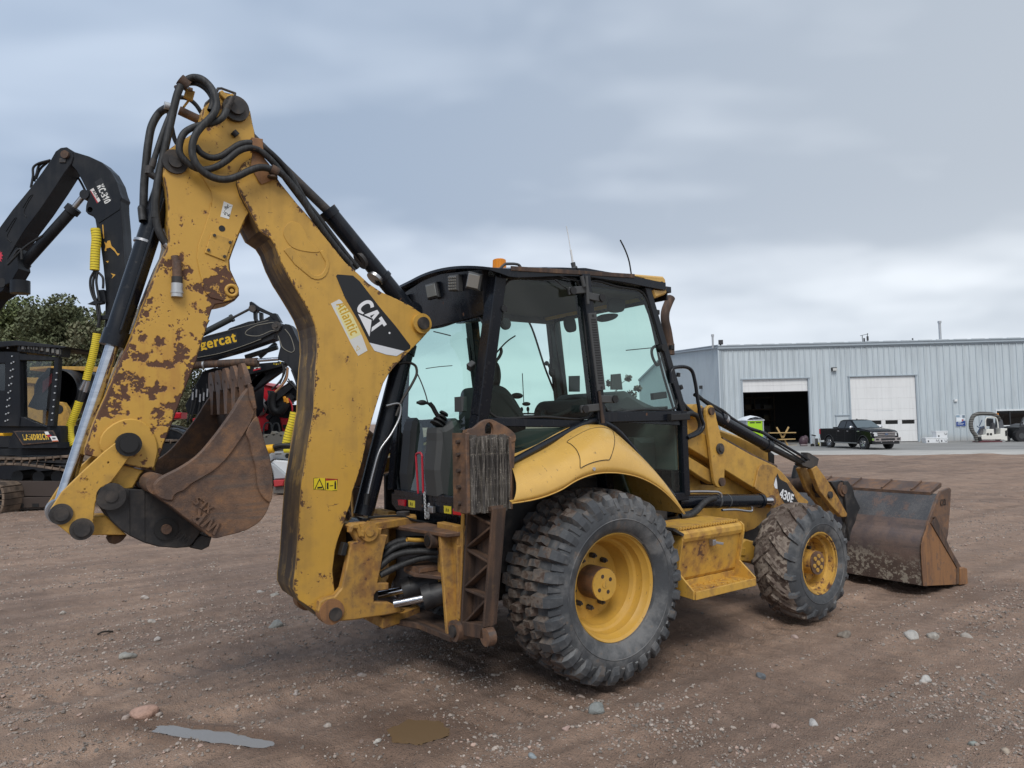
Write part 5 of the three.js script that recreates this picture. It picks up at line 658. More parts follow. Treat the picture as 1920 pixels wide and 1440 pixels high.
    const b1 = a + 0.12;
    lugs.push(sd > 0 ? block(b1, 0.05, 0.115, 0.052, 0.048, 0.568, 0.628, 0.01) : block(b1, -0.115, -0.05, 0.048, 0.052, 0.568, 0.628, 0));
    lugs.push(sd > 0 ? block(a + 0.02, 0.006, 0.088, 0.042, 0.052, 0.57, 0.63, 0) : block(a + 0.02, -0.088, -0.006, 0.052, 0.042, 0.57, 0.63, 0));
  }
  part(ty, 'tread_block', g(sq(lugs)), M.tyreLug).userData.kind = 'stuff'; part(ty, 'shoulder_block', g(sq(sides)), M.tyre).userData.kind = 'stuff';
}
rearWheel(1); rearWheel(-1);
function frontWheel(s) {
  const zc = 0.92, cy = 0.498, X = 2.284, g = (list) => [list].flat(3).map((q) => { q.translate(0, 0, zc); q = s > 0 ? q : mirror(q); q.translate(X, cy, 0); return q; });
  const w = part(B, 'front_wheel', g(lathe([[0.17, 0.0], [0.19, 0.02], [0.196, 0.06], [0.2, 0.1], [0.215, 0.11], [0.222, 0.13], [0.225, 0.155], [0.246, 0.16], [0.253, 0.165], [0.25, 0.172], [0.24, 0.17]], 64)), M.rimRusty, 'rusting yellow front wheel');
  part(w, 'wheel_disc', g([lathe([[0.05, 0.0], [0.18, 0.0]], 40), lathe([[0.25, -0.165], [0.2, -0.1], [0.17, 0]], 40)]), M.rimRusty);
  part(w, 'hub', g([pin(0, 0, 0, 0.135, 0.096, 36)]), M.rimRusty);
  part(w, 'hub_face', g([pin(0, 0, 0.135, 0.15, 0.094, 36)]), M.rust);
  for (let k = 0; k < 6; k++) { const a = k * 1.047 + 0.3; part(w, 'wheel_nut', g([pin(Math.cos(a) * 0.056, Math.sin(a) * 0.056, 0.148, 0.158, 0.017, 12)]), M.arm); }
  part(w, 'hub_cap', g([pin(0, 0, 0.148, 0.16, 0.02, 16)]), M.arm);
  for (let k = 0; k < 8; k++) { const a = k * 0.785; part(w, 'wheel_nut', g([rod([Math.cos(a) * 0.135, Math.sin(a) * 0.135, 0.0], [Math.cos(a) * 0.135, Math.sin(a) * 0.135, 0.03], 0.015, 6)]), M.pinDark); }
  const ty = part(w, 'tyre', g([lathe([[0.245, 0.14], [0.25, 0.166], [0.262, 0.176], [0.3, 0.188], [0.315, 0.19], [0.318, 0.194], [0.322, 0.19], [0.36, 0.186], [0.40, 0.172], [0.424, 0.15]], 80), lathe([[0.424, -0.15], [0.40, -0.172], [0.36, -0.186], [0.3, -0.188], [0.262, -0.176], [0.245, -0.14]], 80)]), M.tyre);
  part(ty, 'tyre_tread', g([lathe([[0.424, 0.15], [0.44, 0.115], [0.449, 0.06], [0.451, 0], [0.449, -0.06], [0.44, -0.115], [0.424, -0.15]], 80)]), M.tyreMud, 'mud caked tread');
  const N = 17, P = (a, r, z) => [Math.cos(a) * r, Math.sin(a) * r, z], top = [], low = [];
  for (let i = 0; i < N; i++) for (const sd of [1, -1]) {
    const a0 = (i + (sd > 0 ? 0 : 0.5)) / N * Math.PI * 2, st = [[0, -0.01, 0.45, 0.471], [0.09, 0.04, 0.447, 0.472], [0.2, 0.09, 0.438, 0.469], [0.3, 0.14, 0.42, 0.456], [0.34, 0.165, 0.392, 0.424], [0.36, 0.178, 0.36, 0.374]];
    for (let k = 0; k < st.length - 1; k++) {
      const [d0, z0, b0, t0] = st[k], [d1, z1, b1, t1] = st[k + 1], W = 0.078, e0 = k > 2 ? 0.035 : 0.05, off = k >= 3 ? 0.014 : 0;
      const bot = [P(a0 + d0 - W, b0, sd * z0), P(a0 + d0 + W, b0, sd * z0), P(a0 + d1 + W, b1, sd * z1), P(a0 + d1 - W, b1, sd * z1)], tp = [P(a0 + d0 - e0, t0, sd * (z0 + (k > 3 ? 0.014 : 0))), P(a0 + d0 + e0, t0, sd * (z0 + (k > 3 ? 0.014 : 0))), P(a0 + d1 + (k >= 2 ? 0.035 : 0.05), t1, sd * (z1 + (k >= 3 ? 0.014 : 0))), P(a0 + d1 - (k >= 2 ? 0.035 : 0.05), t1, sd * (z1 + (k >= 3 ? 0.014 : 0)))];
      (k > 2 ? low : top).push(mk8(sd > 0 ? bot : bot.slice().reverse(), sd > 0 ? tp : tp.slice().reverse()));
    }
  }
  part(ty, 'tread_bar', g(top), M.tyreMud).userData.kind = 'stuff'; part(ty, 'shoulder_bar', g(low), M.tyre).userData.kind = 'stuff';
}
frontWheel(1); frontWheel(-1);

// ---- step with tool box ----
{
  const prof = [[0.72, 0.925], [1.03, 0.925], [1.06, 0.918], [1.078, 0.9], [1.08, 0.87], [1.07, 0.845], [1.055, 0.84], [1.02, 0.68], [1.0, 0.585], [0.98, 0.56], [0.72, 0.56]];
  const s = part(B, 'tool_box', extX(prof, 0.67, 1.32, 0.003), M.step, 'yellow tool box step with dirty treads');
  parts(s, 'end_plate', [extX([[0.74, 0.93], [1.06, 0.926], [1.086, 0.905], [1.088, 0.86], [1.04, 0.64], [1.17, 0.535], [1.17, 0.48], [0.74, 0.5]], 0.655, 0.67, 0.002), extX([[0.74, 0.93], [1.06, 0.926], [1.086, 0.905], [1.088, 0.86], [1.04, 0.64], [1.17, 0.535], [1.17, 0.48], [0.74, 0.5]], 1.32, 1.335, 0.002)], M.step);
  part(s, 'step_tread', [bx(0.67, 1.32, 0.505, 0.518, 0.98, 1.17, 0.003), bx(0.67, 1.32, 0.478, 0.532, 1.17, 1.182, 0.003), bx(0.67, 1.32, 0.505, 0.56, 0.98, 0.99, 0.002)], M.step);
  part(s, 'top_tread', [bx(0.66, 1.31, 0.928, 0.94, 0.72, 1.05, 0.003)], M.step);
  for (let i = 0; i < 22; i++) part(s, 'tread_tooth', [bx(0.675 + i * 0.029, 0.689 + i * 0.029, 0.925, 0.946, 1.048, 1.056, 0.002)], M.step);
  for (let i = 0; i < 20; i++) part(s, 'tread_tooth', [bx(0.69 + i * 0.03, 0.704 + i * 0.03, 0.518, 0.53, 1.02 + (i % 2) * 0.09, 1.032 + (i % 2) * 0.09, 0.002)], M.step);
  const [q] = [[1.028,.806,1.06]]; part(s, 'latch_handle', [beam([q[0] - 0.05, q[1] + 0.01, 1.07], [q[0] + 0.04, q[1] - 0.01, 1.1], 0.018, 0.012), bx(q[0] - 0.055, q[0] - 0.02, q[1] - 0.015, q[1] + 0.025, 1.05, 1.09)], M.steel);
  partBoth(B, 'fuel_tank', ([bx(0.62, 1.5, 0.5, 0.9, 0.4, 0.72, 0.02)]), M.blackSteel);
}
// ---- loader end ----
{
  const arm = [[1.326,1.619],[1.349,1.611],[1.578,1.56],[1.677,1.52],[1.761,1.528],[1.856,1.489],[1.96,1.448],[2.174,1.362],[2.398,1.286],[2.506,1.249],[2.6,1.194],[2.701,1.116],[2.803,1.018],[2.908,.946],[2.988,.901],[2.987,.877],[2.625,.899],[2.503,.879],[2.415,.886],[2.383,.952],[2.336,1.008],[2.198,1.071],[2.024,1.151],[1.791,1.26],[1.605,1.35],[1.342,1.467],[1.261,1.502],[1.268,1.637]];
  for (const s of [1, -1]) {
    const k = (g) => [g].flat(3).map((q) => (s > 0 ? q : mirror(q)));
    const l = part(B, 'loader_arm', k(ext(arm, 0.45, 0.56, 0.006)), M.arm);
    part(l, 'arm_doubler', k(ext([[2.297,1.276],[2.375,1.27],[2.484,1.244],[2.577,1.189],[2.681,1.111],[2.78,1.021],[2.885,.947],[2.965,.901],[2.963,.88],[2.603,.903],[2.481,.88],[2.394,.888],[2.362,.953],[2.315,1.009],[2.191,1.068],[2.176,1.09],[2.232,1.225],[2.26,1.258]], 0.56, 0.576, 0.004)), M.cast);
    const [p, q, r, e] = [[1.583,1.748],[1.68,1.438],[1.684,1.167],[2.399,.956]];
    part(l, 'arm_pin', k([pin(e[0], e[1], 0.4, 0.595, 0.045), pin(e[0], e[1], 0.55, 0.605, 0.025)]), M.rust);
    part(l, 'top_weld', k(pipe([[1.836,1.511,.505],[1.926,1.478,.505],[2.032,1.436,.505],[2.249,1.348,.505],[2.476,1.271,.505],[2.585,1.236,.505]], 0.02, 6)), M.rustDark);
    const lv = part(B, 'tilt_lever', k(ext(smooth([[1.53,1.757],[1.554,1.787],[1.592,1.798],[1.631,1.777],[1.661,1.678],[1.727,1.478],[1.743,1.419],[1.727,1.164],[1.714,1.133],[1.668,1.119],[1.625,1.137],[1.602,1.181],[1.564,1.459],[1.533,1.671]], 2), 0.58, 0.61, 0.004)), M.arm);
    part(lv, 'lever_pin', k([pin(p[0], p[1], 0.42, 0.63, 0.032)]), M.rustDark); part(lv, 'lever_pin', k([pin(q[0], q[1], 0.5, 0.625, 0.045), pin(q[0], q[1], 0.5, 0.638, 0.026)]), M.pinDark); part(lv, 'lever_pin', k([pin(r[0], r[1], 0.42, 0.63, 0.035)]), M.rustDark);
    part(B, 'level_link', k(ext([[1.301,1.372],[1.326,1.403],[1.385,1.38],[1.539,1.308],[1.674,1.243],[1.748,1.193],[1.771,1.142],[1.668,1.14],[1.534,1.198],[1.368,1.285],[1.299,1.325]], 0.48, 0.55, 0.006)), M.arm);
    const tc = part(B, 'tilt_cylinder', k([rod(...[[1.667,1.742,.5],[2.464,1.437,.5]], 0.05, 24), rod(...[[2.443,1.448,.5],[2.505,1.422,.5]], 0.058, 24), rod(...[[1.826,1.698,.5],[1.852,1.684,.5]], 0.0525, 24)]), M.blackPaint);
    part(tc, 'cylinder_rod', k([rod(...[[2.479,1.432,.5],[3.072,1.226,.5]], 0.026, 16)]), M.blackSteel);
    part(tc, 'level_rod', k([beam(...[[2.343,1.566,.53],[3.077,1.274,.53]], 0.022, 0.022), beam(...[[2.512,1.467,.54],[2.995,1.262,.54]], 0.014, 0.014)]), M.blackPaint);
    part(tc, 'clamp_band', k([rod(...[[1.872,1.684,.5],[1.897,1.665,.5]], 0.054, 24)]), M.steel); part(tc, 'clamp_band', k([rod(...[[2.446,1.496,.5],[2.478,1.468,.5]], 0.03, 12)]), M.steel);
    part(B, 'rod_bracket', k([ext([[3.053,1.347],[3.09,1.339],[3.231,1.28],[3.187,1.186],[3.071,1.199],[2.96,1.226],[2.937,1.248],[3.044,1.269]], 0.46, 0.54, 0.004)]), M.blackSteel);
    const fl = part(B, 'front_link', k([ext([[3.08,1.19],[3.173,1.216],[3.252,1.147],[3.348,1.064],[3.509,.899],[3.666,.718],[3.644,.691],[3.563,.695],[3.413,.801],[3.205,.974]], 0.5, 0.55, 0.005), ext([[3.08,1.19],[3.173,1.216],[3.252,1.147],[3.348,1.064],[3.509,.899],[3.666,.718],[3.644,.691],[3.563,.695],[3.413,.801],[3.205,.974]], 0.38, 0.42, 0.005)]), M.cast);
    const [fp] = [[3.358,.928]]; part(fl, 'link_pin', k(pin(fp[0], fp[1], 0.34, 0.57, 0.034)), M.pinDark);
    const qc = part(B, 'coupler_plate', k([ext(smooth([[3.483,1.043],[3.571,1.039],[3.679,1.045],[3.768,1.012],[3.835,.93],[3.816,.881],[3.895,.754],[3.912,.688],[4.028,.64],[3.981,.434],[3.934,.367],[3.793,.282],[3.685,.346],[3.681,.528],[3.717,.622],[3.678,.704],[3.604,.897],[3.551,.97]], 2), 0.46, 0.5, 0.005, [[3.912,.622, 0.03], [3.835,.448, 0.026]]), ext([[3.692,1.02],[3.817,1.029],[3.977,.914],[4.038,.735],[4.055,.667],[3.902,.696],[3.787,.888]], 0.38, 0.42, 0.005)]), M.blackSteel);
    const [c1] = [[3.663,.957]]; part(qc, 'coupler_pin', k([pin(c1[0], c1[1], 0.3, 0.535, 0.045), pin(c1[0], c1[1], 0.46, 0.52, 0.07)]), M.rust);
    const lc = part(B, 'lift_cylinder', k([rod(...[[1.103,1.056,.64],[2.158,.977,.64]], 0.055, 24), rod(...[[2.134,.979,.64],[2.165,.976,.64]], 0.062, 24)]), M.blackPaint);
    part(lc, 'cylinder_rod', k([rod(...[[2.151,.977,.64],[2.305,.966,.64]], 0.03, 16)]), M.chrome);
    part(lc, 'clamp_band', k([rod(...[[1.575,1.021,.64],[1.594,1.019,.64]], 0.057, 20), rod(...[[1.7,1.011,.64],[1.713,1.01,.64]], 0.057, 20)]), M.trim);
    part(lc, 'oil_pipe', k([pipe([[1.186,1.129,.7],[1.314,1.121,.7],[1.456,1.109,.7],[1.529,1.1,.7],[1.565,1.081,.7],[1.57,1.057,.7]], 0.01, 8)]), M.steel);
    part(lc, 'oil_pipe', k([pipe([[1.57,.954,.7],[1.746,.942,.7],[1.901,.916,.7],[1.955,.915,.7],[1.957,.948,.7]], 0.01, 8)]), M.steel);
    part(lc, 'hydraulic_hose', k(pipe([[1.031,.96,.74],[1.143,.957,.74],[1.224,.984,.74],[1.296,1.031,.74],[1.368,1.056,.74],[1.441,1.062,.74]], 0.024, 8)), M.hoseWorn);
    part(lc, 'hydraulic_hose', k(pipe([[1.099,.961,.7],[1.201,.967,.7],[1.284,.998,.7],[1.357,1.035,.7],[1.453,1.054,.7]], 0.02, 8)), M.hoseWorn);
    part(B, 'loader_tower', k([ext([[1.49,1.683],[1.588,1.782],[1.646,1.803],[1.709,1.8],[1.766,1.764],[1.794,1.447],[1.967,1.216],[2.206,1.079],[2.548,.973],[2.572,.88],[1.479,.974]], 0.36, 0.42, 0.006), pin(1.536,1.751, 0.36, 0.5, 0.06)]), M.arm);
    part(B, 'side_frame', k(ext([[1.441,.975],[2.661,.88],[2.592,.759],[2.395,.688],[2.272,.673],[2.199,.744],[1.433,.82]], 0.32, 0.4, 0.006)), M.arm);
    part(B, 'loader_hose', k([pipe([[1.285,1.723,.6],[1.369,1.73,.6],[1.439,1.701,.6],[1.467,1.64,.6],[1.458,1.6,.6],[1.396,1.569,.6],[1.3,1.54,.6]], 0.022, 8), pipe([[1.3,1.828,.55],[1.357,1.78,.55],[1.427,1.739,.55]], 0.02, 8), pipe([[1.524,1.888,.5],[1.616,1.85,.5],[1.741,1.8,.5],[1.869,1.752,.5],[1.999,1.682,.5],[2.215,1.6,.5],[2.384,1.56,.5],[2.485,1.531,.5],[2.555,1.465,.5]], 0.016, 8), pipe([[1.567,1.879,.5],[1.653,1.83,.5],[1.791,1.762,.5],[1.893,1.705,.5]], 0.016, 8)]), M.hose);
  }
  decal(B, 'model_sticker', [[2.506,1.185],[2.529,1.144],[2.555,1.125],[2.643,1.092],[2.688,1.035],[2.729,1.005],[2.771,.94],[2.803,.903],[2.6,.907],[2.537,.975],[2.502,1.048],[2.461,1.057],[2.445,1.089],[2.466,1.141]], 0.5768, (g) => {
    const W = [[2.482,1.158],[2.445,1.089],[2.461,1.057],[2.497,1.043],[2.494,1.104]], [a, b] = [[2.53,.984],[2.768,.893]]; g.fillStyle = '#191b1e'; g.fillRect(-9, -9, 18, 18);
    g.fillStyle = '#dfe0e2'; g.beginPath(); W.forEach((p, i) => g[i ? 'lineTo' : 'moveTo'](p[0], p[1])); g.fill();
    txt(g, '430E', a[0] - 0.01, a[1] - 0.008, 0.112, Math.atan2(b[1] - a[1], b[0] - a[0]), '#e6e7e8', '900', 0.86);
  }, 900, 'torn black model sticker');
  const hood = [[1.971,1.597],[2.092,1.566],[2.272,1.52],[2.471,1.453],[2.677,1.376],[2.679,1.272],[2.759,1.224]];
  const hd = part(B, 'engine_hood', ext([[1.2, 1.66], ...hood, [2.74, 0.92], [1.2, 0.92]], -0.38, 0.38, 0.02), M.arm);
  part(hd, 'grille_edge', [ext([[2.665,1.375],[2.707,1.361],[2.752,1.336],[2.746,1.239],[2.671,1.273]], -0.385, 0.385, 0.004)], M.seal);
  part(B, 'cross_tube', [pin(3.355,1.006, -0.48, 0.48, 0.075, 28)], M.rustDark);
  part(B, 'coil_hose', (() => { const o = [], c = [[3.408,1.187,.2],[3.373,1.113,.2],[3.351,1.045,.2],[3.329,.976,.2]]; const cv = new THREE.CatmullRomCurve3(c.map(v3)); for (let i = 0; i < 22; i++) { const p = cv.getPoint(i / 21), t = new THREE.TorusGeometry(0.035, 0.011, 6, 14); t.rotateX(Math.PI / 2); t.translate(p.x, p.y, p.z); o.push(t); } return o; })(), M.hose);
  part(B, 'front_axle', [rod([2.284, 0.498, -0.75], [2.284, 0.498, 0.75], 0.1, 20), bx(2.1, 2.45, 0.38, 0.72, -0.32, 0.32, 0.03), rod([0, 0.653, -0.7], [0, 0.653, 0.7], 0.13, 20)], M.cast);
  partBoth(B, 'axle_guard', ([ext([[1.919,.614],[2.019,.661],[2.207,.606],[2.196,.432],[1.898,.488]], 0.35, 0.58, 0.012), ext([[1.912,.599],[2.001,.588],[1.997,.524],[1.908,.535]], 0.58, 0.59, 0.003)]), M.arm);
  part(B, 'belly_frame', [bx(-0.6, 2.8, 0.55, 0.8, -0.34, 0.34, 0.02), bx(0.3, 1.6, 0.42, 0.58, -0.26, 0.26, 0.03)], M.blackSteel);
  // loader bucket
  const prof = [[4.35,.964],[4.337,.97],[4.163,.951],[4.092,.906],[4.019,.83],[3.947,.758],[3.883,.698],[3.823,.608],[3.768,.559],[3.734,.5],[3.721,.426],[3.721,.309],[3.725,.216],[3.733,.122]], [tip, h1, h2] = [[4.552,.018],[4.56,.171],[4.489,.194]];
  const lb = part(B, 'loader_bucket', (() => { // one bent sheet: spill guard, box top, back, curved belly, floor
    const line = smooth([prof[6], prof[7], prof[8], prof[9], prof[10], prof[11], prof[12], prof[13]], 5, false).map((p) => [p[0], p[1]]);
    const l2 = [...line, [tip[0], tip[1] - 0.005]], inn2 = l2.map((p) => [p[0] + 0.025, p[1] + 0.022]).reverse();
    const g = boxUV(ext([...l2, ...inn2], -1.19, 1.19, 0)), p = g.attributes.position; for (let i = 0; i < p.count; i++) g.attributes.uv.setXY(i, p.getZ(i), p.getY(i)); return [g];
  })(), M.bucketSheet, 'wide rusty loader bucket resting on its cutting edge', true);
  const boxP = [prof[3], prof[6], [prof[6][0] + 0.14, prof[6][1] + 0.05], [prof[3][0] + 0.1, prof[3][1] + 0.012]];
  part(lb, 'back_beam', ext(boxP, -1.19, 1.19, 0.004), M.greyBeam, 'grey black beam along the bucket back');
  part(lb, 'spill_guard', ext([[prof[3][0] + 0.02, prof[3][1] + 0.004], [prof[3][0] + 0.02, prof[3][1] + 0.03], [prof[0][0] - 0.01, prof[0][1] + 0.05], [prof[0][0] + 0.01, prof[0][1] + 0.04], [prof[0][0], prof[0][1] + 0.005]], -1.19, 1.13, 0.003), M.rust);
  for (const z of [-1.02, -0.68, -0.34, 0, 0.34, 0.66, 0.95].slice(0, 7)) part(lb, 'guard_rib', ext([[prof[3][0] + 0.03, prof[3][1] + 0.028], [prof[0][0] - 0.015, prof[0][1] + 0.05], [prof[0][0] - 0.02, prof[0][1] + 0.062], [prof[3][0] + 0.03, prof[3][1] + 0.05]], z - 0.008, z + 0.008, 0.001), M.rust);
  const sp = [[3.732,.12],[4.414,.035],[4.556,.017],[4.56,.171],[4.489,.194],[4.369,.316],[4.217,.47],[4.26,.545],[4.332,.803],[4.365,.952],[4.337,.97],[4.163,.951],[4.092,.906],[4.019,.83],[3.947,.758],[3.883,.698],[3.823,.608],[3.768,.559],[3.734,.5],[3.721,.426],[3.721,.309],[3.725,.216]];
  parts(lb, 'side_plate', [ext(sp, 1.185, 1.21, 0.004), ext(sp, -1.21, -1.185, 0.004)], M.rust);
  const sk = [[3.711,.125],[4.362,.042],[4.37,.066],[4.375,.202],[4.302,.277],[3.898,.678],[3.854,.683],[3.801,.608],[3.747,.559],[3.712,.5],[3.7,.43],[3.7,.313],[3.704,.221]];
  partBoth(lb, 'side_skin', (ext(sk, 1.21, 1.216, 0.002)), M.rustOrange, 'orange rusted side skin');
  partBoth(lb, 'side_rib', ([ext([[3.889,.679],[3.925,.676],[3.985,.726],[3.957,.72],[4.41,.201],[4.391,.043],[4.356,.047],[4.374,.197]], 1.21, 1.225, 0.003)]), M.rustDark);
  partBoth(lb, 'corner_bit', ([ext([[4.409,.191],[4.489,.194],[4.56,.171],[4.556,.017],[4.407,.036]], 1.18, 1.235, 0.006)]), M.rustOrange);
  part(lb, 'cutting_edge', [bx(tip[0] - 0.22, tip[0] + 0.02, 0.0, 0.03, -1.2, 1.2, 0.006)], M.rustDark);
  part(lb, 'raised_mark', [(() => { const [a] = [[4.119,.812]]; return raised('CAT', a[0], a[1], 1.209, 0.06, 0.0, 0.008, 0.8); })()], M.rustDark);
  parts(lb, 'bucket_ear', [ext([[3.657,1.039],[3.741,1.034],[3.821,.964],[3.848,.878],[4.005,.669],[4.024,.583],[3.923,.333],[3.846,.251],[3.734,.338]], 0.5, 0.53, 0.004), mirror(ext([[3.657,1.039],[3.741,1.034],[3.821,.964],[3.848,.878],[4.005,.669],[4.024,.583],[3.923,.333],[3.846,.251],[3.734,.338]], 0.5, 0.53, 0.004))], M.blackSteel);
}

// =====================================================================================
// the yard
// =====================================================================================
const PUD = [{ x: -1.68, z: -3.92, a: 0.40, b: 0.062, r: -0.33 }, { x: -0.555, z: -3.92, a: 0.17, b: 0.15, r: 0 }];
const pudR = (p, x, z) => { const c = Math.cos(p.r), s = Math.sin(p.r), dx = x - p.x, dz = z - p.z, u = (dx * c - dz * s) / p.a, v = (dx * s + dz * c) / p.b; return Math.hypot(u, v) + (smp(nB, x * 0.9, z * 0.9) - 0.5) * 1.1 + (smp(nC, x * 1.1, z * 1.1) - 0.5) * 0.28; };
function groundH(x, z) {
  const near = sst(-40, -10, z);
  const u = x * 0.578 + z * 0.816, w = x * 0.816 - z * 0.578;                 // across and along the near wheel ruts
  const rut = (c, wd) => Math.exp(-Math.pow((u - c + (smp(nA, w * 0.03, c * 0.1) - 0.5) * 0.5) / wd, 2));
  let h = (smp(nA, x / 9, z / 9) - 0.5) * 0.07 + (smp(nB, x / 5, z / 5) - 0.5) * 0.035 + (smp(nC, x / 3.1, z / 3.1) - 0.5) * 0.02;
  h += near * ((smp(nF, x / 3, z / 3) - 0.5) * 0.016);
  const lug = sst(0.3, 0.7, 0.5 + 0.5 * Math.sin(w * 34 + 9 * Math.abs(((u * 1.07 + 50) % 1) - 0.5) + 5 * smp(nB, x / 4, z / 4)));
  h -= (rut(-3.42, 0.25) + rut(-5.4, 0.28) + rut(-4.35, 0.22) * 0.6 + rut(-6.6, 0.3) * 0.7 + rut(-2.5, 0.25) * 0.6) * (0.026 + 0.024 * lug) * sst(0.36, 0.56, smp(nA, x / 16 + 0.3, z / 16));
  h += near * ((smp(nH, w / 7, u / 3.2) - 0.5) * 0.05 + (smp(nH, w / 3 + 0.4, u / 1.1) - 0.5) * 0.014);
  const far = smp(nH, x / 22, z / 9) - 0.5; h += far * 0.11 * sst(-6, -14, z);
  h += 0.042 * sst(-13, -8.5, z);
  let p = 9; for (const q of PUD) p = Math.min(p, pudR(q, x, z));
  const fl = sst(2.6, 1.25, p); h = lerp(h, 0.042 + 0.012 * sst(0.8, 1.5, p) - 0.02 * sst(1.25, 0.7, p), fl);
  return h;
}
const dirt = surface(1024, 2.3, (u, v) => {
  const a = smp(nA, u, v), b = smp(nB, u * 2, v * 2), c = smp(nC, u * 2, v * 2), f = smp(nF, u * 4, v * 4), f2 = smp(nF, u * 7 + 0.3, v * 7), f3 = smp(nC, u * 9, v * 9 + 0.4);
  let col = mix3([0.158, 0.112, 0.086], [0.235, 0.172, 0.134], a * 0.5 + b * 0.5); col = col.map((q) => q * (0.7 + 0.6 * (f * 0.5 + c * 0.5)));
  const peb = sst(0.60, 0.68, f2 * 0.6 + f3 * 0.4), dens = sst(0.42, 0.6, b * 0.6 + a * 0.4); col = mix3(col, [0.37, 0.33, 0.30], peb * (0.2 + 0.7 * dens));
  const dark = sst(0.64, 0.75, f3 * 0.5 + f * 0.5); col = mix3(col, [0.07, 0.05, 0.042], dark * 0.6);
  return [...col, 0.4 + (f - 0.5) * 0.5 + peb * 0.35 + (c - 0.5) * 0.4, 0.93 - 0.1 * (1 - peb) * sst(0.5, 0.3, a)];
}, { bump: 0.02, extra: { vertexColors: true } });
{
  const xs = [], zs = [], nx = 560, nz = 740;
  for (let i = 0; i <= nx; i++) { const t = i / nx * 2 - 1; xs.push(7.5 * t + 70 * Math.pow(Math.abs(t), 3.6) * Math.sign(t)); }
  for (let j = 0; j <= nz; j++) { const t = j / nz; zs.push(1.0 - 8.5 * t - 56 * Math.pow(t, 4)); }
  xs.unshift(-2500); xs.push(2500); zs.unshift(400); zs.push(-3000);
  const n = xs.length, m = zs.length, pos = new Float32Array(n * m * 3), col = new Float32Array(n * m * 3), uv = new Float32Array(n * m * 2), idx = [];
  for (let j = 0, k = 0; j < m; j++) for (let i = 0; i < n; i++, k++) {
    const x = xs[i], z = zs[j], edge = i === 0 || i === n - 1 || j === 0 || j === m - 1;
    pos.set([x, edge ? 0 : groundH(x, z), z], k * 3); uv.set([x, z], k * 2);
    const a = smp(nA, x / 14 + 0.2, z / 14), b = smp(nB, x / 9, z / 9), st = smp(nH, x / 30, z / 12), c = smp(nC, x / 6, z / 6);
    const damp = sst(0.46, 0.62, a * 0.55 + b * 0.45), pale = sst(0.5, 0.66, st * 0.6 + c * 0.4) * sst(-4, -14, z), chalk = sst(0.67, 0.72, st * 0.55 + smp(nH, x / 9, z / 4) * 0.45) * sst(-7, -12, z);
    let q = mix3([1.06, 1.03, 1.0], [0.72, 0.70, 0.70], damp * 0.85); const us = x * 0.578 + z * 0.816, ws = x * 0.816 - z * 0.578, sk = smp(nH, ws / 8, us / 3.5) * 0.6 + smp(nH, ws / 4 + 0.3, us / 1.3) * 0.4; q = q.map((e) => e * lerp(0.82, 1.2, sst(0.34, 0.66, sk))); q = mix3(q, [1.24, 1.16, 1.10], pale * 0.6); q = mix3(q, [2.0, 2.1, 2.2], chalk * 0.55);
    let p = 9; for (const w of PUD) p = Math.min(p, pudR(w, x, z)); q = mix3(q, [0.48, 0.43, 0.40], sst(3.4, 1.0, p) * 0.85);
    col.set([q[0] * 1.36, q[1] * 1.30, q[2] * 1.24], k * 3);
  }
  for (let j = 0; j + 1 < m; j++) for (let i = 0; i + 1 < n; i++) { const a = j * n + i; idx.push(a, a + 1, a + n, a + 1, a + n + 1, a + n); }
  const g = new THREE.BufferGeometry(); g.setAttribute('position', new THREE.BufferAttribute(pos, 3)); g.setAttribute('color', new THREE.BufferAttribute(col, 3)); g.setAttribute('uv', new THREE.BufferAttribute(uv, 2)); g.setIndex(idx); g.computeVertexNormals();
  const gm = new THREE.Mesh(g, dirt); gm.name = 'ground'; gm.userData.kind = 'structure'; gm.receiveShadow = true; scene.add(gm);
}
{ // puddles
  const sheet = (p, y) => { const pts = []; for (let i = 0; i < 160; i++) { const a = i / 160 * 6.2832; let r = 0.3; for (; r < 1.7; r += 0.015) { const u = Math.cos(a) * r * p.a, v = Math.sin(a) * r * p.b, c = Math.cos(p.r), s = Math.sin(p.r); if (pudR(p, p.x + u * c + v * s, p.z - u * s + v * c) > 1.02) break; } const u = Math.cos(a) * r * p.a, v = Math.sin(a) * r * p.b, c = Math.cos(p.r), s = Math.sin(p.r); pts.push([p.x + u * c + v * s, -(p.z - u * s + v * c)]); } const g = new THREE.ShapeGeometry(mkShape(pts)); g.rotateX(-Math.PI / 2); g.translate(0, y, 0); return g; };
  struct('puddle', sheet(PUD[0], 0.0405), new THREE.MeshPhysicalMaterial({ color: new THREE.Color().setRGB(0.24, 0.225, 0.21), roughness: 0.03, ior: 1.4 }));
  struct('puddle', sheet(PUD[1], 0.0395), new THREE.MeshPhysicalMaterial({ color: new THREE.Color().setRGB(0.17, 0.112, 0.062), roughness: 0.04, ior: 1.33 }));
}
function stoneGeo(seed, det = 2) { const R = rng(seed), g = new THREE.IcosahedronGeometry(1, det), p = g.attributes.position, o = R() * 10; for (let i = 0; i < p.count; i++) { const x = p.getX(i), y = p.getY(i), z = p.getZ(i), k = 1 + 0.28 * Math.sin(x * 2.3 + o) * Math.cos(y * 2.1 + o * 2) + 0.16 * Math.sin(z * 3.7 + o * 3 + x * 2.0); p.setXYZ(i, x * k, y * k, z * k); } if (det > 1) { const h = g.toNonIndexed ? g : g; h.computeVertexNormals(); } return g; }
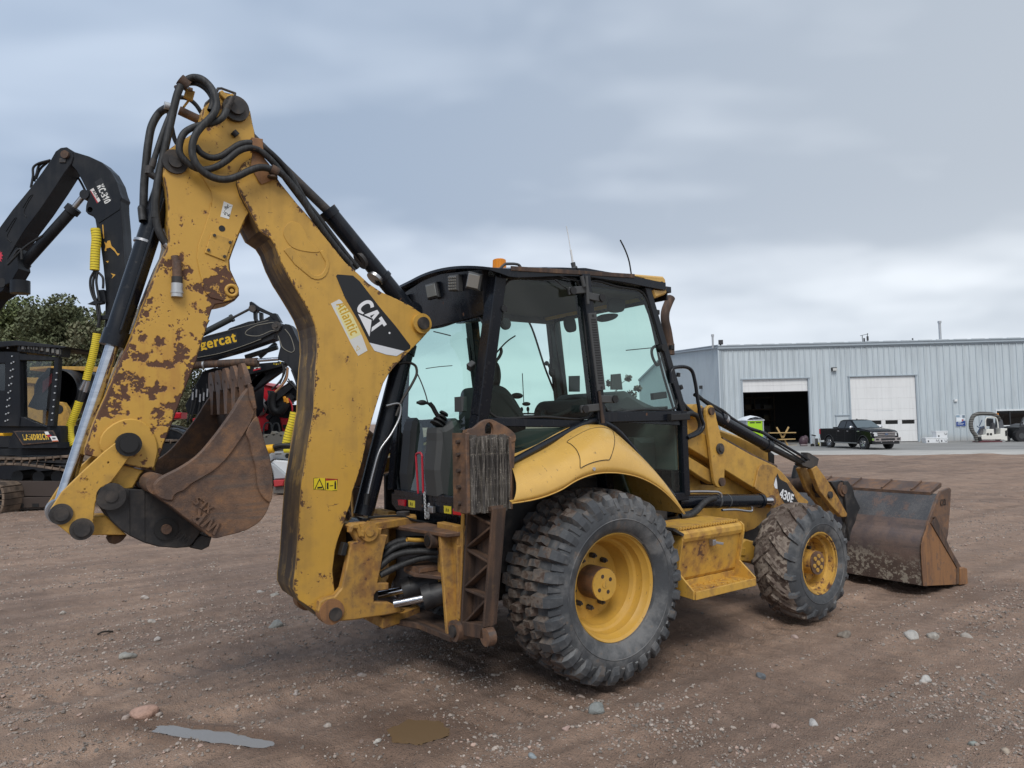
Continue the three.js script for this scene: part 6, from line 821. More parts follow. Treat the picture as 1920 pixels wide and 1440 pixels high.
{ // fine gravel: nobody could count it
  const R = rng(303), mat = new THREE.MeshStandardMaterial({ roughness: 0.9 }), N = 118000, c = new THREE.Color(), m = new THREE.Matrix4(), q = new THREE.Quaternion(), e = new THREE.Euler();
  const kinds = [stoneGeo(5, 0), stoneGeo(9, 0), stoneGeo(17, 1)].map((g) => { g.computeVertexNormals(); return g; });
  const ims = kinds.map((g, i) => { const im = new THREE.InstancedMesh(g, mat, Math.floor(N / 3)); im.name = numbered('gravel'); im.userData = { kind: 'stuff', label: ['loose pale gravel strewn over the brown dirt yard', 'angular grey gravel chips lying on the dirt yard', 'rounded small pebbles scattered over the dirt yard'][i], category: 'gravel' }; im.castShadow = im.receiveShadow = true; scene.add(im); return im; });
  for (const im of ims) for (let i = 0; i < im.count; ) {
    const d = 1.9 + 14 * Math.pow(R(), 1.7), x = (R() * 2 - 1) * (0.82 * d + 0.6), z = -d;
    const us = x * 0.578 + z * 0.816, ws = x * 0.816 - z * 0.578, k = smp(nA, x / 8 + 0.4, z / 8) * 0.34 + smp(nH, ws / 8, us / 3.5) * 0.3 + smp(nC, x / 6, z / 6) * 0.2 + smp(nH, ws / 3, us / 1.6) * 0.16; if (R() > Math.pow(sst(0.42, 0.62, k), 1.8) + 0.03) continue;
    let p = 9; for (const w of PUD) p = Math.min(p, pudR(w, x, z)); if (p < 1.15) continue;
    const s = 0.0018 + 0.0095 * Math.pow(R(), 7) + 0.0024 * R() + d * 0.00012, sy = s * (0.45 + 0.4 * R());
    e.set(R() * 0.5, R() * 6.28, R() * 0.5); q.setFromEuler(e); m.compose(V(x, groundH(x, z) + sy * 0.3, z), q, V(s * (0.8 + 0.5 * R()), sy, s)); im.setMatrixAt(i, m);
    const b = 0.15 + 0.27 * Math.pow(R(), 1.7), t = R(); c.setRGB(b * (t > 0.8 ? 1.2 : 1.08), b * (t > 0.8 ? 0.86 : 0.91), b * (t > 0.8 ? 0.7 : 0.78)); im.setColorAt(i, c); i++;
  }
}
const stoneBase = surface(128, 0.15, (u, v) => { const k = 0.62 + 0.5 * smp(nB, u, v); return [k, k, k, smp(nC, u, v), 0.85]; }, { bump: 0.003 });
{ // larger stones, each by itself
  const S = [
    [[[-2.143,-4.179]], 0.07, 'pinkish flat stone beside the grey puddle, largest stone on the left', [0.40, 0.25, 0.19]], [[[-2.071,-4.183]], 0.02, 'small pale stone touching the right side of the pinkish stone', [0.36, 0.30, 0.26]], [[[-2.245,-4.141]], 0.022, 'small beige stone left of the pinkish stone', [0.35, 0.28, 0.24]],
    [[[-2.846,-5.269]], 0.048, 'grey round stone on open dirt left of the boom foot', [0.30, 0.29, 0.26]], [[[-3.645,-7.055]], 0.036, 'pale stone far out below the digging bucket coupler', [0.42, 0.37, 0.33]], [[[-4.141,-6.572]], 0.036, 'pale stone nearest the left edge below the link plates', [0.38, 0.34, 0.3]], [[[-3.161,-6.246]], 0.036, 'whitish stone below the digging bucket, between pale and grey stones', [0.4, 0.36, 0.32]],
    [[[-2.867,-5.758]], 0.026, 'small whitish stone below the digging bucket, nearer than its neighbour', [0.4, 0.36, 0.33]], [[[-1.995,-5.984]], 0.052, 'flat grey slab stone on the dirt below the boom', [0.26, 0.26, 0.24]], [[[-2.555,-7.195]], 0.034, 'pale stone close to the lower back of the boom', [0.33, 0.3, 0.27]], [[[-2.372,-7.063]], 0.036, 'grey brown stone just left of the boom foot', [0.28, 0.26, 0.23]],
    [[[-1.038,-4.809]], 0.026, 'pinkish grey stone in front of the swing post', [0.33, 0.28, 0.25]], [[[-1.059,-4.012]], 0.022, 'beige stone left of the brown puddle', [0.36, 0.31, 0.27]], [[[-1.373,-4.472]], 0.018, 'small beige stone midway between both puddles', [0.36, 0.31, 0.28]], [[[-.739,-3.78]], 0.018, 'tiny pale stone in front of the brown puddle', [0.4, 0.37, 0.33]],
    [[[.452,-4.189]], 0.052, 'grey rounded stone in front of the rear tyre, largest stone on the right', [0.21, 0.22, 0.21]], [[[.379,-4.454]], 0.026, 'pinkish chip behind the grey rounded stone near the rear tyre', [0.42, 0.33, 0.28]], [[[.249,-3.885]], 0.019, 'small pink stone nearer than the grey rounded stone', [0.4, 0.28, 0.24]], [[[1.549,-4.619]], 0.032, 'dark blue grey stone midway between the two near tyres', [0.13, 0.14, 0.15]],
    [[[2.946,-5.405]], 0.05, 'pale oval stone right of the front tyre, left of two flat stones', [0.4, 0.38, 0.35]], [[[3.107,-5.407]], 0.05, 'pale flat stone between the oval stone and the wedge stone', [0.36, 0.33, 0.29]], [[[3.348,-5.378]], 0.042, 'pale wedge stone farthest right behind the front tyre', [0.36, 0.32, 0.28]], [[[2.459,-5.438]], 0.046, 'dark flat stone nearest the front tyre', [0.2, 0.17, 0.14]],
    [[[2.548,-4.539]], 0.036, 'whitish round stone alone on gravel at the right', [0.45, 0.43, 0.4]], [[[1.376,-3.932]], 0.027, 'reddish stone near the bottom, left of a whitish stone', [0.36, 0.26, 0.22]], [[[1.595,-3.942]], 0.028, 'whitish stone near the bottom, right of a reddish stone', [0.42, 0.4, 0.38]], [[[2.088,-5.444]], 0.03, 'pinkish stone in front of the front tyre', [0.4, 0.3, 0.26]], [[[.059,-3.607]], 0.018, 'grey pebble at the bottom edge under the rear tyre', [0.26, 0.29, 0.3]], [[[2.261,-3.633]], 0.022, 'greenish grey pebble near the bottom right corner', [0.28, 0.3, 0.27]], [[[2.337,-3.509]], 0.022, 'tan pebble in the bottom right corner', [0.38, 0.31, 0.24]],
  ];
  S.forEach(([p, r, label, c], i) => {
    const [x, z] = p[0], g = stoneGeo(40 + i, 3), R = rng(i + 3); g.scale(r * (0.95 + 0.25 * R()), r * (0.55 + 0.2 * R()), r * 0.85); g.rotateY(R() * 6.28); g.computeVertexNormals();
    const m = part(scene, 'stone', g, Object.assign(stoneBase.clone(), { color: new THREE.Color().setRGB(c[0] * 1.15, c[1] * 1.15, c[2] * 1.15) }));
    m.name = numbered('stone'); m.position.set(x, groundH(x, z) + r * 0.16, z); m.userData = { label, category: 'stone', group: 'loose stones on the dirt yard' };
  });
  const [[tx, tz], [ux, uz]] = [[-3.435,-5.909],[-3.338,-5.96]]; const t = part(scene, 'twig', pipe([[tx, 0.03, tz], [(tx + ux) / 2, 0.05, (tz + uz) / 2 + 0.03], [ux, 0.035, uz]], 0.008, 6), plain(0.03, 0.025, 0.02, 0.9)); t.name = 'twig'; t.userData = { label: 'thin dark twig lying on open dirt at the left', category: 'twig' };
}
{ // paved apron in front of the building
  const E = [[11.879,-30.706],[20.034,-27.99]], d = [(E[1][0] - E[0][0]), (E[1][1] - E[0][1])], k = d[1] / d[0], zl = (x) => E[0][1] + (x - E[0][0]) * k, n = 60, top = [], mid = [], far = [];
  const asph = surface(512, 6, (u, v) => { const a = smp(nA, u, v), b = smp(nB, u * 2, v * 2), f = smp(nF, u * 3, v * 3), s = smp(nH, u, v); const q = lerp(0.2, 0.30, sst(0.3, 0.7, a * 0.4 + s * 0.6)) * (0.9 + 0.2 * f); return [q * 1.03, q, q * 0.95, f, 0.92]; }, { bump: 0.004 });
  const sand = surface(512, 6, (u, v) => { const a = smp(nA, u, v), f = smp(nF, u * 3, v * 3), s = smp(nH, u, v); const q = lerp(0.36, 0.46, sst(0.3, 0.7, a * 0.4 + s * 0.6)) * (0.9 + 0.2 * f); return [q * 1.05, q, q * 0.92, f, 0.95]; }, { bump: 0.004 });
  for (let i = 0; i <= n; i++) { const x = lerp(-8, 75, i / n), w = (smp(nB, x / 9, 0.3) - 0.5) * 0.5; top.push([x, 0.075, zl(x) + w]); mid.push([x, 0.08, zl(x) - 2.2 + (smp(nB, x / 14, 0.7) - 0.5) * 1.2]); far.push([x, 0.06, -80]); }
  struct('apron', loft([top.map((p) => [p[0], -0.05, p[2] + 0.35]), top, mid]), sand); struct('pavement', loft([mid, far]), asph);
}

// =====================================================================================
// the workshop building and what stands in front of it
// =====================================================================================
const cladTex = surface(512, 8, (u, v) => { const a = smp(nA, u * 2, v * 2), s = smp(nS, u * 2, v * 1.5), f = smp(nF, u * 4, v * 4), y = v * 8, k = 1 - 0.13 * sst(0.45, 0.75, s) + (a - 0.5) * 0.08 + (f - 0.5) * 0.05, d = sst(0.55, 0.05, y + (a - 0.5) * 0.5) * 0.45; return [...mix3([0.53 * k, 0.585 * k, 0.615 * k], [0.3, 0.27, 0.24], d), 0.5 + (a - 0.5) * 0.8, 0.5]; }, { bump: 0.001 });
{
  const b = thing('workshop_building', 'long pale grey metal workshop with one open and one closed white door', 'building', [13.2,0,-40.45], -0.0436);
  const whiteDoor = surface(256, 3, (u, v) => { const k = 0.76 * (1 - 0.07 * sst(0.4, 0.8, smp(nS, u, v)) + (smp(nA, u, v) - 0.5) * 0.06); return [k, k * 0.995, k * 0.985, 0.5, 0.5]; }, { bump: 0.001 });
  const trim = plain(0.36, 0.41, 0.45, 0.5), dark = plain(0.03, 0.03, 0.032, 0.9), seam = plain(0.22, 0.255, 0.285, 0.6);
  // sheet panels with standing ribs; each sheet is a piece
  const sheet = (x0, x1, y0, y1) => { const w = Math.max(1, Math.round((x1 - x0) / 0.33)), st = (x1 - x0) / w, pr = [[x0, 0]]; for (let i = 0; i < w; i++) { const x = x0 + (i + 0.5) * st; pr.push([x - 0.036, 0], [x - 0.022, 0.045], [x + 0.022, 0.045], [x + 0.036, 0]); } pr.push([x1, 0], [x1, -0.04], [x0, -0.04]); return [extY(pr, y0, y1, 0)]; };
  const run = (xa, xb, y0, y1) => { const n = Math.max(1, Math.round((xb - xa) / 1.0)); for (let i = 0; i < n; i++) { const a = lerp(xa, xb, i / n), c = lerp(xa, xb, (i + 1) / n); const p = part(b, 'wall_panel', sheet(a, c - 0.004, y0, y1), cladTex); const w = Math.max(1, Math.round((c - a) / 0.33)); part(p, 'seam_shade_strip', Array.from({ length: w }, (_, j) => { const x = a + (j + 0.5) * (c - 0.004 - a) / w; return bx(x + 0.0365, x + 0.052, y0, y1, 0.0, 0.004, 0); }), seam).userData.kind = 'stuff'; } };  // dark strips paint the lap joint and the shadow line beside each rib
  const x0 = -1.27, x1 = 34, H = 5.56;
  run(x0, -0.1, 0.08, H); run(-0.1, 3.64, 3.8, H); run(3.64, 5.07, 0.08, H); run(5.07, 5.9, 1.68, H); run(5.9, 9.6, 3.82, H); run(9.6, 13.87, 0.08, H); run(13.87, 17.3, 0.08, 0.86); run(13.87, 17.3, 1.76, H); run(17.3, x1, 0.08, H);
  part(b, 'eave_trim', [bx(x0 - 0.12, x1, 5.5, 5.56, 0.0, 0.09, 0.01), bx(x0 - 0.14, x1, 5.56, 5.74, 0.0, 0.16, 0.02)], trim);
  part(b, 'roof', [slab([[x0 - 0.15, 5.74, 0.2], [x1, 5.74, 0.2], [x1, 6.95, -17], [x0 - 0.15, 6.95, -17]], 0.06), slab([[x0 - 0.15, 6.95, -17], [x1, 6.95, -17], [x1, 5.74, -34], [x0 - 0.15, 5.74, -34]], 0.06)], trim);
  part(b, 'roof_clip', Array.from({ length: 36 }, (_, i) => bx(x0 + 0.4 + i * 0.97, x0 + 1.1 + i * 0.97, 5.745, 5.80, 0.08, 0.2, 0.01)), plain(0.5, 0.53, 0.55, 0.4)).userData.kind = 'stuff';
  // gable end
  const ge = part(b, 'gable_wall', [extX([[0, 0], [0, 5.7], [-17, 6.9], [-34, 5.7], [-34, 0]], x0 - 0.05, x0, 0)], cladTex);
  for (let i = 0; i < 100; i++) { const z = -0.2 - i * 0.34, y = z > -17 ? lerp(5.7, 6.9, -z / 17) : lerp(6.9, 5.7, (-z - 17) / 17); part(ge, 'wall_rib', bx(x0 - 0.085, x0 - 0.05, 0.1, y - 0.05, z - 0.03, z + 0.03, 0), cladTex); }
  part(b, 'corner_trim', [bx(x0 - 0.1, x0 + 0.08, 0.05, 5.6, -0.1, 0.05, 0.004)], trim);
  part(b, 'gable_trim', [beam([x0 - 0.12, 5.72, 0.1], [x0 - 0.12, 6.95, -17], 0.2, 0.06, [1, 0, 0]), beam([x0 - 0.12, 6.95, -17], [x0 - 0.12, 5.72, -34], 0.2, 0.06, [1, 0, 0])], trim);
  part(b, 'back_wall', [bx(x0, x1, 0, 5.7, -34.05, -34, 0), bx(x1, x1 + 0.05, 0, 6.9, -34, 0, 0)], cladTex);
  part(b, 'inner_wall', [bx(x0 + 0.05, 12, 0, 5.4, -13, -12.9, 0), bx(12, 12.1, 0, 5.4, -12.9, -0.1, 0), bx(x0 + 0.05, 12, 0.03, 0.066, -12.9, -0.06, 0), bx(12.2, 33, 0, 5.4, -6, -5.9, 0)], plain(0.16, 0.16, 0.16, 0.9));
  // open bay: lifted leaf, jambs, racking inside
  const d1 = part(b, 'bay_door', [bx(-0.06, 3.6, 3.07, 3.42, -0.12, -0.06, 0.004), bx(-0.06, 3.6, 3.425, 3.78, -0.12, -0.06, 0.004)], whiteDoor, 'white overhead door, almost fully raised');
  part(d1, 'door_seal', [bx(-0.06, 3.6, 3.03, 3.07, -0.11, -0.07, 0.004)], dark);
  part(b, 'door_frame', [bx(-0.14, -0.06, 0.05, 3.84, -0.06, 0.06), bx(3.6, 3.68, 0.05, 3.84, -0.06, 0.06), bx(-0.16, 3.72, 3.78, 3.84, -0.05, 0.085)], trim);
  const rk = part(b, 'storage_rack', [0.3, 1.6, 2.9, 4.2].flatMap((x) => [bx(x, x + 0.08, 0.07, 3.2, -9.1, -9.0), bx(x, x + 0.08, 0.07, 3.2, -8.1, -8.0)]).concat([0.5, 1.3, 2.1, 2.9].map((y) => bx(0.3, 4.3, y, y + 0.09, -9.1, -8.0))), plain(0.12, 0.09, 0.06, 0.7));
  const R = rng(12); for (const y of [0.59, 1.39, 2.19]) for (let i = 0; i < 6; i++) if (R() > 0.25) part(rk, 'stored_box', bx(0.45 + i * 0.63, 0.45 + i * 0.63 + 0.3 + 0.25 * R(), y, y + 0.25 + 0.35 * R(), -8.8, -8.2), [plain(0.2, 0.16, 0.1), plain(0.12, 0.12, 0.13), plain(0.25, 0.24, 0.22)][Math.floor(R() * 3)]);
  part(b, 'parts_bench', [bx(0.2, 1.6, 0.5, 0.58, -3.4, -2.6), bx(0.25, 0.33, 0.07, 0.5, -3.3, -2.7), bx(1.5, 1.58, 0.07, 0.5, -3.3, -2.7), bx(0.4, 0.9, 0.58, 0.9, -3.2, -2.8)], plain(0.09, 0.085, 0.08, 0.7));
  // closed sectional door
  const d2 = part(b, 'bay_door', [bx(5.94, 9.56, 0.06, 0.11, -0.1, -0.03, 0.004)], dark, 'closed white sectional door with a row of small windows');
  for (let i = 0; i < 6; i++) part(d2, 'door_section', i === 1 ? [bx(5.94, 9.56, 0.11 + i * 0.612, 1.09, -0.1, -0.03, 0.003), bx(5.94, 9.56, 1.31, 0.11 + (i + 1) * 0.612 - 0.006, -0.1, -0.03, 0.003), ...[[5.94, 6.03], [6.71, 6.93], [7.61, 7.83], [8.52, 8.74], [9.44, 9.56]].map(([a, c]) => bx(a, c, 1.09, 1.31, -0.1, -0.03, 0))] : [bx(5.94, 9.56, 0.11 + i * 0.612, 0.11 + (i + 1) * 0.612 - 0.003, -0.1, -0.03, 0.002)], whiteDoor);
  for (const x of [6.03, 6.93, 7.83, 8.74]) { const w = part(d2, 'door_window', [bx(x + 0.02, x + 0.68, 1.105, 1.295, -0.075, -0.07, 0)], plain(0.012, 0.014, 0.015, 0.08)); }
  part(d2, 'pull_line', [bx(7.2, 8.3, 1.85, 1.86, -0.03, -0.027, 0)], trim);
  part(b, 'door_frame', [bx(5.86, 5.94, 0.05, 3.86, -0.06, 0.06), bx(9.56, 9.64, 0.05, 3.86, -0.06, 0.06), bx(5.84, 9.68, 3.8, 3.86, -0.05, 0.085)], trim);
  const rustTrim = plain(0.16, 0.10, 0.085, 0.8); part(b, 'frame_edge', [bx(9.56, 9.59, 0.06, 3.8, -0.02, 0.0, 0)], rustTrim);
  const md = part(b, 'side_door', [bx(5.12, 5.8, 0.06, 1.62, -0.03, 0.0, 0.004)], plain(0.5, 0.55, 0.58, 0.5)); part(md, 'door_frame', [bx(5.07, 5.12, 0.05, 1.68, -0.04, 0.03), bx(5.8, 5.86, 0.05, 1.68, -0.04, 0.03), bx(5.03, 5.88, 1.62, 1.68, -0.04, 0.06)], trim); part(md, 'handle', [ball(5.74, 0.82, 0.03, 0.03)], M.steel);
  // office window with things inside
  const w = part(b, 'window', [bx(13.87, 17.3, 0.84, 0.90, -0.05, 0.09), bx(13.87, 17.3, 1.70, 1.78, -0.05, 0.06), bx(13.85, 13.92, 0.86, 1.76, -0.05, 0.05), bx(17.25, 17.32, 0.86, 1.76, -0.05, 0.05)], plain(0.7, 0.72, 0.73, 0.5));
  part(w, 'pane', [bx(13.92, 17.25, 0.9, 1.7, -0.03, -0.025, 0)], M.darkGlass); for (const x of [14.62, 15.5, 16.4]) part(w, 'mullion', bx(x, x + 0.06, 0.9, 1.7, -0.045, 0.01), plain(0.03, 0.03, 0.032, 0.5));
  part(b, 'desk', [bx(14.0, 16.5, 0.55, 0.62, -1.6, -0.9), bx(14.1, 14.18, 0.06, 0.55, -1.5, -1.0), bx(16.3, 16.4, 0.06, 0.55, -1.5, -1.0), slab([[14.2, 1.0, -1.0], [15.0, 1.2, -1.2], [15.1, 1.45, -1.2], [14.4, 1.3, -1.0]], 0.03), slab([[15.1, 0.95, -1.0], [16.2, 1.0, -1.2], [16.1, 1.3, -1.3], [15.4, 1.25, -1.1]], 0.03)], plain(0.55, 0.6, 0.5, 0.8));
  // small fittings
  part(b, 'wall_lamp', [bx(4.93, 5.19, 4.18, 4.36, 0.0, 0.22, 0.02)], plain(0.05, 0.05, 0.05, 0.6)); part(b, 'lamp_lens', [slab([[4.95, 4.17, 0.225], [5.17, 4.17, 0.225], [5.17, 4.31, 0.232], [4.95, 4.31, 0.232]], 0.02)], plain(0.6, 0.6, 0.58, 0.3));
  part(b, 'camera_box', [bx(11.62, 11.78, 2.27, 2.4, 0.0, 0.12, 0.02)], M.white);
  part(b, 'flood_lamp', [bx(-1.36, -1.12, 5.82, 6.08, 0.1, 0.25, 0.02), bx(-1.28, -1.2, 5.7, 5.84, 0.05, 0.15)], plain(0.04, 0.04, 0.045, 0.5));
  part(b, 'flue_pipe', [rod([11.62, 5.7, -1], [11.62, 6.88, -1], 0.07, 12), rod([11.62, 6.86, -1], [11.62, 6.98, -1], 0.1, 12)], M.galv); part(b, 'flue_pipe', [rod([-1.5, 5.7, -0.6], [-1.5, 6.4, -0.6], 0.06, 12), rod([-1.5, 6.38, -0.6], [-1.5, 6.5, -0.6], 0.085, 12)], M.galv); part(b, 'flue_pipe', [rod([9.95, 5.7, -0.8], [9.95, 6.0, -0.8], 0.04, 8)], M.trim);
  part(b, 'aerial', [rod([7.2, 5.7, -1], [7.2, 6.28, -1], 0.02, 6), rod([7.5, 5.7, -1], [7.5, 6.38, -1], 0.02, 6), rod([7.08, 6.24, -1], [7.55, 6.34, -1], 0.015, 6), rod([7.3, 5.72, -1], [7.3, 6.1, -1], 0.05, 8), rod([7.5, 5.95, -1], [7.5, 6.2, -1], 0.06, 8)], M.trim);
  part(b, 'side_lamp', [bx(x0 - 0.25, x0 - 0.05, 3.5, 3.7, -4.6, -4.4)], plain(0.05, 0.05, 0.05)); part(b, 'downpipe', [rod([x0 - 0.1, 0.1, 0.1], [x0 - 0.1, 5.5, 0.1], 0.045, 10)], cladTex);
  part(b, 'plinth', [bx(x0, -0.14, 0.0, 0.085, -0.1, 0.05), bx(3.68, 5.86, 0.0, 0.085, -0.1, 0.05), bx(9.64, x1, 0.0, 0.085, -0.1, 0.05)], plain(0.22, 0.2, 0.18, 0.9));
  const xf = b.matrixWorld; b.updateMatrixWorld();
  const sg = new THREE.Group(); const sd = thing('poster_sign', 'blue and white poster on the grey wall between bins and hose vehicle', 'sign', [13.2,0,-40.45], -0.0436);
  part(sd, 'sign_plate', bx(11.66, 12.19, 0.88, 1.54, 0.036, 0.046, 0.003), M.white);
  decal(sd, 'sign_print', rect(11.67, 0.89, 12.18, 1.53), 0.047, (g) => { const r = (c, x, y, w, h) => { g.fillStyle = c; g.fillRect(x, y, w, h); }; r('#cfd6dc', 11.6, 0.8, 1, 1); r('#1d3f86', 11.6, 0.8, 1, 0.34); r('#8ea3b4', 11.68, 1.40, 0.2, 0.11); r('#6f7f8d', 12.02, 1.36, 0.14, 0.15); r('#e9eef2', 11.72, 1.2, 0.3, 0.16); r('#a8555a', 11.98, 1.16, 0.1, 0.12); r('#c9d2d8', 11.78, 1.1, 0.16, 0.1); r('#34508f', 12.02, 1.1, 0.16, 0.1); r('#dfe5ea', 11.74, 1.03, 0.36, 0.02); r('#dfe5ea', 11.74, 0.98, 0.3, 0.015); r('#b8c4d8', 11.72, 0.9, 0.4, 0.012); }, 400);
}
// pickup truck (drawn in its own full size, then set to the yard's scale)
{
  const t = thing('pickup_truck', 'black crew cab pickup truck with chrome bumper parked before the white door', 'truck', [16.43, 0.075, -33.92], -1.396); t.scale.setScalar(0.69);
  const paint = new THREE.MeshPhysicalMaterial({ color: new THREE.Color().setRGB(0.006, 0.0065, 0.008), roughness: 0.16, specularIntensity: 0.3 }), chrome = plain(0.7, 0.7, 0.72, 0.15, 1), gl = plain(0.016, 0.02, 0.024, 0.06), trimB = plain(0.02, 0.02, 0.022, 0.6);
  const arch = (x, r) => Array.from({ length: 13 }, (_, i) => { const a = Math.PI * (1 - i / 12); return [x + Math.cos(a) * r, 0.4 + Math.sin(a) * r * 0.98]; });
  const lower = [[-2.92, 0.62], [-2.95, 1.05], [-2.9, 1.36], [-0.98, 1.38], [0.95, 1.36], [1.15, 1.33], [2.1, 1.27], [2.62, 1.18], [2.75, 1.02], [2.78, 0.62], [2.66, 0.52], ...arch(1.84, 0.5).reverse(), [1.2, 0.42], [-1.2, 0.42], ...arch(-1.84, 0.5).reverse(), [-2.45, 0.5]];
  part(t, 'body', [ext(lower, -0.98, 0.98, 0.05)], paint);
  part(t, 'hood', [loft([[1.05, 0], [1.4, 0.02], [2.0, 0.02], [2.5, -0.03], [2.72, -0.14]].map(([x, dy]) => [-0.93, -0.6, -0.5, 0, 0.5, 0.6, 0.93].map((z, i) => [x, (1.36 - 0.06 * (x - 1.05)) + dy + [0, 0.035, 0.06, 0.05, 0.06, 0.035, 0][i], z])))], paint);
  const cabP = (w) => { const sec = (x, y, z) => [x, y, z]; const rows = [[-0.98, 1.36, 0.93], [-0.78, 1.9, 0.74], [-0.5, 1.965, 0.7], [0.1, 1.965, 0.7], [0.42, 1.9, 0.72], [1.2, 1.36, 0.93]]; return loft(rows.map(([x, y, z]) => [sec(x, 1.36, 0.95), sec(x, y, z), sec(x, y + 0.02, z * 0.5), sec(x, y + 0.02, -z * 0.5), sec(x, y, -z), sec(x, 1.36, -0.95)])); };
  part(t, 'cab', [cabP()], paint);
  for (const s of [1, -1]) {
    const q = (x, y) => [x, y, s * lerp(0.958, 0.735, (y - 1.36) / 0.54)];
    part(t, 'side_window', [slab([q(-0.86, 1.41), q(-0.1, 1.41), q(-0.1, 1.87), q(-0.66, 1.87)], 0.012)], gl); part(t, 'side_window', [slab([q(-0.02, 1.41), q(1.0, 1.41), q(0.78, 1.56), q(0.4, 1.83), q(0.25, 1.87), q(-0.02, 1.87)], 0.012)], gl);
    part(t, 'mirror', [ball(0.86, 1.46, s * 1.12, 0.08, 0.11, 0.14, 14)], chrome); part(t, 'door_handle', [bx(-0.82, -0.64, 1.18, 1.22, s > 0 ? 0.97 : -1.0, s > 0 ? 1.0 : -0.97)], chrome); part(t, 'door_handle', [bx(0.18, 0.36, 1.18, 1.22, s > 0 ? 0.97 : -1.0, s > 0 ? 1.0 : -0.97)], chrome);
    part(t, 'fender_vent', [bx(1.22, 1.5, 1.17, 1.22, s > 0 ? 0.97 : -1.0, s > 0 ? 0.99 : -0.97)], chrome); part(t, 'door_seam', [bx(-0.96, -0.945, 0.5, 1.36, s > 0 ? 0.978 : -0.984, s > 0 ? 0.984 : -0.978), bx(-0.06, -0.045, 0.5, 1.36, s > 0 ? 0.978 : -0.984, s > 0 ? 0.984 : -0.978), bx(1.1, 1.115, 0.5, 1.36, s > 0 ? 0.978 : -0.984, s > 0 ? 0.984 : -0.978)], trimB);
    part(t, 'running_board', [bx(-1.2, 1.2, 0.36, 0.44, s > 0 ? 0.9 : -1.04, s > 0 ? 1.04 : -0.9, 0.02)], plain(0.25, 0.25, 0.25, 0.4, 0.6));
    part(t, 'tail_light', [bx(-2.97, -2.84, 0.95, 1.33, s > 0 ? 0.88 : -1.0, s > 0 ? 1.0 : -0.88, 0.02)], M.redLens); part(t, 'headlight', [slab([[2.58, 1.16, s * 0.97], [2.8, 1.12, s * 0.62], [2.83, 0.88, s * 0.64], [2.66, 0.86, s * 0.98]], 0.08, 0.02)], plain(0.62, 0.6, 0.58, 0.15, 0.4)); part(t, 'arch_trim', [pipe(arch(1.84, 0.52).map((p) => [p[0], p[1], s * 0.985]), 0.03, 8), pipe(arch(-1.84, 0.52).map((p) => [p[0], p[1], s * 0.985]), 0.03, 8)], trimB);
    for (const x of [1.84, -1.84]) {
      const k = (g) => [g].flat(3).map((e) => { e.translate(0, 0, 0.86); const f = s > 0 ? e : mirror(e); f.translate(x, 0.395, 0); return f; });
      const w = part(t, 'wheel', k(lathe([[0.2, 0.1], [0.22, 0.14], [0.385, 0.14], [0.4, 0.09], [0.4, -0.1], [0.36, -0.13], [0.2, -0.13]], 40)), plain(0.03, 0.03, 0.032, 0.85)); part(w, 'rim', k([lathe([[0.06, 0.1], [0.1, 0.11], [0.12, 0.06], [0.2, 0.06], [0.215, 0.13], [0.235, 0.145], [0.24, 0.135]], 32), ...Array.from({ length: 6 }, (_, i) => beam([0.05, 0, 0.1], [0.215, 0, 0.125], 0.075, 0.03).rotateZ(i * 1.047))]), plain(0.55, 0.55, 0.56, 0.25, 0.9));
    }
  }
  const ws = slab([[0.43, 1.885, 0.69], [0.43, 1.885, -0.69], [1.14, 1.41, -0.86], [1.14, 1.41, 0.86]], 0.012); ws.translate(0.018, 0.018, 0); part(t, 'windscreen', [ws], plain(0.10, 0.13, 0.145, 0.04)); part(t, 'wiper', [beam([1.13, 1.45, 0.5], [1.05, 1.49, 0.05], 0.02, 0.02), beam([1.13, 1.45, -0.1], [1.05, 1.49, -0.5], 0.02, 0.02)], trimB);
  const gr = part(t, 'grille', [bx(2.72, 2.83, 0.8, 1.14, -0.66, 0.66, 0.02)], plain(0.05, 0.05, 0.055, 0.4)); part(gr, 'grille_bar', [bx(2.8, 2.86, 1.08, 1.15, -0.68, 0.68, 0.01), bx(2.8, 2.855, 0.97, 1.02, -0.64, 0.64, 0.01), bx(2.8, 2.85, 0.87, 0.9, -0.62, 0.62, 0.008)], chrome); part(gr, 'badge', [ball(2.86, 1.0, 0, 0.02, 0.06, 0.13)], plain(0.1, 0.13, 0.2, 0.3));
  const bp = part(t, 'front_bumper', [bx(2.7, 2.98, 0.55, 0.8, -0.98, 0.98, 0.05)], chrome); part(bp, 'bumper_intake', [bx(2.96, 2.99, 0.6, 0.74, -0.5, 0.5, 0.01), bx(2.96, 2.99, 0.62, 0.73, 0.66, 0.88, 0.01), bx(2.96, 2.99, 0.62, 0.73, -0.88, -0.66, 0.01)], trimB); part(t, 'air_dam', [bx(2.6, 2.9, 0.36, 0.56, -0.92, 0.92, 0.04)], trimB); part(t, 'tow_hook', [ball(2.9, 0.5, 0.45, 0.05, 0.03, 0.06), ball(2.9, 0.5, -0.45, 0.05, 0.03, 0.06)], chrome);
  part(t, 'rear_bumper', [bx(-3.1, -2.9, 0.5, 0.66, -0.95, 0.95, 0.03)], chrome); part(t, 'bed_box', [bx(-1.6, -1.05, 1.37, 1.47, -0.8, 0.8, 0.02)], trimB); part(t, 'roof_aerial', [bx(-0.1, 0.0, 1.98, 2.03, -0.03, 0.03, 0.01)], trimB); part(t, 'underbody', [bx(-2.6, 2.5, 0.34, 0.6, -0.7, 0.7, 0.02)], trimB);
}
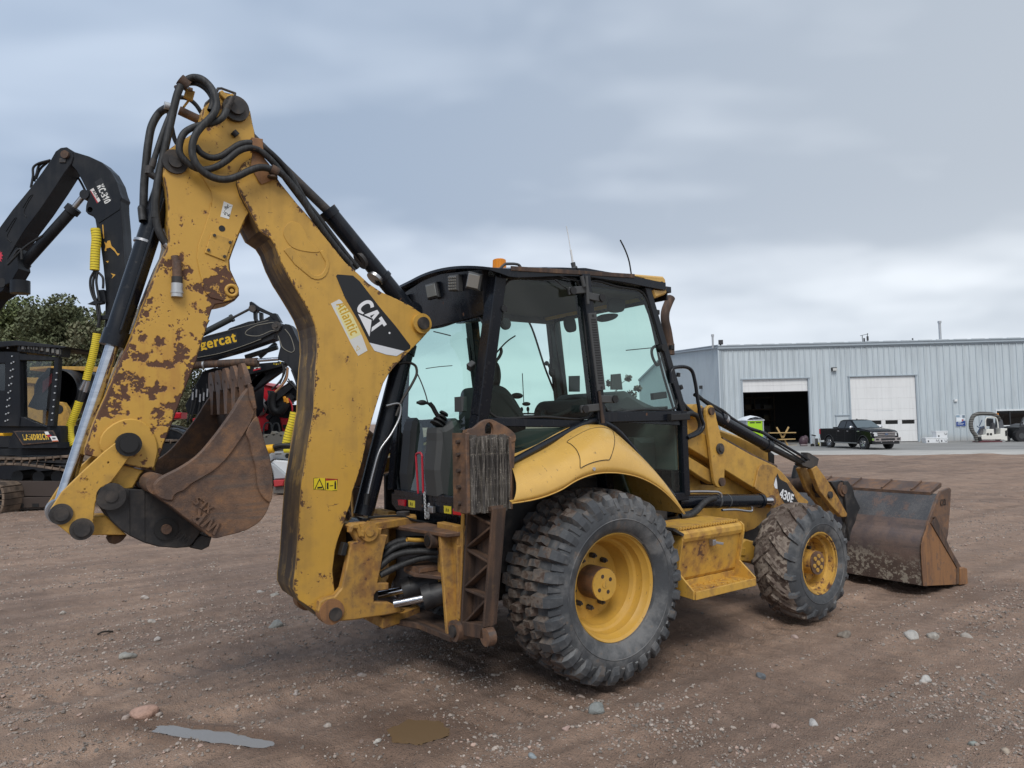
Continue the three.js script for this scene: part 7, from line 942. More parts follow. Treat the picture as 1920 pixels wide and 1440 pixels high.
{ // portable toilet
  const t = thing('portable_toilet', 'lime green portable toilet with white domed roof behind the loader cylinder', 'toilet', [12.1,0,-36.2], 0.18), lime = plain(0.36, 0.62, 0.02, 0.5), grey = plain(0.35, 0.37, 0.39, 0.6);
  part(t, 'cabin', [bx(-0.46, 0.46, 0.08, 1.48, -0.42, 0.42, 0.02)], grey); part(t, 'door', [bx(-0.40, 0.40, 0.14, 1.46, 0.42, 0.45, 0.01)], lime); part(t, 'front_panel', [bx(-0.47, -0.41, 0.1, 1.5, 0.40, 0.46, 0.01), bx(0.41, 0.47, 0.1, 1.5, 0.40, 0.46, 0.01)], grey);
  for (const x of [-0.3, 0.04]) part(t, 'vent', [bx(x, x + 0.28, 1.34, 1.4, 0.45, 0.456, 0.004)], plain(0.02, 0.03, 0.01));
  part(t, 'roof', [loft([-0.5, -0.3, 0, 0.3, 0.5].map((x, i) => [-0.5, -0.25, 0, 0.25, 0.5].map((z, j) => [x, 1.5 + [0, 0.12, 0.18, 0.12, 0][i] * 0.9 + [0, 0.05, 0.08, 0.05, 0][j] * (i % 4 ? 1 : 0.3), z]))), bx(-0.5, 0.5, 1.47, 1.51, -0.5, 0.5, 0.01)], plain(0.78, 0.8, 0.82, 0.4)); part(t, 'base', [bx(-0.5, 0.5, 0.0, 0.08, -0.5, 0.5, 0.01)], plain(0.05, 0.05, 0.05));
}
{ // picnic table with crossed legs
  const t = thing('picnic_table', 'yellowish wooden picnic table with crossed legs before the open bay', 'table', [15.3,0,-39.3]), wd = surface(128, 1, (u, v) => { const k = 0.8 + 0.4 * smp(nH, u, v * 3); return [0.46 * k, 0.31 * k, 0.13 * k, 0.5, 0.7]; }, { bump: 0.001 });
  for (const z of [0.3]) { const P = (a) => a.map((p) => [p[0], p[1], z]); for (const [a, c] of [P([[-.848,1.068],[-.52,.428]]), P([[-.189,1.073],[-.577,.374]]), P([[-.43,.38],[-.269,.037]])]) part(t, 'leg', beam(a, c, 0.085, 0.045), wd); }
  for (const [q, zz] of [[[[-1.297,.765],[.138,.754]], 0], [[[-.806,.397],[.091,.406]], 0], [[[-.659,.054],[.192,.055]], 0]]) for (const z of [0.42, 0.26]) part(t, 'plank', beam([q[0][0], q[0][1], z + zz], [q[1][0], q[1][1], z + zz], 0.05, 0.14), wd);
}
{ // things by the bay door
  const c = thing('hand_truck', 'upright silver and black hand cart beside the open bay door', 'cart', [15.6,0,-36.9]);
  const a = [[-.101,.648],[-.125,.076]], h = [[-.13,.664],[.079,.614]]; part(c, 'frame', [rod([a[0][0], a[0][1], 0], [a[1][0], a[1][1], 0.05], 0.028, 8), rod([a[0][0] + 0.12, a[0][1], 0], [a[1][0] + 0.12, a[1][1], 0.05], 0.028, 8)], M.galv); part(c, 'handle', [beam([h[0][0], h[0][1], 0], [h[1][0], h[1][1], 0], 0.06, 0.06)], M.seal); part(c, 'wheel', [pin(a[1][0], 0.13, 0.0, 0.08, 0.09, 20)], M.seal); part(c, 'wheel', [pin(a[1][0] + 0.24, 0.13, 0.0, 0.08, 0.09, 20)], M.seal); const bb = [[.028,.479],[.147,.085]]; part(c, 'load_box', [bx(bb[0][0], bb[1][0], 0.12, bb[0][1], -0.1, 0.12, 0.02)], M.trim);
  const ba = thing('rubbish_bag', 'dark maroon sack slumped inside the open bay door', 'bag', [15.6,0,-36.9]), q = [[-.37,.352],[-.379,.141]]; part(ba, 'sack', [ball(q[0][0], 0.3, -0.5, 0.22, 0.3, 0.2), ball(q[0][0] + 0.12, 0.42, -0.5, 0.14, 0.22, 0.14)], plain(0.06, 0.03, 0.04, 0.5)); part(ba, 'folded_flap', [ball(q[0][0] - 0.02, 0.13, -0.38, 0.2, 0.07, 0.1)], plain(0.22, 0.18, 0.18, 0.7));
  const j = thing('jerry_can', 'small yellow can on the pavement beside the hand cart', 'can', [15.6,0,-36.9]), k = [[.183,.22],[.177,.07]]; part(j, 'body', [bx(k[0][0] - 0.05, k[0][0] + 0.06, 0.075, 0.26, -0.05, 0.06, 0.015)], plain(0.55, 0.5, 0.05)); part(j, 'cap', [rod([k[0][0], 0.26, 0], [k[0][0], 0.3, 0], 0.025, 10)], M.seal);
  const tk = thing('tool_crate', 'low dark crate on the pavement behind the truck', 'crate', [15.6,0,-36.9]), m = [[.436,.124],[.431,.004]]; part(tk, 'crate_body', [bx(m[0][0] - 0.16, m[0][0] + 0.16, 0.07, 0.27, 0.1, 0.35, 0.03)], M.seal); part(tk, 'lid', [bx(m[0][0] - 0.17, m[0][0] + 0.17, 0.27, 0.3, 0.09, 0.36, 0.01)], M.trim);
}
{ // white lidded totes
  const wt = plain(0.74, 0.75, 0.76, 0.45), tote = (x0, x1, y0, y1, z0, z1, label) => { const t = thing('storage_tote', label, 'tote', [22.9,0,-38.2], 0, 'white lidded totes by the wall'); part(t, 'tub', [ext([[x0 + 0.03, y0], [x1 - 0.03, y0], [x1, y1 - 0.05], [x0, y1 - 0.05]], z0, z1, 0.012)], wt); part(t, 'lid', [bx(x0 - 0.015, x1 + 0.015, y1 - 0.05, y1, z0 - 0.015, z1 + 0.015, 0.012)], wt); part(t, 'handle', [pipe([[x1 - 0.17, y1 - 0.1, z1 + 0.01], [x1 - 0.16, y1 - 0.17, z1 + 0.02], [x1 - 0.07, y1 - 0.17, z1 + 0.02], [x1 - 0.06, y1 - 0.1, z1 + 0.01]], 0.009, 6)], M.trim); part(t, 'printed_label', [bx(x0 + 0.1, x0 + 0.17, y0 + 0.06, y0 + 0.15, z1 + 0.005, z1 + 0.014, 0)], plain(0.1, 0.1, 0.11)); };
  const a = [[-1.008,.021],[-.286,.362]], c = [[-.294,.006],[.181,.335]], d = [[-.429,.365],[.197,.702]];
  tote(a[0][0], a[1][0], 0.075, a[1][1], 0.0, 0.4, 'white lidded tote standing left of the stacked pair'); tote(c[0][0], c[1][0], 0.075, c[1][1], -0.05, 0.38, 'white lidded tote at the bottom of the stacked pair'); tote(d[0][0], d[1][0], c[1][1], d[1][1], -0.05, 0.37, 'white lidded tote stacked on top of another');
}
{ // litter vacuum with its big hose
  const t = thing('litter_vacuum', 'small white ride-on vacuum vehicle with a big grey hose arching over it', 'vehicle', [25.6,0,-37.6]), wh = plain(0.72, 0.70, 0.64, 0.45), hs = surface(128, 0.12, (u, v) => { const k = 0.11 + 0.07 * Math.sin(v * 6.283); return [k, k * 0.96, k * 0.88, 0.5 + 0.5 * Math.sin(v * 6.283), 0.7]; }, { bump: 0.01 });
  const S = (p, z0, z1) => ext(p, z0, z1, 0.02);
  part(t, 'body', [S([[-1.051,.223],[-1.021,.44],[-.808,.471],[-.757,.751],[-.369,.76],[-.351,.461],[-.032,.49],[-.016,.788],[.336,.781],[.317,.131],[-.017,.138],[-.014,.201]], -0.3, 0.25)], wh); part(t, 'hose', [pipe([[-1.224,.133,.15],[-1.279,.414,.15],[-1.439,.679,.15],[-1.504,.978,.15],[-1.469,1.223,.15],[-1.344,1.466,.15],[-1.127,1.567,.15],[-.88,1.586,.15],[-.565,1.569,.15],[-.321,1.543,.15],[-.116,1.44,.15],[.099,1.261,0]], 0.1, 12)], hs);
  part(t, 'roll_bar', [pipe([[-.765,.781,.2],[-.738,1.278,.2],[-.663,1.364,.2],[-.434,1.376,.2],[-.207,1.354,.2],[-.131,1.16,.2],[-.11,.792,.2]], 0.03, 8)], wh); part(t, 'seat', [S([[-.384,.497],[-.317,1.058],[-.21,1.091],[-.142,.738],[-.173,.493]], -0.15, 0.1), S([[-.501,.921],[-.442,1.342],[-.057,1.299],[-.046,.877]], -0.28, -0.2)], plain(0.06, 0.06, 0.065, 0.8)); part(t, 'steering_wheel', [pipe([[-1.147,.936,.1],[-1.063,.864,.1],[-.889,.842,.1],[-.779,.928,.1]], 0.02, 6), rod(...[[-.956,.896,.1],[-1.168,.55,.1]], 0.02, 6), rod(...[[-1.024,.933,.1],[-.866,1.246,.1]], 0.02, 6)], plain(0.03, 0.06, 0.14, 0.5)); part(t, 'footwell', [S([[-.966,.474],[-.841,.823],[-.677,.925],[-.634,.748],[-.773,.47]], -0.2, 0.0)], plain(0.12, 0.12, 0.13, 0.8));
  const gr = [[-.708,.504],[-.542,.5]]; for (const g of gr) part(t, 'headlight', [pin(g[0], g[1], 0.25, 0.27, 0.06, 14)], M.seal);
  part(t, 'collector', [S([[-1.275,-.018],[-1.233,.111],[-.964,.193],[-.017,.138],[-.01,-.044]], -0.25, 0.35)], plain(0.10, 0.03, 0.035, 0.8)); part(t, 'hose_foot', [S([[-1.238,.339],[-1.078,.371],[-1.023,.089],[-1.2,.075]], 0.1, 0.3)], M.seal); const w = [[.373,.193],[.05,.084]]; part(t, 'wheel', [pin(w[0][0], w[0][1], -0.1, 0.1, 0.2, 24)], plain(0.02, 0.02, 0.022, 0.8)); part(t, 'wheel', [pin(w[1][0], w[1][1], 0.15, 0.3, 0.12, 20), pin(w[1][0], w[1][1], 0.3, 0.31, 0.06, 14)], plain(0.3, 0.3, 0.3, 0.7)); part(t, 'filter_bin', [S([[.038,.805],[.103,1.331],[.291,1.221],[.355,.798]], -0.3, 0.0)], plain(0.1, 0.105, 0.115, 0.7)); part(t, 'side_vent', [S([[.206,.66],[.314,.693],[.296,.378],[.208,.379]], 0.25, 0.26)], M.seal); const am = [[.025,1.509]]; part(t, 'beacon', [rod([am[0][0], am[0][1] - 0.06, 0], [am[0][0], am[0][1] + 0.07, 0], 0.06, 12)], M.amber); part(t, 'engine_box', [S([[.329,.658],[.488,.655],[.475,.444],[.317,.447]], -0.2, 0.1)], M.seal);
}
{ // side-by-side buggy at the right edge
  const t = thing('utility_buggy', 'black off-road buggy cut off by the right edge of the picture', 'buggy', [27.6,0,-37.6]), bk = plain(0.015, 0.016, 0.018, 0.35);
  const S = (p, z0, z1) => ext(p, z0, z1, 0.03), w = [[-1.06,.259],[-.324,.208]];
  for (const z of [0.3, -0.9]) for (const q of w) { const m = part(t, 'wheel', [pin(q[0], 0.38, z - 0.13, z + 0.13, 0.3, 28), ...Array.from({ length: 18 }, (_, k) => { const a = k * 0.349; return bx(-0.035, 0.035, 0.28, 0.325, z - 0.12, z + 0.12, 0.006).rotateZ(a).translate(q[0], 0.38, 0); })], plain(0.022, 0.022, 0.024, 0.85)); part(m, 'rim', [pin(q[0], 0.38, z + 0.12, z + 0.14, 0.15, 20)], M.trim); }
  part(t, 'body', [S([[-1.063,.821],[-.883,.888],[-.673,.848],[-.113,.801],[-.073,.273],[-.952,.292],[-1.006,.574]], -0.9, 0.2)], bk); part(t, 'hood', [S([[-1.047,.785],[-.844,.939],[-.558,1.021],[-.313,.981],[-.291,.77]], -0.7, 0.1)], plain(0.05, 0.05, 0.055, 0.4)); part(t, 'windscreen', [slab([[-.765,1.096,0],[-.575,1.321,0],[-.078,1.312,-.2],[-.095,1.011,-.2]], 0.02)], plain(0.25, 0.27, 0.28, 0.1)); part(t, 'headlight', [S([[-.714,1.06],[-.59,1.075],[-.597,.952],[-.702,.954]], 0.1, 0.16)], plain(0.75, 0.76, 0.78, 0.2)); part(t, 'roll_cage', [pipe([[-.881,.923,.1],[-.646,1.34,.1],[-.294,1.35,.1],[-.078,.836,.1]], 0.03, 8), pipe([[-.311,.907,-.7],[-.071,1.332,-.7],[.289,1.342,-.7],[.509,.818,-.7]], 0.03, 8)], bk); part(t, 'suspension_arm', [beam(...[[-1.164,.301,.2],[-.736,.431,.2]], 0.05, 0.05), beam(...[[-1.168,.231,.2],[-.749,.222,.2]], 0.05, 0.05)], M.trim);
}

// =====================================================================================
// forestry machines parked on the left, and the trees behind
// =====================================================================================
const fBlack = surface(512, 3, (u, v) => { const a = smp(nA, u, v), s = smp(nS, u, v), c = smp(nC, u * 2, v * 2); const d = sst(0.4, 0.75, a * 0.75 + s * 0.25); return [0.008 + 0.014 * d, 0.0095 + 0.014 * d, 0.013 + 0.014 * d, 0.5 + (c - 0.5) * 0.2, 0.36 + 0.3 * d]; }, { bump: 0.002, physical: true, extra: { specularIntensity: 0.55 } });
const shoe = surface(256, 1, (u, v) => { const a = smp(nA, u, v), b = smp(nB, u, v); const k = sst(0.35, 0.65, a); return [lerp(0.07, 0.2, k), lerp(0.052, 0.145, k), lerp(0.04, 0.105, k), b, 0.85]; }, { bump: 0.01 });
const pl = (p, z0, z1, b = 0.012, holes) => ext(p, z0, z1, b, holes);
function sleeve(parent, name, pts, r, mat, n) { // hose in a spiral sleeve
  const cv = new THREE.CatmullRomCurve3(pts.map(v3), false, 'centripetal'), g = []; const core = new THREE.TubeGeometry(cv, 50, r * 0.93, 12);
  for (let i = 0; i < n; i++) { const p = cv.getPointAt((i + 0.5) / n), t = cv.getTangentAt((i + 0.5) / n), c = new THREE.CylinderGeometry(r, r, cv.getLength() / n * 0.82, 14, 1); c.applyQuaternion(new THREE.Quaternion().setFromUnitVectors(V(0, 1, 0), t)); c.translate(p.x, p.y, p.z); g.push(c); }
  const m = part(parent, name, g, mat); m.userData.kind = 'stuff'; part(m, 'hose_core', core, M.seal); return m;
}
function track(parent, outline, z0, z1, n) {
  const cv = new THREE.CatmullRomCurve3(outline.map((p) => V(p[0], p[1], 0)), true, 'centripetal');
  const inner = cv.getSpacedPoints(80).slice(0, -1).map((p) => [p.x, p.y]);
  const cx = inner.reduce((s, p) => s + p[0], 0) / inner.length, cy = inner.reduce((s, p) => s + p[1], 0) / inner.length;
  const t = part(parent, 'track', [pl(inner.map((p) => [lerp(p[0], cx, 0.03), p[1] - 0.05 * Math.sign(p[1] - cy)]), z0 + 0.04, z1 - 0.04)], M.seal), L = cv.getLength() / n;
  for (let i = 0; i < n; i++) { const p = cv.getPointAt(i / n), d = cv.getTangentAt(i / n), g = bx(-L * 0.47, L * 0.47, -0.03, 0.02, z0, z1, 0.008), h = bx(-L * 0.47, -L * 0.36, 0.02, 0.07, z0, z1, 0.006); const k = [g, h].map((q) => { q.scale(1, -1, 1); const a = q.index ? q.toNonIndexed() : q; a.rotateZ(Math.atan2(d.y, d.x)); a.translate(p.x, p.y, 0); a.computeVertexNormals(); return a; }); part(t, 'track_shoe', k, shoe); }
  return t;
}
{
  const t = thing('tracked_harvester', 'black tracked harvester with bent black boom and yellow wrapped hose at the left edge', 'harvester', [-10.5,0,-16]);
  const bm = part(t, 'main_boom', [pl([[-.19,7.619],[.008,7.909],[.121,8.113],[.236,8.194],[.375,8.208],[.492,8.129],[.534,7.972],[.487,7.811],[.33,7.594],[.132,7.275],[-.207,6.764],[-.546,6.304],[-.743,5.987],[-.933,5.634],[-.959,5.469],[-.929,5.069],[-1.041,4.898],[-1.268,4.758],[-2.216,3.513],[-3.052,2.674],[-3.236,3.249],[-2.243,4.808],[-1.292,6.15],[-.842,6.777],[-.445,7.267]], -0.5, 0)], fBlack);
  for (const q of [[[-.606,6.813],[-.443,7.082],[-.38,7.124],[-.512,6.893],[-.581,6.69],[-.522,6.586]], [[-.983,6.275],[-.809,6.548],[-.752,6.591],[-.892,6.317],[-.961,6.129],[-.864,6.019]]]) part(bm, 'weld_bead', pipe(q.map((p) => [p[0], p[1], 0.002]), 0.012, 6), fBlack);
  const [b0, b1, hl] = [[.363,8.02],[.312,7.888],[.911,6.746]];
  part(bm, 'boom_pin', [pin(b0[0], b0[1], -0.55, 0.06, 0.09, 24)], M.rustDark); part(bm, 'pin_keeper', [bx(b1[0] - 0.08, b1[0] + 0.06, b1[1] - 0.05, b1[1] + 0.05, 0, 0.03)], M.pinDark); part(bm, 'boom_eye', [pin(...[[-1.067,5.086]][0], -0.05, 0.015, 0.11, 20)], M.seal);
  part(bm, 'red_emblem', [ext([[-1.177,5.828],[-1.142,5.784],[-1.114,5.827],[-1.096,5.774],[-1.062,5.802],[-1.072,5.75],[-1.037,5.709],[-1.077,5.686],[-1.047,5.628],[-1.094,5.637],[-1.069,5.57],[-1.11,5.594],[-1.138,5.566],[-1.197,5.625]], 0.001, 0.006, 0)], plain(0.5, 0.03, 0.06, 0.5));
  const st = part(t, 'outer_boom', [pl([[.512,8.111],[.875,7.991],[1.166,7.849],[1.37,7.645],[1.517,7.377],[1.583,7.141],[1.636,7.008],[1.607,6.936],[1.615,6.731],[1.655,6.321],[1.689,5.738],[1.73,5.273],[1.595,4.871],[1.498,4.498],[1.444,4.182],[1.404,3.839],[1.35,3.438],[1.208,3.441],[1.275,4.186],[1.286,4.878],[1.223,5.458],[1.14,6.041],[1.065,6.334],[1.029,6.524],[.953,6.622],[.866,6.641],[.808,6.713],[.818,6.85],[.857,6.981],[.826,7.216],[.708,7.453],[.59,7.662],[.478,7.788]], -0.42, -0.03, 0.012, [[hl[0], hl[1], 0.075]])], fBlack);
  part(st, 'weld_plate', [pl([[1.093,6.464],[1.58,6.775],[1.603,6.731],[1.122,6.42]], -0.03, -0.015, 0.004)], fBlack);
  decal(st, 'model_letters', [[1.012,7.388],[1.169,7.488],[1.42,6.969],[1.262,6.855]], -0.031, (g) => { const [a, c] = [[1.07,7.358],[1.285,6.878]]; g.fillStyle = '#14161a'; g.fillRect(-99, -99, 200, 200); txt(g, 'KC-310', a[0] - 0.02, a[1] - 0.07, 0.235, Math.atan2(c[1] - a[1], c[0] - a[0]), '#d8d8d4', '900', 0.62); g.fillStyle = '#14161a'; const R = rng(4); for (let i = 0; i < 12; i++) { g.beginPath(); g.arc(lerp(a[0], c[0], R()) + 0.1 * (R() - 0.2), lerp(a[1], c[1], R()), 0.006 + 0.008 * R(), 0, 7); g.fill(); } }, 300);
  decal(st, 'maker_sticker', [[.907,7.2],[.984,7.248],[1.151,6.951],[1.074,6.888]], -0.031, (g) => { const [a, c] = [[.947,7.213],[1.111,6.917]], an = Math.atan2(c[1] - a[1], c[0] - a[0]); g.fillStyle = '#d6d3d0'; g.fillRect(-99, -99, 200, 200); txt(g, 'ALPA', a[0] + 0.015, a[1] - 0.04, 0.085, an, '#14161a', '900', 1.0); const [d, e] = [[.901,7.179],[1.077,6.883]]; g.strokeStyle = '#a11f2b'; g.lineWidth = 0.06; g.beginPath(); g.moveTo(d[0], d[1]); g.lineTo(e[0], e[1]); g.stroke(); }, 400);
  const sc = plain(0.6, 0.33, 0.05, 0.7);
  for (const q of [[[1.247,5.995],[1.299,5.95],[1.321,6.013],[1.379,6.021],[1.414,5.889],[1.487,5.824],[1.545,5.727],[1.603,5.705],[1.56,5.66],[1.487,5.766],[1.386,5.855],[1.3,5.839],[1.295,5.776],[1.254,5.782],[1.276,5.892]], [[1.197,6.389],[1.22,6.389],[1.246,6.067],[1.223,6.068]], [[1.288,5.543],[1.354,5.548],[1.332,5.499]], [[1.397,5.266],[1.512,5.226],[1.421,5.135],[1.455,5.207]]]) part(st, 'paint_scuff', [ext(q, -0.031, -0.028, 0)], sc);
  const c = part(t, 'boom_cylinder', [rod(...[[.395,6.788,-.2],[-.687,5.572,-.2]], 0.12, 24), rod(...[[.452,6.851,-.2],[.36,6.744,-.2]], 0.165, 24), rod(...[[-.673,5.586,-.2],[-1.071,5.023,-.2]], 0.14, 20)], fBlack); part(c, 'cylinder_rod', [rod(...[[.683,7.152,-.2],[.446,6.86,-.2]], 0.062, 20)], M.steel); part(c, 'rod_eye', [pin(...[[.792,7.099]][0], -0.35, 0.0, 0.11, 20)], fBlack);
  part(t, 'valve_block', [pl([[-.936,5.503],[-.684,5.876],[-.604,5.38],[-.786,5.066],[-.928,5.011]], -0.3, 0.1), rod(...[[-.569,4.812,.1],[-.574,5.099,.1]], 0.2, 16)], fBlack);
  for (const q of [[[-.568,7.342,-.2],[-.522,7.608,-.2],[-.516,7.817,-.2],[-.415,7.904,-.2],[-.123,7.987,-.2]], [[-.53,7.507,-.25],[-.474,7.685,-.25],[-.418,7.878,-.25],[-.302,7.95,-.25],[-.126,7.976,-.25]], [[-.521,7.583,-.3],[-.421,7.821,-.3],[-.247,7.982,-.3]], [[-.725,5.679,.1],[-.642,5.807,.1],[-.571,5.825,.1],[-.547,5.588,.1]], [[-.865,5.48,.1],[-.471,5.875,.1],[-.075,6.127,.1]], [[.16,7.911,-.5],[.342,7.665,-.5],[.433,7.511,-.5],[.524,7.328,-.5]], [[1.106,5.294,.1],[1.022,5.123,.1],[1.024,4.893,.1],[1.098,4.662,.1],[1.17,4.546,.1]], [[1.148,5.293,.1],[1.079,5.064,.1],[1.096,4.805,.1],[1.155,4.603,.1]], [[1.189,5.288,.12],[1.162,5.059,.12],[1.193,4.828,.12],[1.238,4.598,.12]], [[1.191,5.263,.1],[1.292,5.146,.1],[1.308,5.031,.1],[1.303,4.887,.1]], [[1.212,4.545,.1],[1.234,4.344,.1],[1.23,4.173,.1],[1.218,4.001,.1]], [[1.167,4.543,.12],[1.198,4.342,.12],[1.228,4.17,.12],[1.201,3.999,.12]]]) part(t, 'hydraulic_hose', pipe(q, 0.026, 6), M.hose);
  part(t, 'hose_clamp', [pl([[.968,4.538],[1.111,4.607],[1.311,4.588],[1.306,4.545],[1.112,4.512]], 0.0, 0.14), pl([[1.151,4.866],[1.28,4.878],[1.34,4.588],[1.125,4.621]], -0.1, 0.05), pl([[1.2,4.274],[1.4,4.313],[1.429,4.183],[1.201,4.188]], -0.05, 0.05)], fBlack);
  sleeve(t, 'hose_sleeve', [[1.128,6.256,.12],[1.153,6.009,.12],[1.133,5.721,.12],[1.123,5.304,.12]], 0.1, M.yellowHose, 16); sleeve(t, 'hose_sleeve', [[1.206,3.865,.15],[1.171,3.625,.15],[1.107,3.326,.15],[1.028,3.028,.15],[.977,2.82,.15]], 0.082, M.yellowHose, 24); sleeve(t, 'hose_sleeve', [[.826,2.346,.15],[.768,2.168,.15],[.682,1.947,.15],[.624,1.785,.15],[.623,1.636,.15],[.657,1.487,.15],[.718,1.368,.15]], 0.082, M.yellowHose, 24);
  part(t, 'hose_fitting', [rod(...[[.958,2.822,.13],[.848,2.6,.13]], 0.05, 10), rod(...[[1.003,2.791,.13],[.931,2.553,.13]], 0.05, 10)], M.steel); part(t, 'hydraulic_hose', [rod(...[[.863,2.629,.13],[.806,2.347,.13]], 0.045, 8), rod(...[[.923,2.583,.13],[.851,2.331,.13]], 0.045, 8)], M.hose);
  // cab
  const cb = part(t, 'cab', [pl([[-.539,3.452],[-.219,3.43],[-.176,2.007],[-.194,1.805],[-.527,1.812],[-.525,2.593]], 0.35, 0.6), pl([[.545,3.305],[.64,3.296],[.605,2.57],[.543,1.79],[.398,1.793],[.47,2.427]], 0.45, 0.6), pl([[-.226,3.401],[.567,3.305],[.568,3.224],[-.224,3.248]], 0.5, 0.6), pl([[-1.368,3.484],[-.525,3.451],[-.52,3.189],[-1.363,3.221]], 0.4, 0.6), pl([[-1.351,2.611],[-.511,2.593],[-.498,1.812],[-1.336,1.829]], 0.4, 0.6), pl([[-1.372,3.688],[-1.336,1.829],[-1.163,1.825],[-1.198,3.685]], -0.9, 0.6)], fBlack);
  part(cb, 'cab_floor', [pl([[-1.264,1.842],[.63,1.802],[.636,1.327],[-1.255,1.366]], -1.0, 0.5), pl([[-.617,2.045],[-.205,2.036],[.341,1.794],[-.613,1.814]], 0.4, 0.58)], fBlack);
  part(cb, 'cab_roof', [pl([[-1.15,3.658],[-.572,3.66],[-.211,3.674],[.295,3.598],[.874,3.516],[.817,3.483],[.716,3.485],[-.224,3.558],[-1.147,3.484]], -1.1, 0.7), pl([[-.259,3.565],[.727,3.507],[.708,3.307],[.614,3.314],[.265,3.372],[-.257,3.441]], 0.3, 0.62)], fBlack);
  const lm = [[-.092,3.531],[.038,3.535],[.161,3.518],[.285,3.487],[.43,3.462],[.561,3.437],[.662,3.406]]; for (const p of lm) part(cb, 'roof_light', [bx(p[0] - 0.05, p[0] + 0.05, p[1] - 0.055, p[1] + 0.055, 0.62, 0.66, 0.012)], plain(0.16, 0.155, 0.14, 0.2));
  part(cb, 'roof_cage', Array.from({ length: 9 }, (_, i) => { const [a, d] = [[-.165,3.561],[.712,3.499]], [e, f] = [[-.163,3.445],[.707,3.311]]; return rod([lerp(a[0], d[0], i / 8), lerp(a[1], d[1], i / 8), 0.68], [lerp(e[0], f[0], i / 8), lerp(e[1], f[1], i / 8), 0.68], 0.012, 5); }), M.seal);
  part(cb, 'side_window', [pl([[-.271,3.258],[.409,3.236],[.375,3.017],[.324,2.434],[.282,1.795],[.129,1.827],[-.253,2.053]], 0.47, 0.48, 0)], new THREE.MeshPhysicalMaterial({ color: new THREE.Color().setRGB(0.72, 0.74, 0.74), transmission: 1, thickness: 0, roughness: 0.02 })); part(cb, 'side_window', [pl([[-1.148,3.21],[-.607,3.192],[-.604,2.599],[-1.137,2.61]], 0.47, 0.48, 0)], new THREE.MeshPhysicalMaterial({ color: new THREE.Color().setRGB(0.72, 0.74, 0.74), transmission: 1, thickness: 0, roughness: 0.02 }));
  const bolts = [[-.363,3.339],[-.375,3.186],[-.387,3.026],[-.399,2.866],[-.418,2.707],[-.43,2.548],[-.446,2.389],[-.459,2.244],[-.473,2.085],[-.485,1.934],[-.461,3.523],[-.325,3.214],[-.337,3.054],[-.349,2.894],[-.368,2.742],[-.383,2.583],[-.399,2.424],[-.411,2.265],[-.423,2.106],[-.435,1.955],[.612,2.954],[.599,2.809],[.587,2.664],[.574,2.519],[.557,2.368],[.549,2.223],[.532,2.079],[.515,1.935]]; for (const p of bolts) part(cb, 'frame_bolt', [pin(p[0], p[1], 0.59, 0.625, 0.016, 8)], M.galv);
  part(cb, 'seat', [pl([[-.37,2.255],[-.245,2.493],[-.098,2.761],[-.011,3.001],[.078,3.12],[.126,2.907],[.086,2.456],[0,2.187],[-.151,2.175]], -0.3, 0.1)], plain(0.025, 0.026, 0.03, 0.8)); part(cb, 'seat_cover', [pl([[-.02,2.813],[.099,2.9],[.187,2.988],[.175,2.779],[.072,2.631],[-.016,2.543]], 0.1, 0.14)], plain(0.22, 0.05, 0.06, 0.8));
  const sg = part(t, 'front_guard', [pl([[-.219,1.342],[-.194,1.525],[-.112,1.707],[.077,1.406],[.84,1.454],[.842,1.327]], 0.5, 0.9)], fBlack);
  const plate = [[-.094,1.714],[.753,1.706],[.875,1.459],[.111,1.407]]; part(sg, 'name_plate', [pl(plate, 0.9, 0.94)], M.rustDark);
  decal(sg, 'name_letters', [[-.041,1.692],[.742,1.687],[.855,1.483],[.132,1.442]], 0.941, (g) => { g.fillStyle = '#1b1c20'; g.fillRect(-99, -99, 200, 200); const [a, b2, b3] = [[.131,1.536],[.653,1.54],[.108,1.647]]; g.save(); g.transform(1, 0, -0.28, 1, 0.28 * a[1], 0); txt(g, 'LANDRICH', a[0] + 0.0, a[1] - 0.02, 0.165, Math.atan2(b2[1] - a[1], b2[0] - a[0]), '#d8b03a', '900', 0.66); g.restore(); g.fillStyle = '#1b1c20'; const R = rng(31); for (let i = 0; i < 10; i++) { g.beginPath(); g.arc(a[0] + 0.15 * R(), a[1] + 0.1 * R(), 0.006 + 0.012 * R(), 0, 7); g.fill(); } }, 420);
  part(sg, 'sticker', [pl([[.579,1.686],[.654,1.689],[.688,1.624],[.608,1.62]], 0.942, 0.946, 0)], M.white); part(sg, 'sticker', [pl([[.629,1.615],[.721,1.617],[.736,1.571],[.651,1.568]], 0.942, 0.946, 0)], M.red); const tag = part(sg, 'lot_tag', [pl([[.697,1.585],[.824,1.587],[.878,1.483],[.751,1.479]], 0.942, 0.948, 0)], M.white); part(tag, 'tag_print', [pl([[.743,1.556],[.813,1.559],[.825,1.525],[.757,1.521]], 0.948, 0.951, 0), ], plain(0.1, 0.11, 0.13)); part(tag, 'tag_band', [pl([[.751,1.496],[.868,1.498],[.879,1.476],[.758,1.473]], 0.948, 0.951, 0)], plain(0.6, 0.16, 0.07));
  part(t, 'side_reflector', [pl([[-.48,1.675],[-.317,1.672],[-.316,1.612],[-.479,1.616]], 0.6, 0.92)], plain(0.75, 0.4, 0.02, 0.3));
  // deck, undercarriage
  part(t, 'deck', [pl([[-1.549,1.354],[.572,1.317],[.891,1.347],[.893,1.159],[-1.546,1.181]], -1.5, 0.5)], fBlack);
  track(t, [[-1.373,1.042],[-.81,1.143],[-.385,1.127],[.039,1.111],[.604,1.128],[1.028,1.133],[1.284,1.043],[1.342,.873],[1.216,.791],[.89,.868],[.324,.965],[-.242,1.019],[-.807,.988]], 0.3, 0.85, 34);
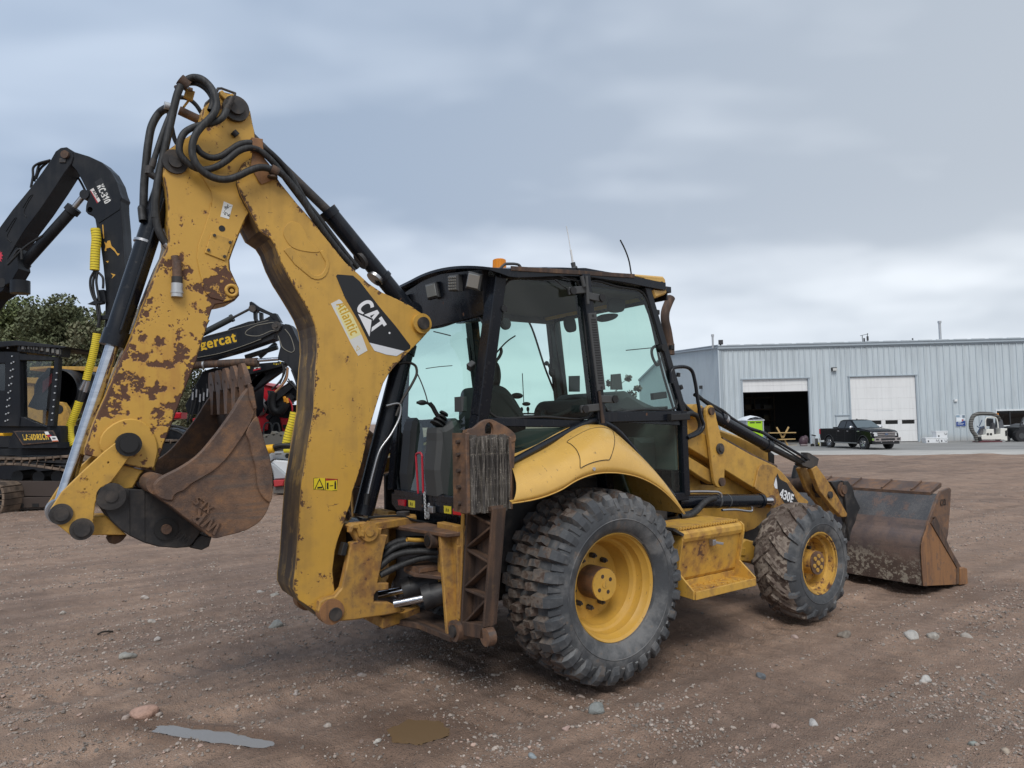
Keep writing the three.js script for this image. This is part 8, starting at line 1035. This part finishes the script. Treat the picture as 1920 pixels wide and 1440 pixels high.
  part(t, 'track_frame', [pl([[-1.524,.692],[-.379,.639],[.766,.615],[1.123,.665],[1.127,.267],[-.388,.327],[-1.516,.322]], 0.2, 0.7), pl([[-1.477,.341],[-.409,.304],[.574,.284],[1.086,.287],[1.018,.077],[.449,.072],[-.419,.053],[-1.472,.072]], 0.2, 0.75)], plain(0.055, 0.04, 0.034, 0.85)); for (const q of [[[-.104,.163],[.034,.16],[.028,.084],[-.107,.083]], [[.212,.161],[.354,.158],[.355,.083],[.216,.08]]]) part(t, 'frame_hole', [pl(q, 0.75, 0.756, 0)], M.seal);
  for (const [p] of [[[[-.293,.722]][0]], [[[.168,.698]][0]], [[[.571,.704]][0]]]) part(t, 'track_roller', [pin(p[0], p[1], 0.0, 0.5, 0.13, 20)], M.seal);
  track(t, [[-.852,.609],[-.299,.625],[-.132,.594],[-.048,.482],[-.043,.18],[-.123,.017],[-.288,-.02],[-.84,-.009]], 0.7, 1.3, 22);
}
{
  const t = thing('yellow_loader', 'yellow machine with a big black open drum seen behind the black harvester cab', 'loader', [-13,0,-20]);
  const y = M.arm, dr = fBlack, [c, e] = [[.206,2.828],[.199,3.451]], r = e[1] - c[1];
  part(t, 'rear_body', [pl([[-1.833,3.248],[-.891,3.228],[-.363,3.208],[-.37,3.029],[-.889,3.077],[-1.83,3.078]], -1.5, 0), pl([[-1.83,3.078],[-.55,3.07],[-.558,2.317],[-1.818,2.381]], -1.5, -0.1), pl([[-1.818,2.381],[-.878,2.352],[-.163,2.309],[-.175,1.822],[-1.809,1.856]], -1.2, 0.1)], y);
  part(t, 'top_plate', [pl([[-.896,3.549],[-.331,3.566],[.197,3.545],[.838,3.528],[1.555,3.488],[1.557,3.29],[.897,3.379],[.199,3.451],[-.292,3.508],[-.895,3.455]], -1.2, -0.4)], y);
  part(t, 'drum', [(() => { const g = lathe([[r, -1.6], [r, 0.1], [r * 0.95, 0.12], [r * 0.93, 0.05], [r * 0.93, -1.5], [0.02, -1.5]], 48); g.translate(c[0], c[1], 0); return g; })()], dr); part(t, 'drum', [(() => { const g = lathe([[r, -1.9], [r, -0.6], [r * 0.95, -0.58], [r * 0.93, -0.65], [r * 0.93, -1.8], [0.02, -1.8]], 48); g.translate(c[0] + 1.35, c[1] - 0.5, 0); return g; })()], dr);
  const hole = [[.469,2.289]][0]; part(t, 'frame_plate', [pl([[.219,1.706],[.267,2.257],[.356,2.476],[.466,2.501],[.577,2.471],[.671,2.34],[.784,2.062],[.861,1.803],[.917,1.692],[.939,1.435],[.295,1.448]], 0.2, 0.4, 0.02)], y); part(t, 'plate_hole', [pin(hole[0], hole[1], 0.4, 0.41, 0.13, 24)], M.seal); part(t, 'lower_plate', [pl([[.356,1.815],[.776,1.806],[.872,1.439],[.873,1.411],[.488,1.447],[.357,1.705]], 0.3, 0.5)], y); part(t, 'ledge', [pl([[.516,1.44],[.916,1.44],[.954,1.313],[.573,1.285]], 0.3, 0.6)], y);
  part(t, 'chassis', [bx(-1.5, 2.5, 0.05, 1.0, -1.2, 0.0, 0.05)], fBlack); part(t, 'aerial', rod(...[[.603,3.537,0],[.864,3.749,0]], 0.012, 6), M.trim);
}
{
  const t = thing('log_forwarder', 'black forestry crane boom with yellow lettering behind the digging bucket', 'forestry machine', [-6.2,0,-19]), b = fBlack;
  const bm = part(t, 'main_boom', [pl([[-3.409,3.739],[-2.514,4.02],[-2.016,4.154],[-1.418,4.298],[-.919,4.411],[-.619,4.497],[-.32,4.551],[-.15,4.552],[-.021,4.493],[.043,4.387],[.009,4.288],[-.161,4.227],[-.521,4.058],[-1.019,3.869],[-1.617,3.691],[-2.214,3.594],[-3.406,3.24]], -0.06, 0), pl([[-3.409,3.679],[-2.514,3.96],[-2.016,4.094],[-.919,4.351],[-.18,4.472],[-.021,4.328],[-.161,4.191],[-.192,4.051],[-1.019,3.779],[-1.975,3.529],[-2.333,3.477],[-3.406,3.18]], -0.5, -0.06)], b);
  part(bm, 'panel_edge', [pipe([[-.949,4.208,0],[-.919,4.267,0],[-.659,4.412,0],[-.42,4.457,0],[-.16,4.488,0],[-.041,4.429,0],[-.021,4.338,0],[-.081,4.269,0],[-.241,4.263,0],[-.6,4.134,0],[-.899,4.166,0],[-.943,4.197,0]], 0.012, 6), pipe([[-2.234,3.584,0],[-1.617,3.691,0],[-1.019,3.869,0],[-.521,4.048,0]], 0.01, 6), pipe([[-2.016,4.154,0],[-1.418,4.298,0],[-.919,4.411,0],[-.32,4.551,0]], 0.008, 6)], plain(0.2, 0.19, 0.16, 0.8));
  decal(bm, 'boom_lettering', [[-2.932,3.949],[-1.178,4.242],[-1.159,3.952],[-2.931,3.609]], 0.002, (g) => { const [a, c] = [[-2.095,3.795],[-1.178,3.998]], an = Math.atan2(c[1] - a[1], c[0] - a[0]); g.fillStyle = '#13151a'; g.fillRect(-99, -99, 200, 200); txt(g, 'Tigercat', c[0] + 0.01, c[1], 0.335, an, '#d3aa1c', '900', 0.98, 'right'); }, 260);
  const [p1] = [[-.107,4.394]]; part(bm, 'boom_pin', [pin(p1[0], p1[1], -0.55, 0.03, 0.12, 24), pin(p1[0], p1[1], -0.55, 0.06, 0.05, 20)], M.pinDark);
  part(t, 'outer_boom', [pl([[.039,4.423],[.119,4.45],[.219,4.434],[.298,4.352],[.456,3.998],[.614,3.754],[.971,3.507],[.964,2.511],[.469,2.641],[.371,3.001],[.253,3.243],[.075,3.426],[-.054,3.469],[-.088,3.569],[-.023,3.828],[-.082,4.189],[-.021,4.288]], -0.48, -0.04)], b); part(t, 'panel_edge', [pipe([[.109,4.309,-.03],[.248,4.126,-.03],[.346,3.843,-.03],[.356,3.723,-.03],[.286,3.674,-.03],[.047,3.809,-.03],[-.013,3.951,-.03],[-.072,4.133,-.03]], 0.012, 6)], plain(0.2, 0.19, 0.16, 0.8));
  part(t, 'link_arm', [pl([[-.868,5.07],[-.818,5.089],[-.668,4.969],[-.419,4.839],[-.239,4.755],[-.159,4.753],[-.1,4.651],[-.021,4.509],[-.16,4.532],[-.339,4.706],[-.659,4.844],[-.738,4.815],[-.858,4.848],[-.868,4.929]], -0.3, -0.08)], b); part(t, 'link_arm', [pl([[-.778,4.826],[-.699,4.815],[-.695,4.644],[-.659,4.482],[-.719,4.463],[-.769,4.625]], -0.25, -0.1), pl([[-.619,4.803],[-.539,4.781],[-.529,4.56],[-.609,4.582]], -0.25, -0.1), pl([[-1.537,4.26],[-1.418,4.378],[-.899,4.547],[-.519,4.58],[-.219,4.734],[-.16,4.532],[-.919,4.407]], -0.3, -0.1)], b); const [k1] = [[-.778,4.887]]; part(t, 'link_pin', [pin(k1[0], k1[1], -0.35, -0.04, 0.1, 20)], M.pinDark);
  const c1 = part(t, 'tilt_cylinder', [rod(...[[-2.304,4.2,-.2],[-1.377,4.663,-.2]], 0.085, 20), rod(...[[-1.417,4.648,-.2],[-1.357,4.675,-.2]], 0.105, 20)], plain(0.03, 0.035, 0.035, 0.5)); part(c1, 'cylinder_rod', [rod(...[[-1.377,4.663,-.2],[-.922,4.891,-.2]], 0.035, 12)], M.pinDark);
  const c2 = part(t, 'lift_cylinder', [rod(...[[-2.558,3.379,-.1],[-.657,3.46,-.1]], 0.1, 20), rod(...[[-.998,3.437,-.1],[-.638,3.409,-.1]], 0.1, 16)], M.rustDark); part(c2, 'cylinder_rod', [rod(...[[-.797,3.477,-.1],[-.087,3.514,-.1]], 0.05, 16)], M.chrome); part(c2, 'clamp_band', [rod(...[[-2.126,3.394,-.1],[-2.078,3.397,-.1]], 0.105, 20)], M.galv); const c3 = part(t, 'far_cylinder', [rod(...[[-1.165,3.626,-.6],[-.281,3.886,-.6]], 0.07, 16), rod(...[[-.917,3.657,-1],[-.455,4.047,-1]], 0.06, 12)], plain(0.03, 0.035, 0.035, 0.5));
  part(t, 'crane_post', [pl([[-2.478,3.016],[-2.356,3.26],[-2.027,3.356],[-1.781,3.33],[-1.781,2.796],[-2.374,2.072],[-2.762,2.08],[-2.845,2.327],[-2.621,2.752]], -1.1, -0.6)], b); part(t, 'crane_post', [pl([[-2.189,2.698],[-1.903,2.835],[-1.618,2.829],[-1.903,2.061],[-2.269,2.068]], -0.9, -0.5)], b);
  for (let i = 0; i < 6; i++) part(t, 'hydraulic_hose', pipe([[0, 0], [0.03, -0.25], [-0.02, -0.6], [-0.12, -0.95]].map(([x, y]) => { const [q] = [[-2.586,2.808]]; return [q[0] + i * 0.1 + x, q[1] + 0.1 * Math.sin(i * 2) + y, -0.45]; }), 0.022, 6), M.hose);
  for (let i = 0; i < 6; i++) { const [q] = [[-2.541,2.681]]; part(t, 'hose_fitting', rod([q[0] + i * 0.1, q[1] + 0.08 * Math.sin(i * 2), -0.42], [q[0] + i * 0.1 - 0.01, q[1] - 0.22 + 0.08 * Math.sin(i * 2), -0.42], 0.028, 8), M.steel); }
  for (const q of [[[.048,3.378,.1],[.106,3.258,.1],[.086,3.021,.1],[.006,2.824,.1]], [[.205,3.276,.1],[.185,3.078,.1],[.085,2.843,.1],[-.094,2.629,.1]], [[.146,3.317,.1],[.136,3.119,.1],[.006,2.884,.1],[-.212,2.671,.1]], [[.324,3.194,.1],[.402,2.994,.1],[.48,2.755,.1]]]) part(t, 'hydraulic_hose', pipe(q, 0.024, 6), M.hose); part(t, 'hydraulic_hose', pipe([[.231,3.254,.12],[.191,2.958,.12],[.052,2.763,.12],[-.107,2.608,.12]], 0.03, 6), plain(0.3, 0.16, 0.08, 0.7));
  track(t, [[-3.954,1.289],[-3.093,1.386],[-2.576,1.375],[-2.231,1.396],[-2.029,1.349],[-2,1.134],[-2.114,.907],[-2.574,.917],[-3.952,.946]], 0.1, 0.6, 20); part(t, 'hydraulic_hose', [pipe([[-2.837,1.78,.3],[-2.574,1.731,.3],[-2.34,1.639,.3],[-2.106,1.473,.3],[-1.988,1.354,.3]], 0.035, 8), pipe([[-2.837,1.693,.3],[-2.573,1.6,.3],[-2.398,1.479,.3],[-2.251,1.302,.3]], 0.035, 8)], M.hoseWorn); part(t, 'chassis', [pl([[-4.4,1.75],[-2.898,1.689],[-2.448,1.44],[-2.446,.962],[-4.394,1.002]], -1.4, -0.2), bx(-1.5, 1.5, 0.1, 0.75, -1.6, -0.3, 0.05)], b); part(t, 'cross_member', [pl([[-2.786,1.113],[-2.438,1.164],[-2.437,.99],[-2.553,.906],[-2.785,.911]], 0.2, 0.4)], shoe);
  const [o, o2] = [[-.314,-.08],[-.314,-.08]]; part(t, 'wheel', [pin(...[[-.129,.972]][0], -0.35, 0.1, 0.52, 32)], plain(0.1, 0.095, 0.085, 0.95)); const wc = [[-.129,.972]][0]; part(t, 'wheel_lug', Array.from({ length: 16 }, (_, k) => { const a = k * 0.3927; return beam([wc[0] + Math.cos(a) * 0.5, wc[1] + Math.sin(a) * 0.5, -0.1], [wc[0] + Math.cos(a + 0.18) * 0.57, wc[1] + Math.sin(a + 0.18) * 0.57, -0.1], 0.08, 0.4); }), plain(0.13, 0.12, 0.1, 0.95)).userData.kind = 'stuff';
}
{
  const t = thing('red_harvester', 'red forestry machine partly hidden behind bucket teeth and boom', 'forestry machine', [-5.6,0,-23]), r = M.redPaint, b = fBlack;
  part(t, 'cab', [pl([[-2.556,3.076],[-2.455,3.103],[-1.842,2.91],[-1.826,2.585],[-2.06,2.41],[-2.493,2.419]], -1.5, 0, 0.03)], r); part(t, 'roof_edge', [pl([[-2.546,3.082],[-2.42,3.14],[-1.702,2.967],[-1.774,2.886]], -1.6, 0.1)], plain(0.55, 0.2, 0.22, 0.4)); part(t, 'cab_window', [pl([[-2.34,2.865],[-2.124,2.843],[-2.089,2.662],[-2.305,2.666]], 0.0, 0.02)], M.seal);
  part(t, 'body', [pl([[-2.781,2.101],[-2.565,2.168],[-2.313,2.091],[-2.351,1.589],[-2.639,1.452],[-2.782,1.526]], -1.5, 0, 0.04), pl([[-1.954,1.976],[-.983,1.848],[-.986,1.345],[-1.848,1.435]], -1.5, 0, 0.04), pl([[-5.833,2.243],[-5.373,2.215],[-5.39,2.013],[-5.831,1.986]], -1, -0.5, 0.04), pl([[-4.986,2.005],[-4.747,2.073],[-4.802,1.854],[-4.985,1.821]], -1, -0.5), pl([[-4.435,2.803],[-4.178,2.797],[-4.177,2.356],[-4.435,2.361]], -1, -0.5)], r);
  part(t, 'fender_cover', [(() => { const [q] = [[-2.565,2.346]]; return ball(q[0], q[1], 0.0, 0.22, 0.3, 0.2); })()], plain(0.3, 0.3, 0.31, 0.4)); part(t, 'chassis', [pl([[-3.034,2.396],[-1.985,2.41],[-1.009,2.354],[-1.015,1.344],[-1.304,1.35],[-2.53,1.375],[-3.036,1.242]], -1.6, -0.1), bx(-2, 3, 0.2, 1.2, -1.8, -0.2, 0.05)], b);
  part(t, 'body_vent', [pl([[-1.833,1.74],[-1.679,1.737],[-1.697,1.611],[-1.823,1.614]], 0, 0.02)], M.seal); part(t, 'guard_rail', [pipe([[-2.389,1.379,.2],[-2.388,1.663,.2],[-2.317,1.804,.2],[-2.174,1.801,.2],[-2.132,1.658,.2],[-2.133,1.374,.2]], 0.03, 8), pipe([[-2.111,1.373,.2],[-2.111,1.622,.2],[-2.049,1.781,.2],[-1.943,1.779,.2],[-1.89,1.617,.2],[-1.891,1.368,.2]], 0.03, 8)], M.trim); part(t, 'red_tube', [pipe([[-1.569,2.57,.3],[-1.463,2.39,.3],[-1.446,2.141,.3],[-1.5,1.965,.3]], 0.03, 8), pipe([[-2.706,2.879,.3],[-2.6,2.663,.3],[-2.387,2.409,.3],[-2.352,2.16,.3]], 0.02, 6), pipe([[-2.671,2.735,.3],[-2.457,2.909,.3],[-2.386,2.836,.3]], 0.02, 6)], r);
  sleeve(t, 'coiled_hose', [[-1.997,2.788,.4],[-2.061,2.577,.4],[-2.062,2.365,.4],[-1.981,2.186,.4],[-1.822,2.148,.4],[-1.68,2.286,.4],[-1.609,2.426,.4]], 0.13, M.hose, 22); part(t, 'hose_end', [rod(...[[-1.645,2.637,.45],[-1.61,2.46,.45]], 0.05, 8), rod(...[[-1.574,2.583,.45],[-1.54,2.423,.45]], 0.05, 8)], plain(0.7, 0.3, 0.02, 0.5));
  part(t, 'crane_arm', [beam(...[[-2.245,2.371,.3],[-1.389,3.065,.3]], 0.22, 0.2), beam(...[[-1.993,2.511,.2],[-1.457,2.571,.2]], 0.35, 0.2), beam(...[[-2.281,1.946,.2],[-1.421,2.642,.2]], 0.12, 0.15), pl([[-1.702,2.902],[-1.235,3],[-1.238,2.498],[-1.668,2.543]], -0.2, 0.1)], b); for (const q of [[[-1.57,3.134,.4],[-1.394,2.989,.4],[-1.253,2.808,.4]], [[-1.534,3.204,.4],[-1.429,3.025,.4],[-1.217,2.914,.4]], [[-1.784,2.89,.4],[-1.571,3.028,.4],[-1.428,3.131,.4]], [[-2.634,2.944,.4],[-2.528,2.729,.4],[-2.564,2.552,.4]], [[-2.67,2.661,.4],[-2.422,2.514,.4],[-2.282,2.228,.4]]]) part(t, 'hydraulic_hose', pipe(q, 0.022, 6), M.hose);
}
{
  const t = thing('crane_boom_machine', 'slim black crane boom with small red and white sticker behind the bucket teeth', 'forestry machine', [-7,0,-21]), b = fBlack;
  part(t, 'crane_boom', [pl([[-1.727,3.483],[-.914,3.543],[-.1,3.597],[.208,3.608],[.307,3.558],[.186,3.472],[-.232,3.364],[-.65,3.269],[-1.2,3.131],[-1.727,3.054]], -0.4, 0)], b); part(t, 'crane_stay', [beam(...[[.111,3.524,-.3],[-.916,2.808,-.3]], 0.3, 0.25), beam(...[[-.425,3.311,-.3],[-.76,2.917,-.3]], 0.2, 0.25)], b); part(t, 'crane_column', [pl([[-1.132,3.333],[-.729,3.324],[-.798,2.207],[-1.133,1.768],[-1.001,.477],[-1.402,.486]], -1.2, -0.4), bx(-1, 1, 0.1, 1.2, -1.6, -0.5, 0.04)], b);
  decal(t, 'maker_sticker', [[-.672,3.439],[-.441,3.467],[-.435,3.401],[-.668,3.344]], 0.002, (g) => { const [a, c] = [[-.661,3.373],[-.446,3.419]], an = Math.atan2(c[1] - a[1], c[0] - a[0]); g.fillStyle = '#13151a'; g.fillRect(-99, -99, 200, 200); txt(g, 'ALPA', a[0] + 0.02, a[1] + 0.02, 0.19, an, '#d9d9d6', '900', 1.5); g.strokeStyle = '#b3222e'; g.lineWidth = 0.06; const [d, e] = [[-.668,3.358],[-.439,3.406]]; g.beginPath(); g.moveTo(d[0], d[1]); g.lineTo(e[0], e[1]); g.stroke(); }, 120);
  const y = plain(0.6, 0.45, 0.03, 0.5); part(t, 'yellow_label', [pl([[-.874,3.51],[-.764,3.518],[-.76,3.419],[-.87,3.41]], 0, 0.006, 0)], y); for (const q of [[[-.716,3.506],[-.639,3.516],[-.639,3.489],[-.711,3.484]], [[-.001,3.557],[.05,3.563],[.049,3.519],[.003,3.513]], [[.076,3.545],[.102,3.549],[.102,3.527],[.076,3.523]], [[.129,3.599],[.16,3.603],[.164,3.543],[.133,3.539]], [[-.074,3.537],[-.052,3.574],[-.025,3.525]]]) part(t, 'yellow_label', [pl(q, 0, 0.006, 0)], y);
}
{
  const t = thing('harvester_head', 'grey, white and red cutting head lying on the ground left of the boom', 'machine head', [-5.9,0,-18]), g = plain(0.33, 0.35, 0.37, 0.5), w = plain(0.6, 0.62, 0.64, 0.45), r = plain(0.4, 0.03, 0.035, 0.5);
  part(t, 'arm_plate', [pl([[-.274,.981],[-.184,1.05],[.462,1.047],[.461,.868],[-.156,.867],[-.241,.813]], -0.3, 0, 0.015)], g); const [q] = [[.19,.944]]; part(t, 'plate_pin', [pin(q[0], q[1], 0, 0.02, 0.055, 20)], M.seal); part(t, 'maker_print', [pl([[-.114,1.006],[.041,1.011],[.041,.989],[-.114,.984]], 0, 0.004, 0)], M.trim);
  part(t, 'white_cover', [pl([[-.142,.797],[-.086,.857],[.461,.798],[.459,.477],[.207,.488],[.067,.597]], -0.8, 0.2, 0.03)], w); part(t, 'side_cover', [pl([[-.152,.787],[-.056,.757],[.233,.504],[.33,.53],[.315,.393],[-.057,.373],[-.084,.566]], -0.6, 0.3, 0.03)], g); part(t, 'red_panel', [pl([[-.037,.367],[.237,.375],[.195,.226],[-.024,.204]], -0.5, 0.4, 0.02), pl([[.218,.285],[.549,.32],[.548,.114],[.204,.135]], -0.5, 0.3, 0.02)], r); part(t, 'base_frame', [pl([[-.085,.209],[.191,.231],[.274,.366],[.549,.361],[.548,.018],[-.08,.023]], -0.6, 0.28, 0.02)], plain(0.12, 0.11, 0.1, 0.8));
  part(t, 'yellow_cap', [rod(...[[-.234,1.132,.3],[-.054,1.148,.3]], 0.11, 14)], plain(0.75, 0.4, 0.01, 0.5)); part(t, 'hydraulic_hose', [pipe([[-.082,1.171,.3],[.056,1.217,.3],[.278,1.224,.3],[.554,1.185,.3]], 0.05, 8), pipe([[-.099,1.1,.25],[.123,1.151,.25],[.372,1.159,.25],[.538,1.128,.25]], 0.04, 8)], M.hose); part(t, 'yellow_cap', [rod(...[[.176,1.106,.2],[.523,1.099,.2]], 0.08, 12)], plain(0.7, 0.6, 0.03, 0.5)); sleeve(t, 'hose_sleeve', [[.4,2.047,.1],[.342,1.796,.1],[.243,1.491,.1],[.181,1.227,.1]], 0.1, M.yellowHose, 13);
}
// ---- trees: trunk, limbs and a crown of many small leaf tufts ----
function makeTree(name, label, x, z, H, W, seed, hue, dens = 1, sparse = 0) {
  const R = rng(seed), t = thing(name, label, 'tree', [x, 0, z], R() * 6.28, 'trees behind the parked machines'), bark = plain(0.09, 0.07, 0.055, 0.95);
  const limbs = [rod([0, -0.2, 0], [0.05 * W, H * 0.75, 0], 0.028 * H, 8, 0.006 * H)], clumps = [];
  const n = Math.round(26 * dens);
  for (let i = 0; i < n; i++) { const f = lerp(0.22, 1.0, Math.pow(i / n, 0.85)), a = i * 2.4 + R(), rr = W * 0.5 * Math.pow(Math.sin(Math.PI * clamp(0.16 + 0.8 * (1 - f))), 0.6) * (0.55 + 0.55 * R()), p = [Math.cos(a) * rr, H * f * 0.97, Math.sin(a) * rr]; limbs.push(rod([0, Math.max(0.1, H * (f - 0.14)), 0], p, 0.008 * H, 5, 0.002 * H)); clumps.push([p, (0.11 + 0.1 * R()) * W * (sparse ? 0.7 : 1)]); if (!sparse) clumps.push([[p[0] * 0.5, p[1] - 0.03 * H, p[2] * 0.5], 0.17 * W]); }
  part(t, 'trunk', limbs, bark);
  const pos = [], col = [], v = V(0, 0, 0);
  for (const [c, r] of clumps) { const m = Math.round(230 * dens * (sparse ? 0.5 : 1)), sh = 0.65 + 0.6 * R(); for (let k = 0; k < m; k++) {
    v.set(R() - 0.5, R() - 0.5, R() - 0.5).normalize().multiplyScalar(r * (0.45 + 0.65 * Math.pow(R(), 0.6))); v.y *= 0.75; const px = c[0] + v.x, py = c[1] + v.y, pz = c[2] + v.z, s = 0.075 + 0.1 * R(), a1 = R() * 6.28, a2 = (R() - 0.5) * 2.2;
    const ux = Math.cos(a1) * s, uy = Math.sin(a2) * s, uz = Math.sin(a1) * s, wx = -Math.sin(a1) * s * 0.6, wy = Math.cos(a2) * s * 0.9, wz = Math.cos(a1) * s * 0.6;
    pos.push(px - ux, py - uy, pz - uz, px + wx, py + wy, pz + wz, px + ux, py + uy, pz + uz, px - ux, py - uy, pz - uz, px + ux, py + uy, pz + uz, px - wx, py - wy, pz - wz);
    const g = sh * (0.85 + 0.3 * R()); for (let q = 0; q < 6; q++) col.push(hue[0] * g, hue[1] * g, hue[2] * g); } }
  const g = new THREE.BufferGeometry(); g.setAttribute('position', new THREE.Float32BufferAttribute(pos, 3)); g.setAttribute('color', new THREE.Float32BufferAttribute(col, 3)); g.computeVertexNormals();
  const m = new THREE.Mesh(g, new THREE.MeshStandardMaterial({ vertexColors: true, roughness: 0.9, side: THREE.DoubleSide })); m.name = 'crown'; m.castShadow = m.receiveShadow = true; t.add(m); return t;
}
{
  const G = [[0.12, 0.135, 0.068], [0.10, 0.12, 0.06], [0.15, 0.148, 0.085], [0.13, 0.155, 0.06]];
  // [px at the left edge .. , depth, height, width, hue, label]
  const L = [[-52, -58, 12.0, 7.5, 1, 'dark green tree at the left edge, behind the bent boom'], [-43.5, -60, 13.2, 8.0, 3, 'tall bushy green tree rising left of the bent boom'], [-38.0, -59, 12.6, 6.8, 0, 'green tree directly behind the harvester cab roof'], [-42.5, -66, 13.2, 8.5, 2, 'olive tree set back behind the harvester'], [-33.0, -58, 10.0, 6.5, 2, 'lower olive tree in the dip of the tree line'], [-34.5, -66, 12.0, 7.5, 1, 'dark tree behind the dip of the tree line'], [-30.2, -57, 11.6, 6.0, 0, 'brownish green tree left of the upper yellow hose'], [-47.5, -68, 13.2, 9.0, 0, 'broad tree at the back of the far left corner'], [-36, -72, 11.5, 8, 2, 'pale olive tree far back behind the cab'], [-35.5, -69, 10.6, 7.5, 1, 'dark green tree far back behind the yellow machine'], [-24.2, -52, 4.4, 2.6, 2, 'small olive tree glimpsed left of the raised bucket']];
  L.forEach(([x, z, h, w, c, label], i) => makeTree('tree', label, x, z, h, w, 200 + i, G[c], 1.25));
  makeTree('bare_tree', 'thin bare tree seen through the cab door glass', 8.6, -58, 5.4, 3.4, 320, [0.12, 0.1, 0.085], 0.5, 1);
}

camera.updateMatrixWorld(); scene.updateMatrixWorld(true);
renderer.render(scene, camera);
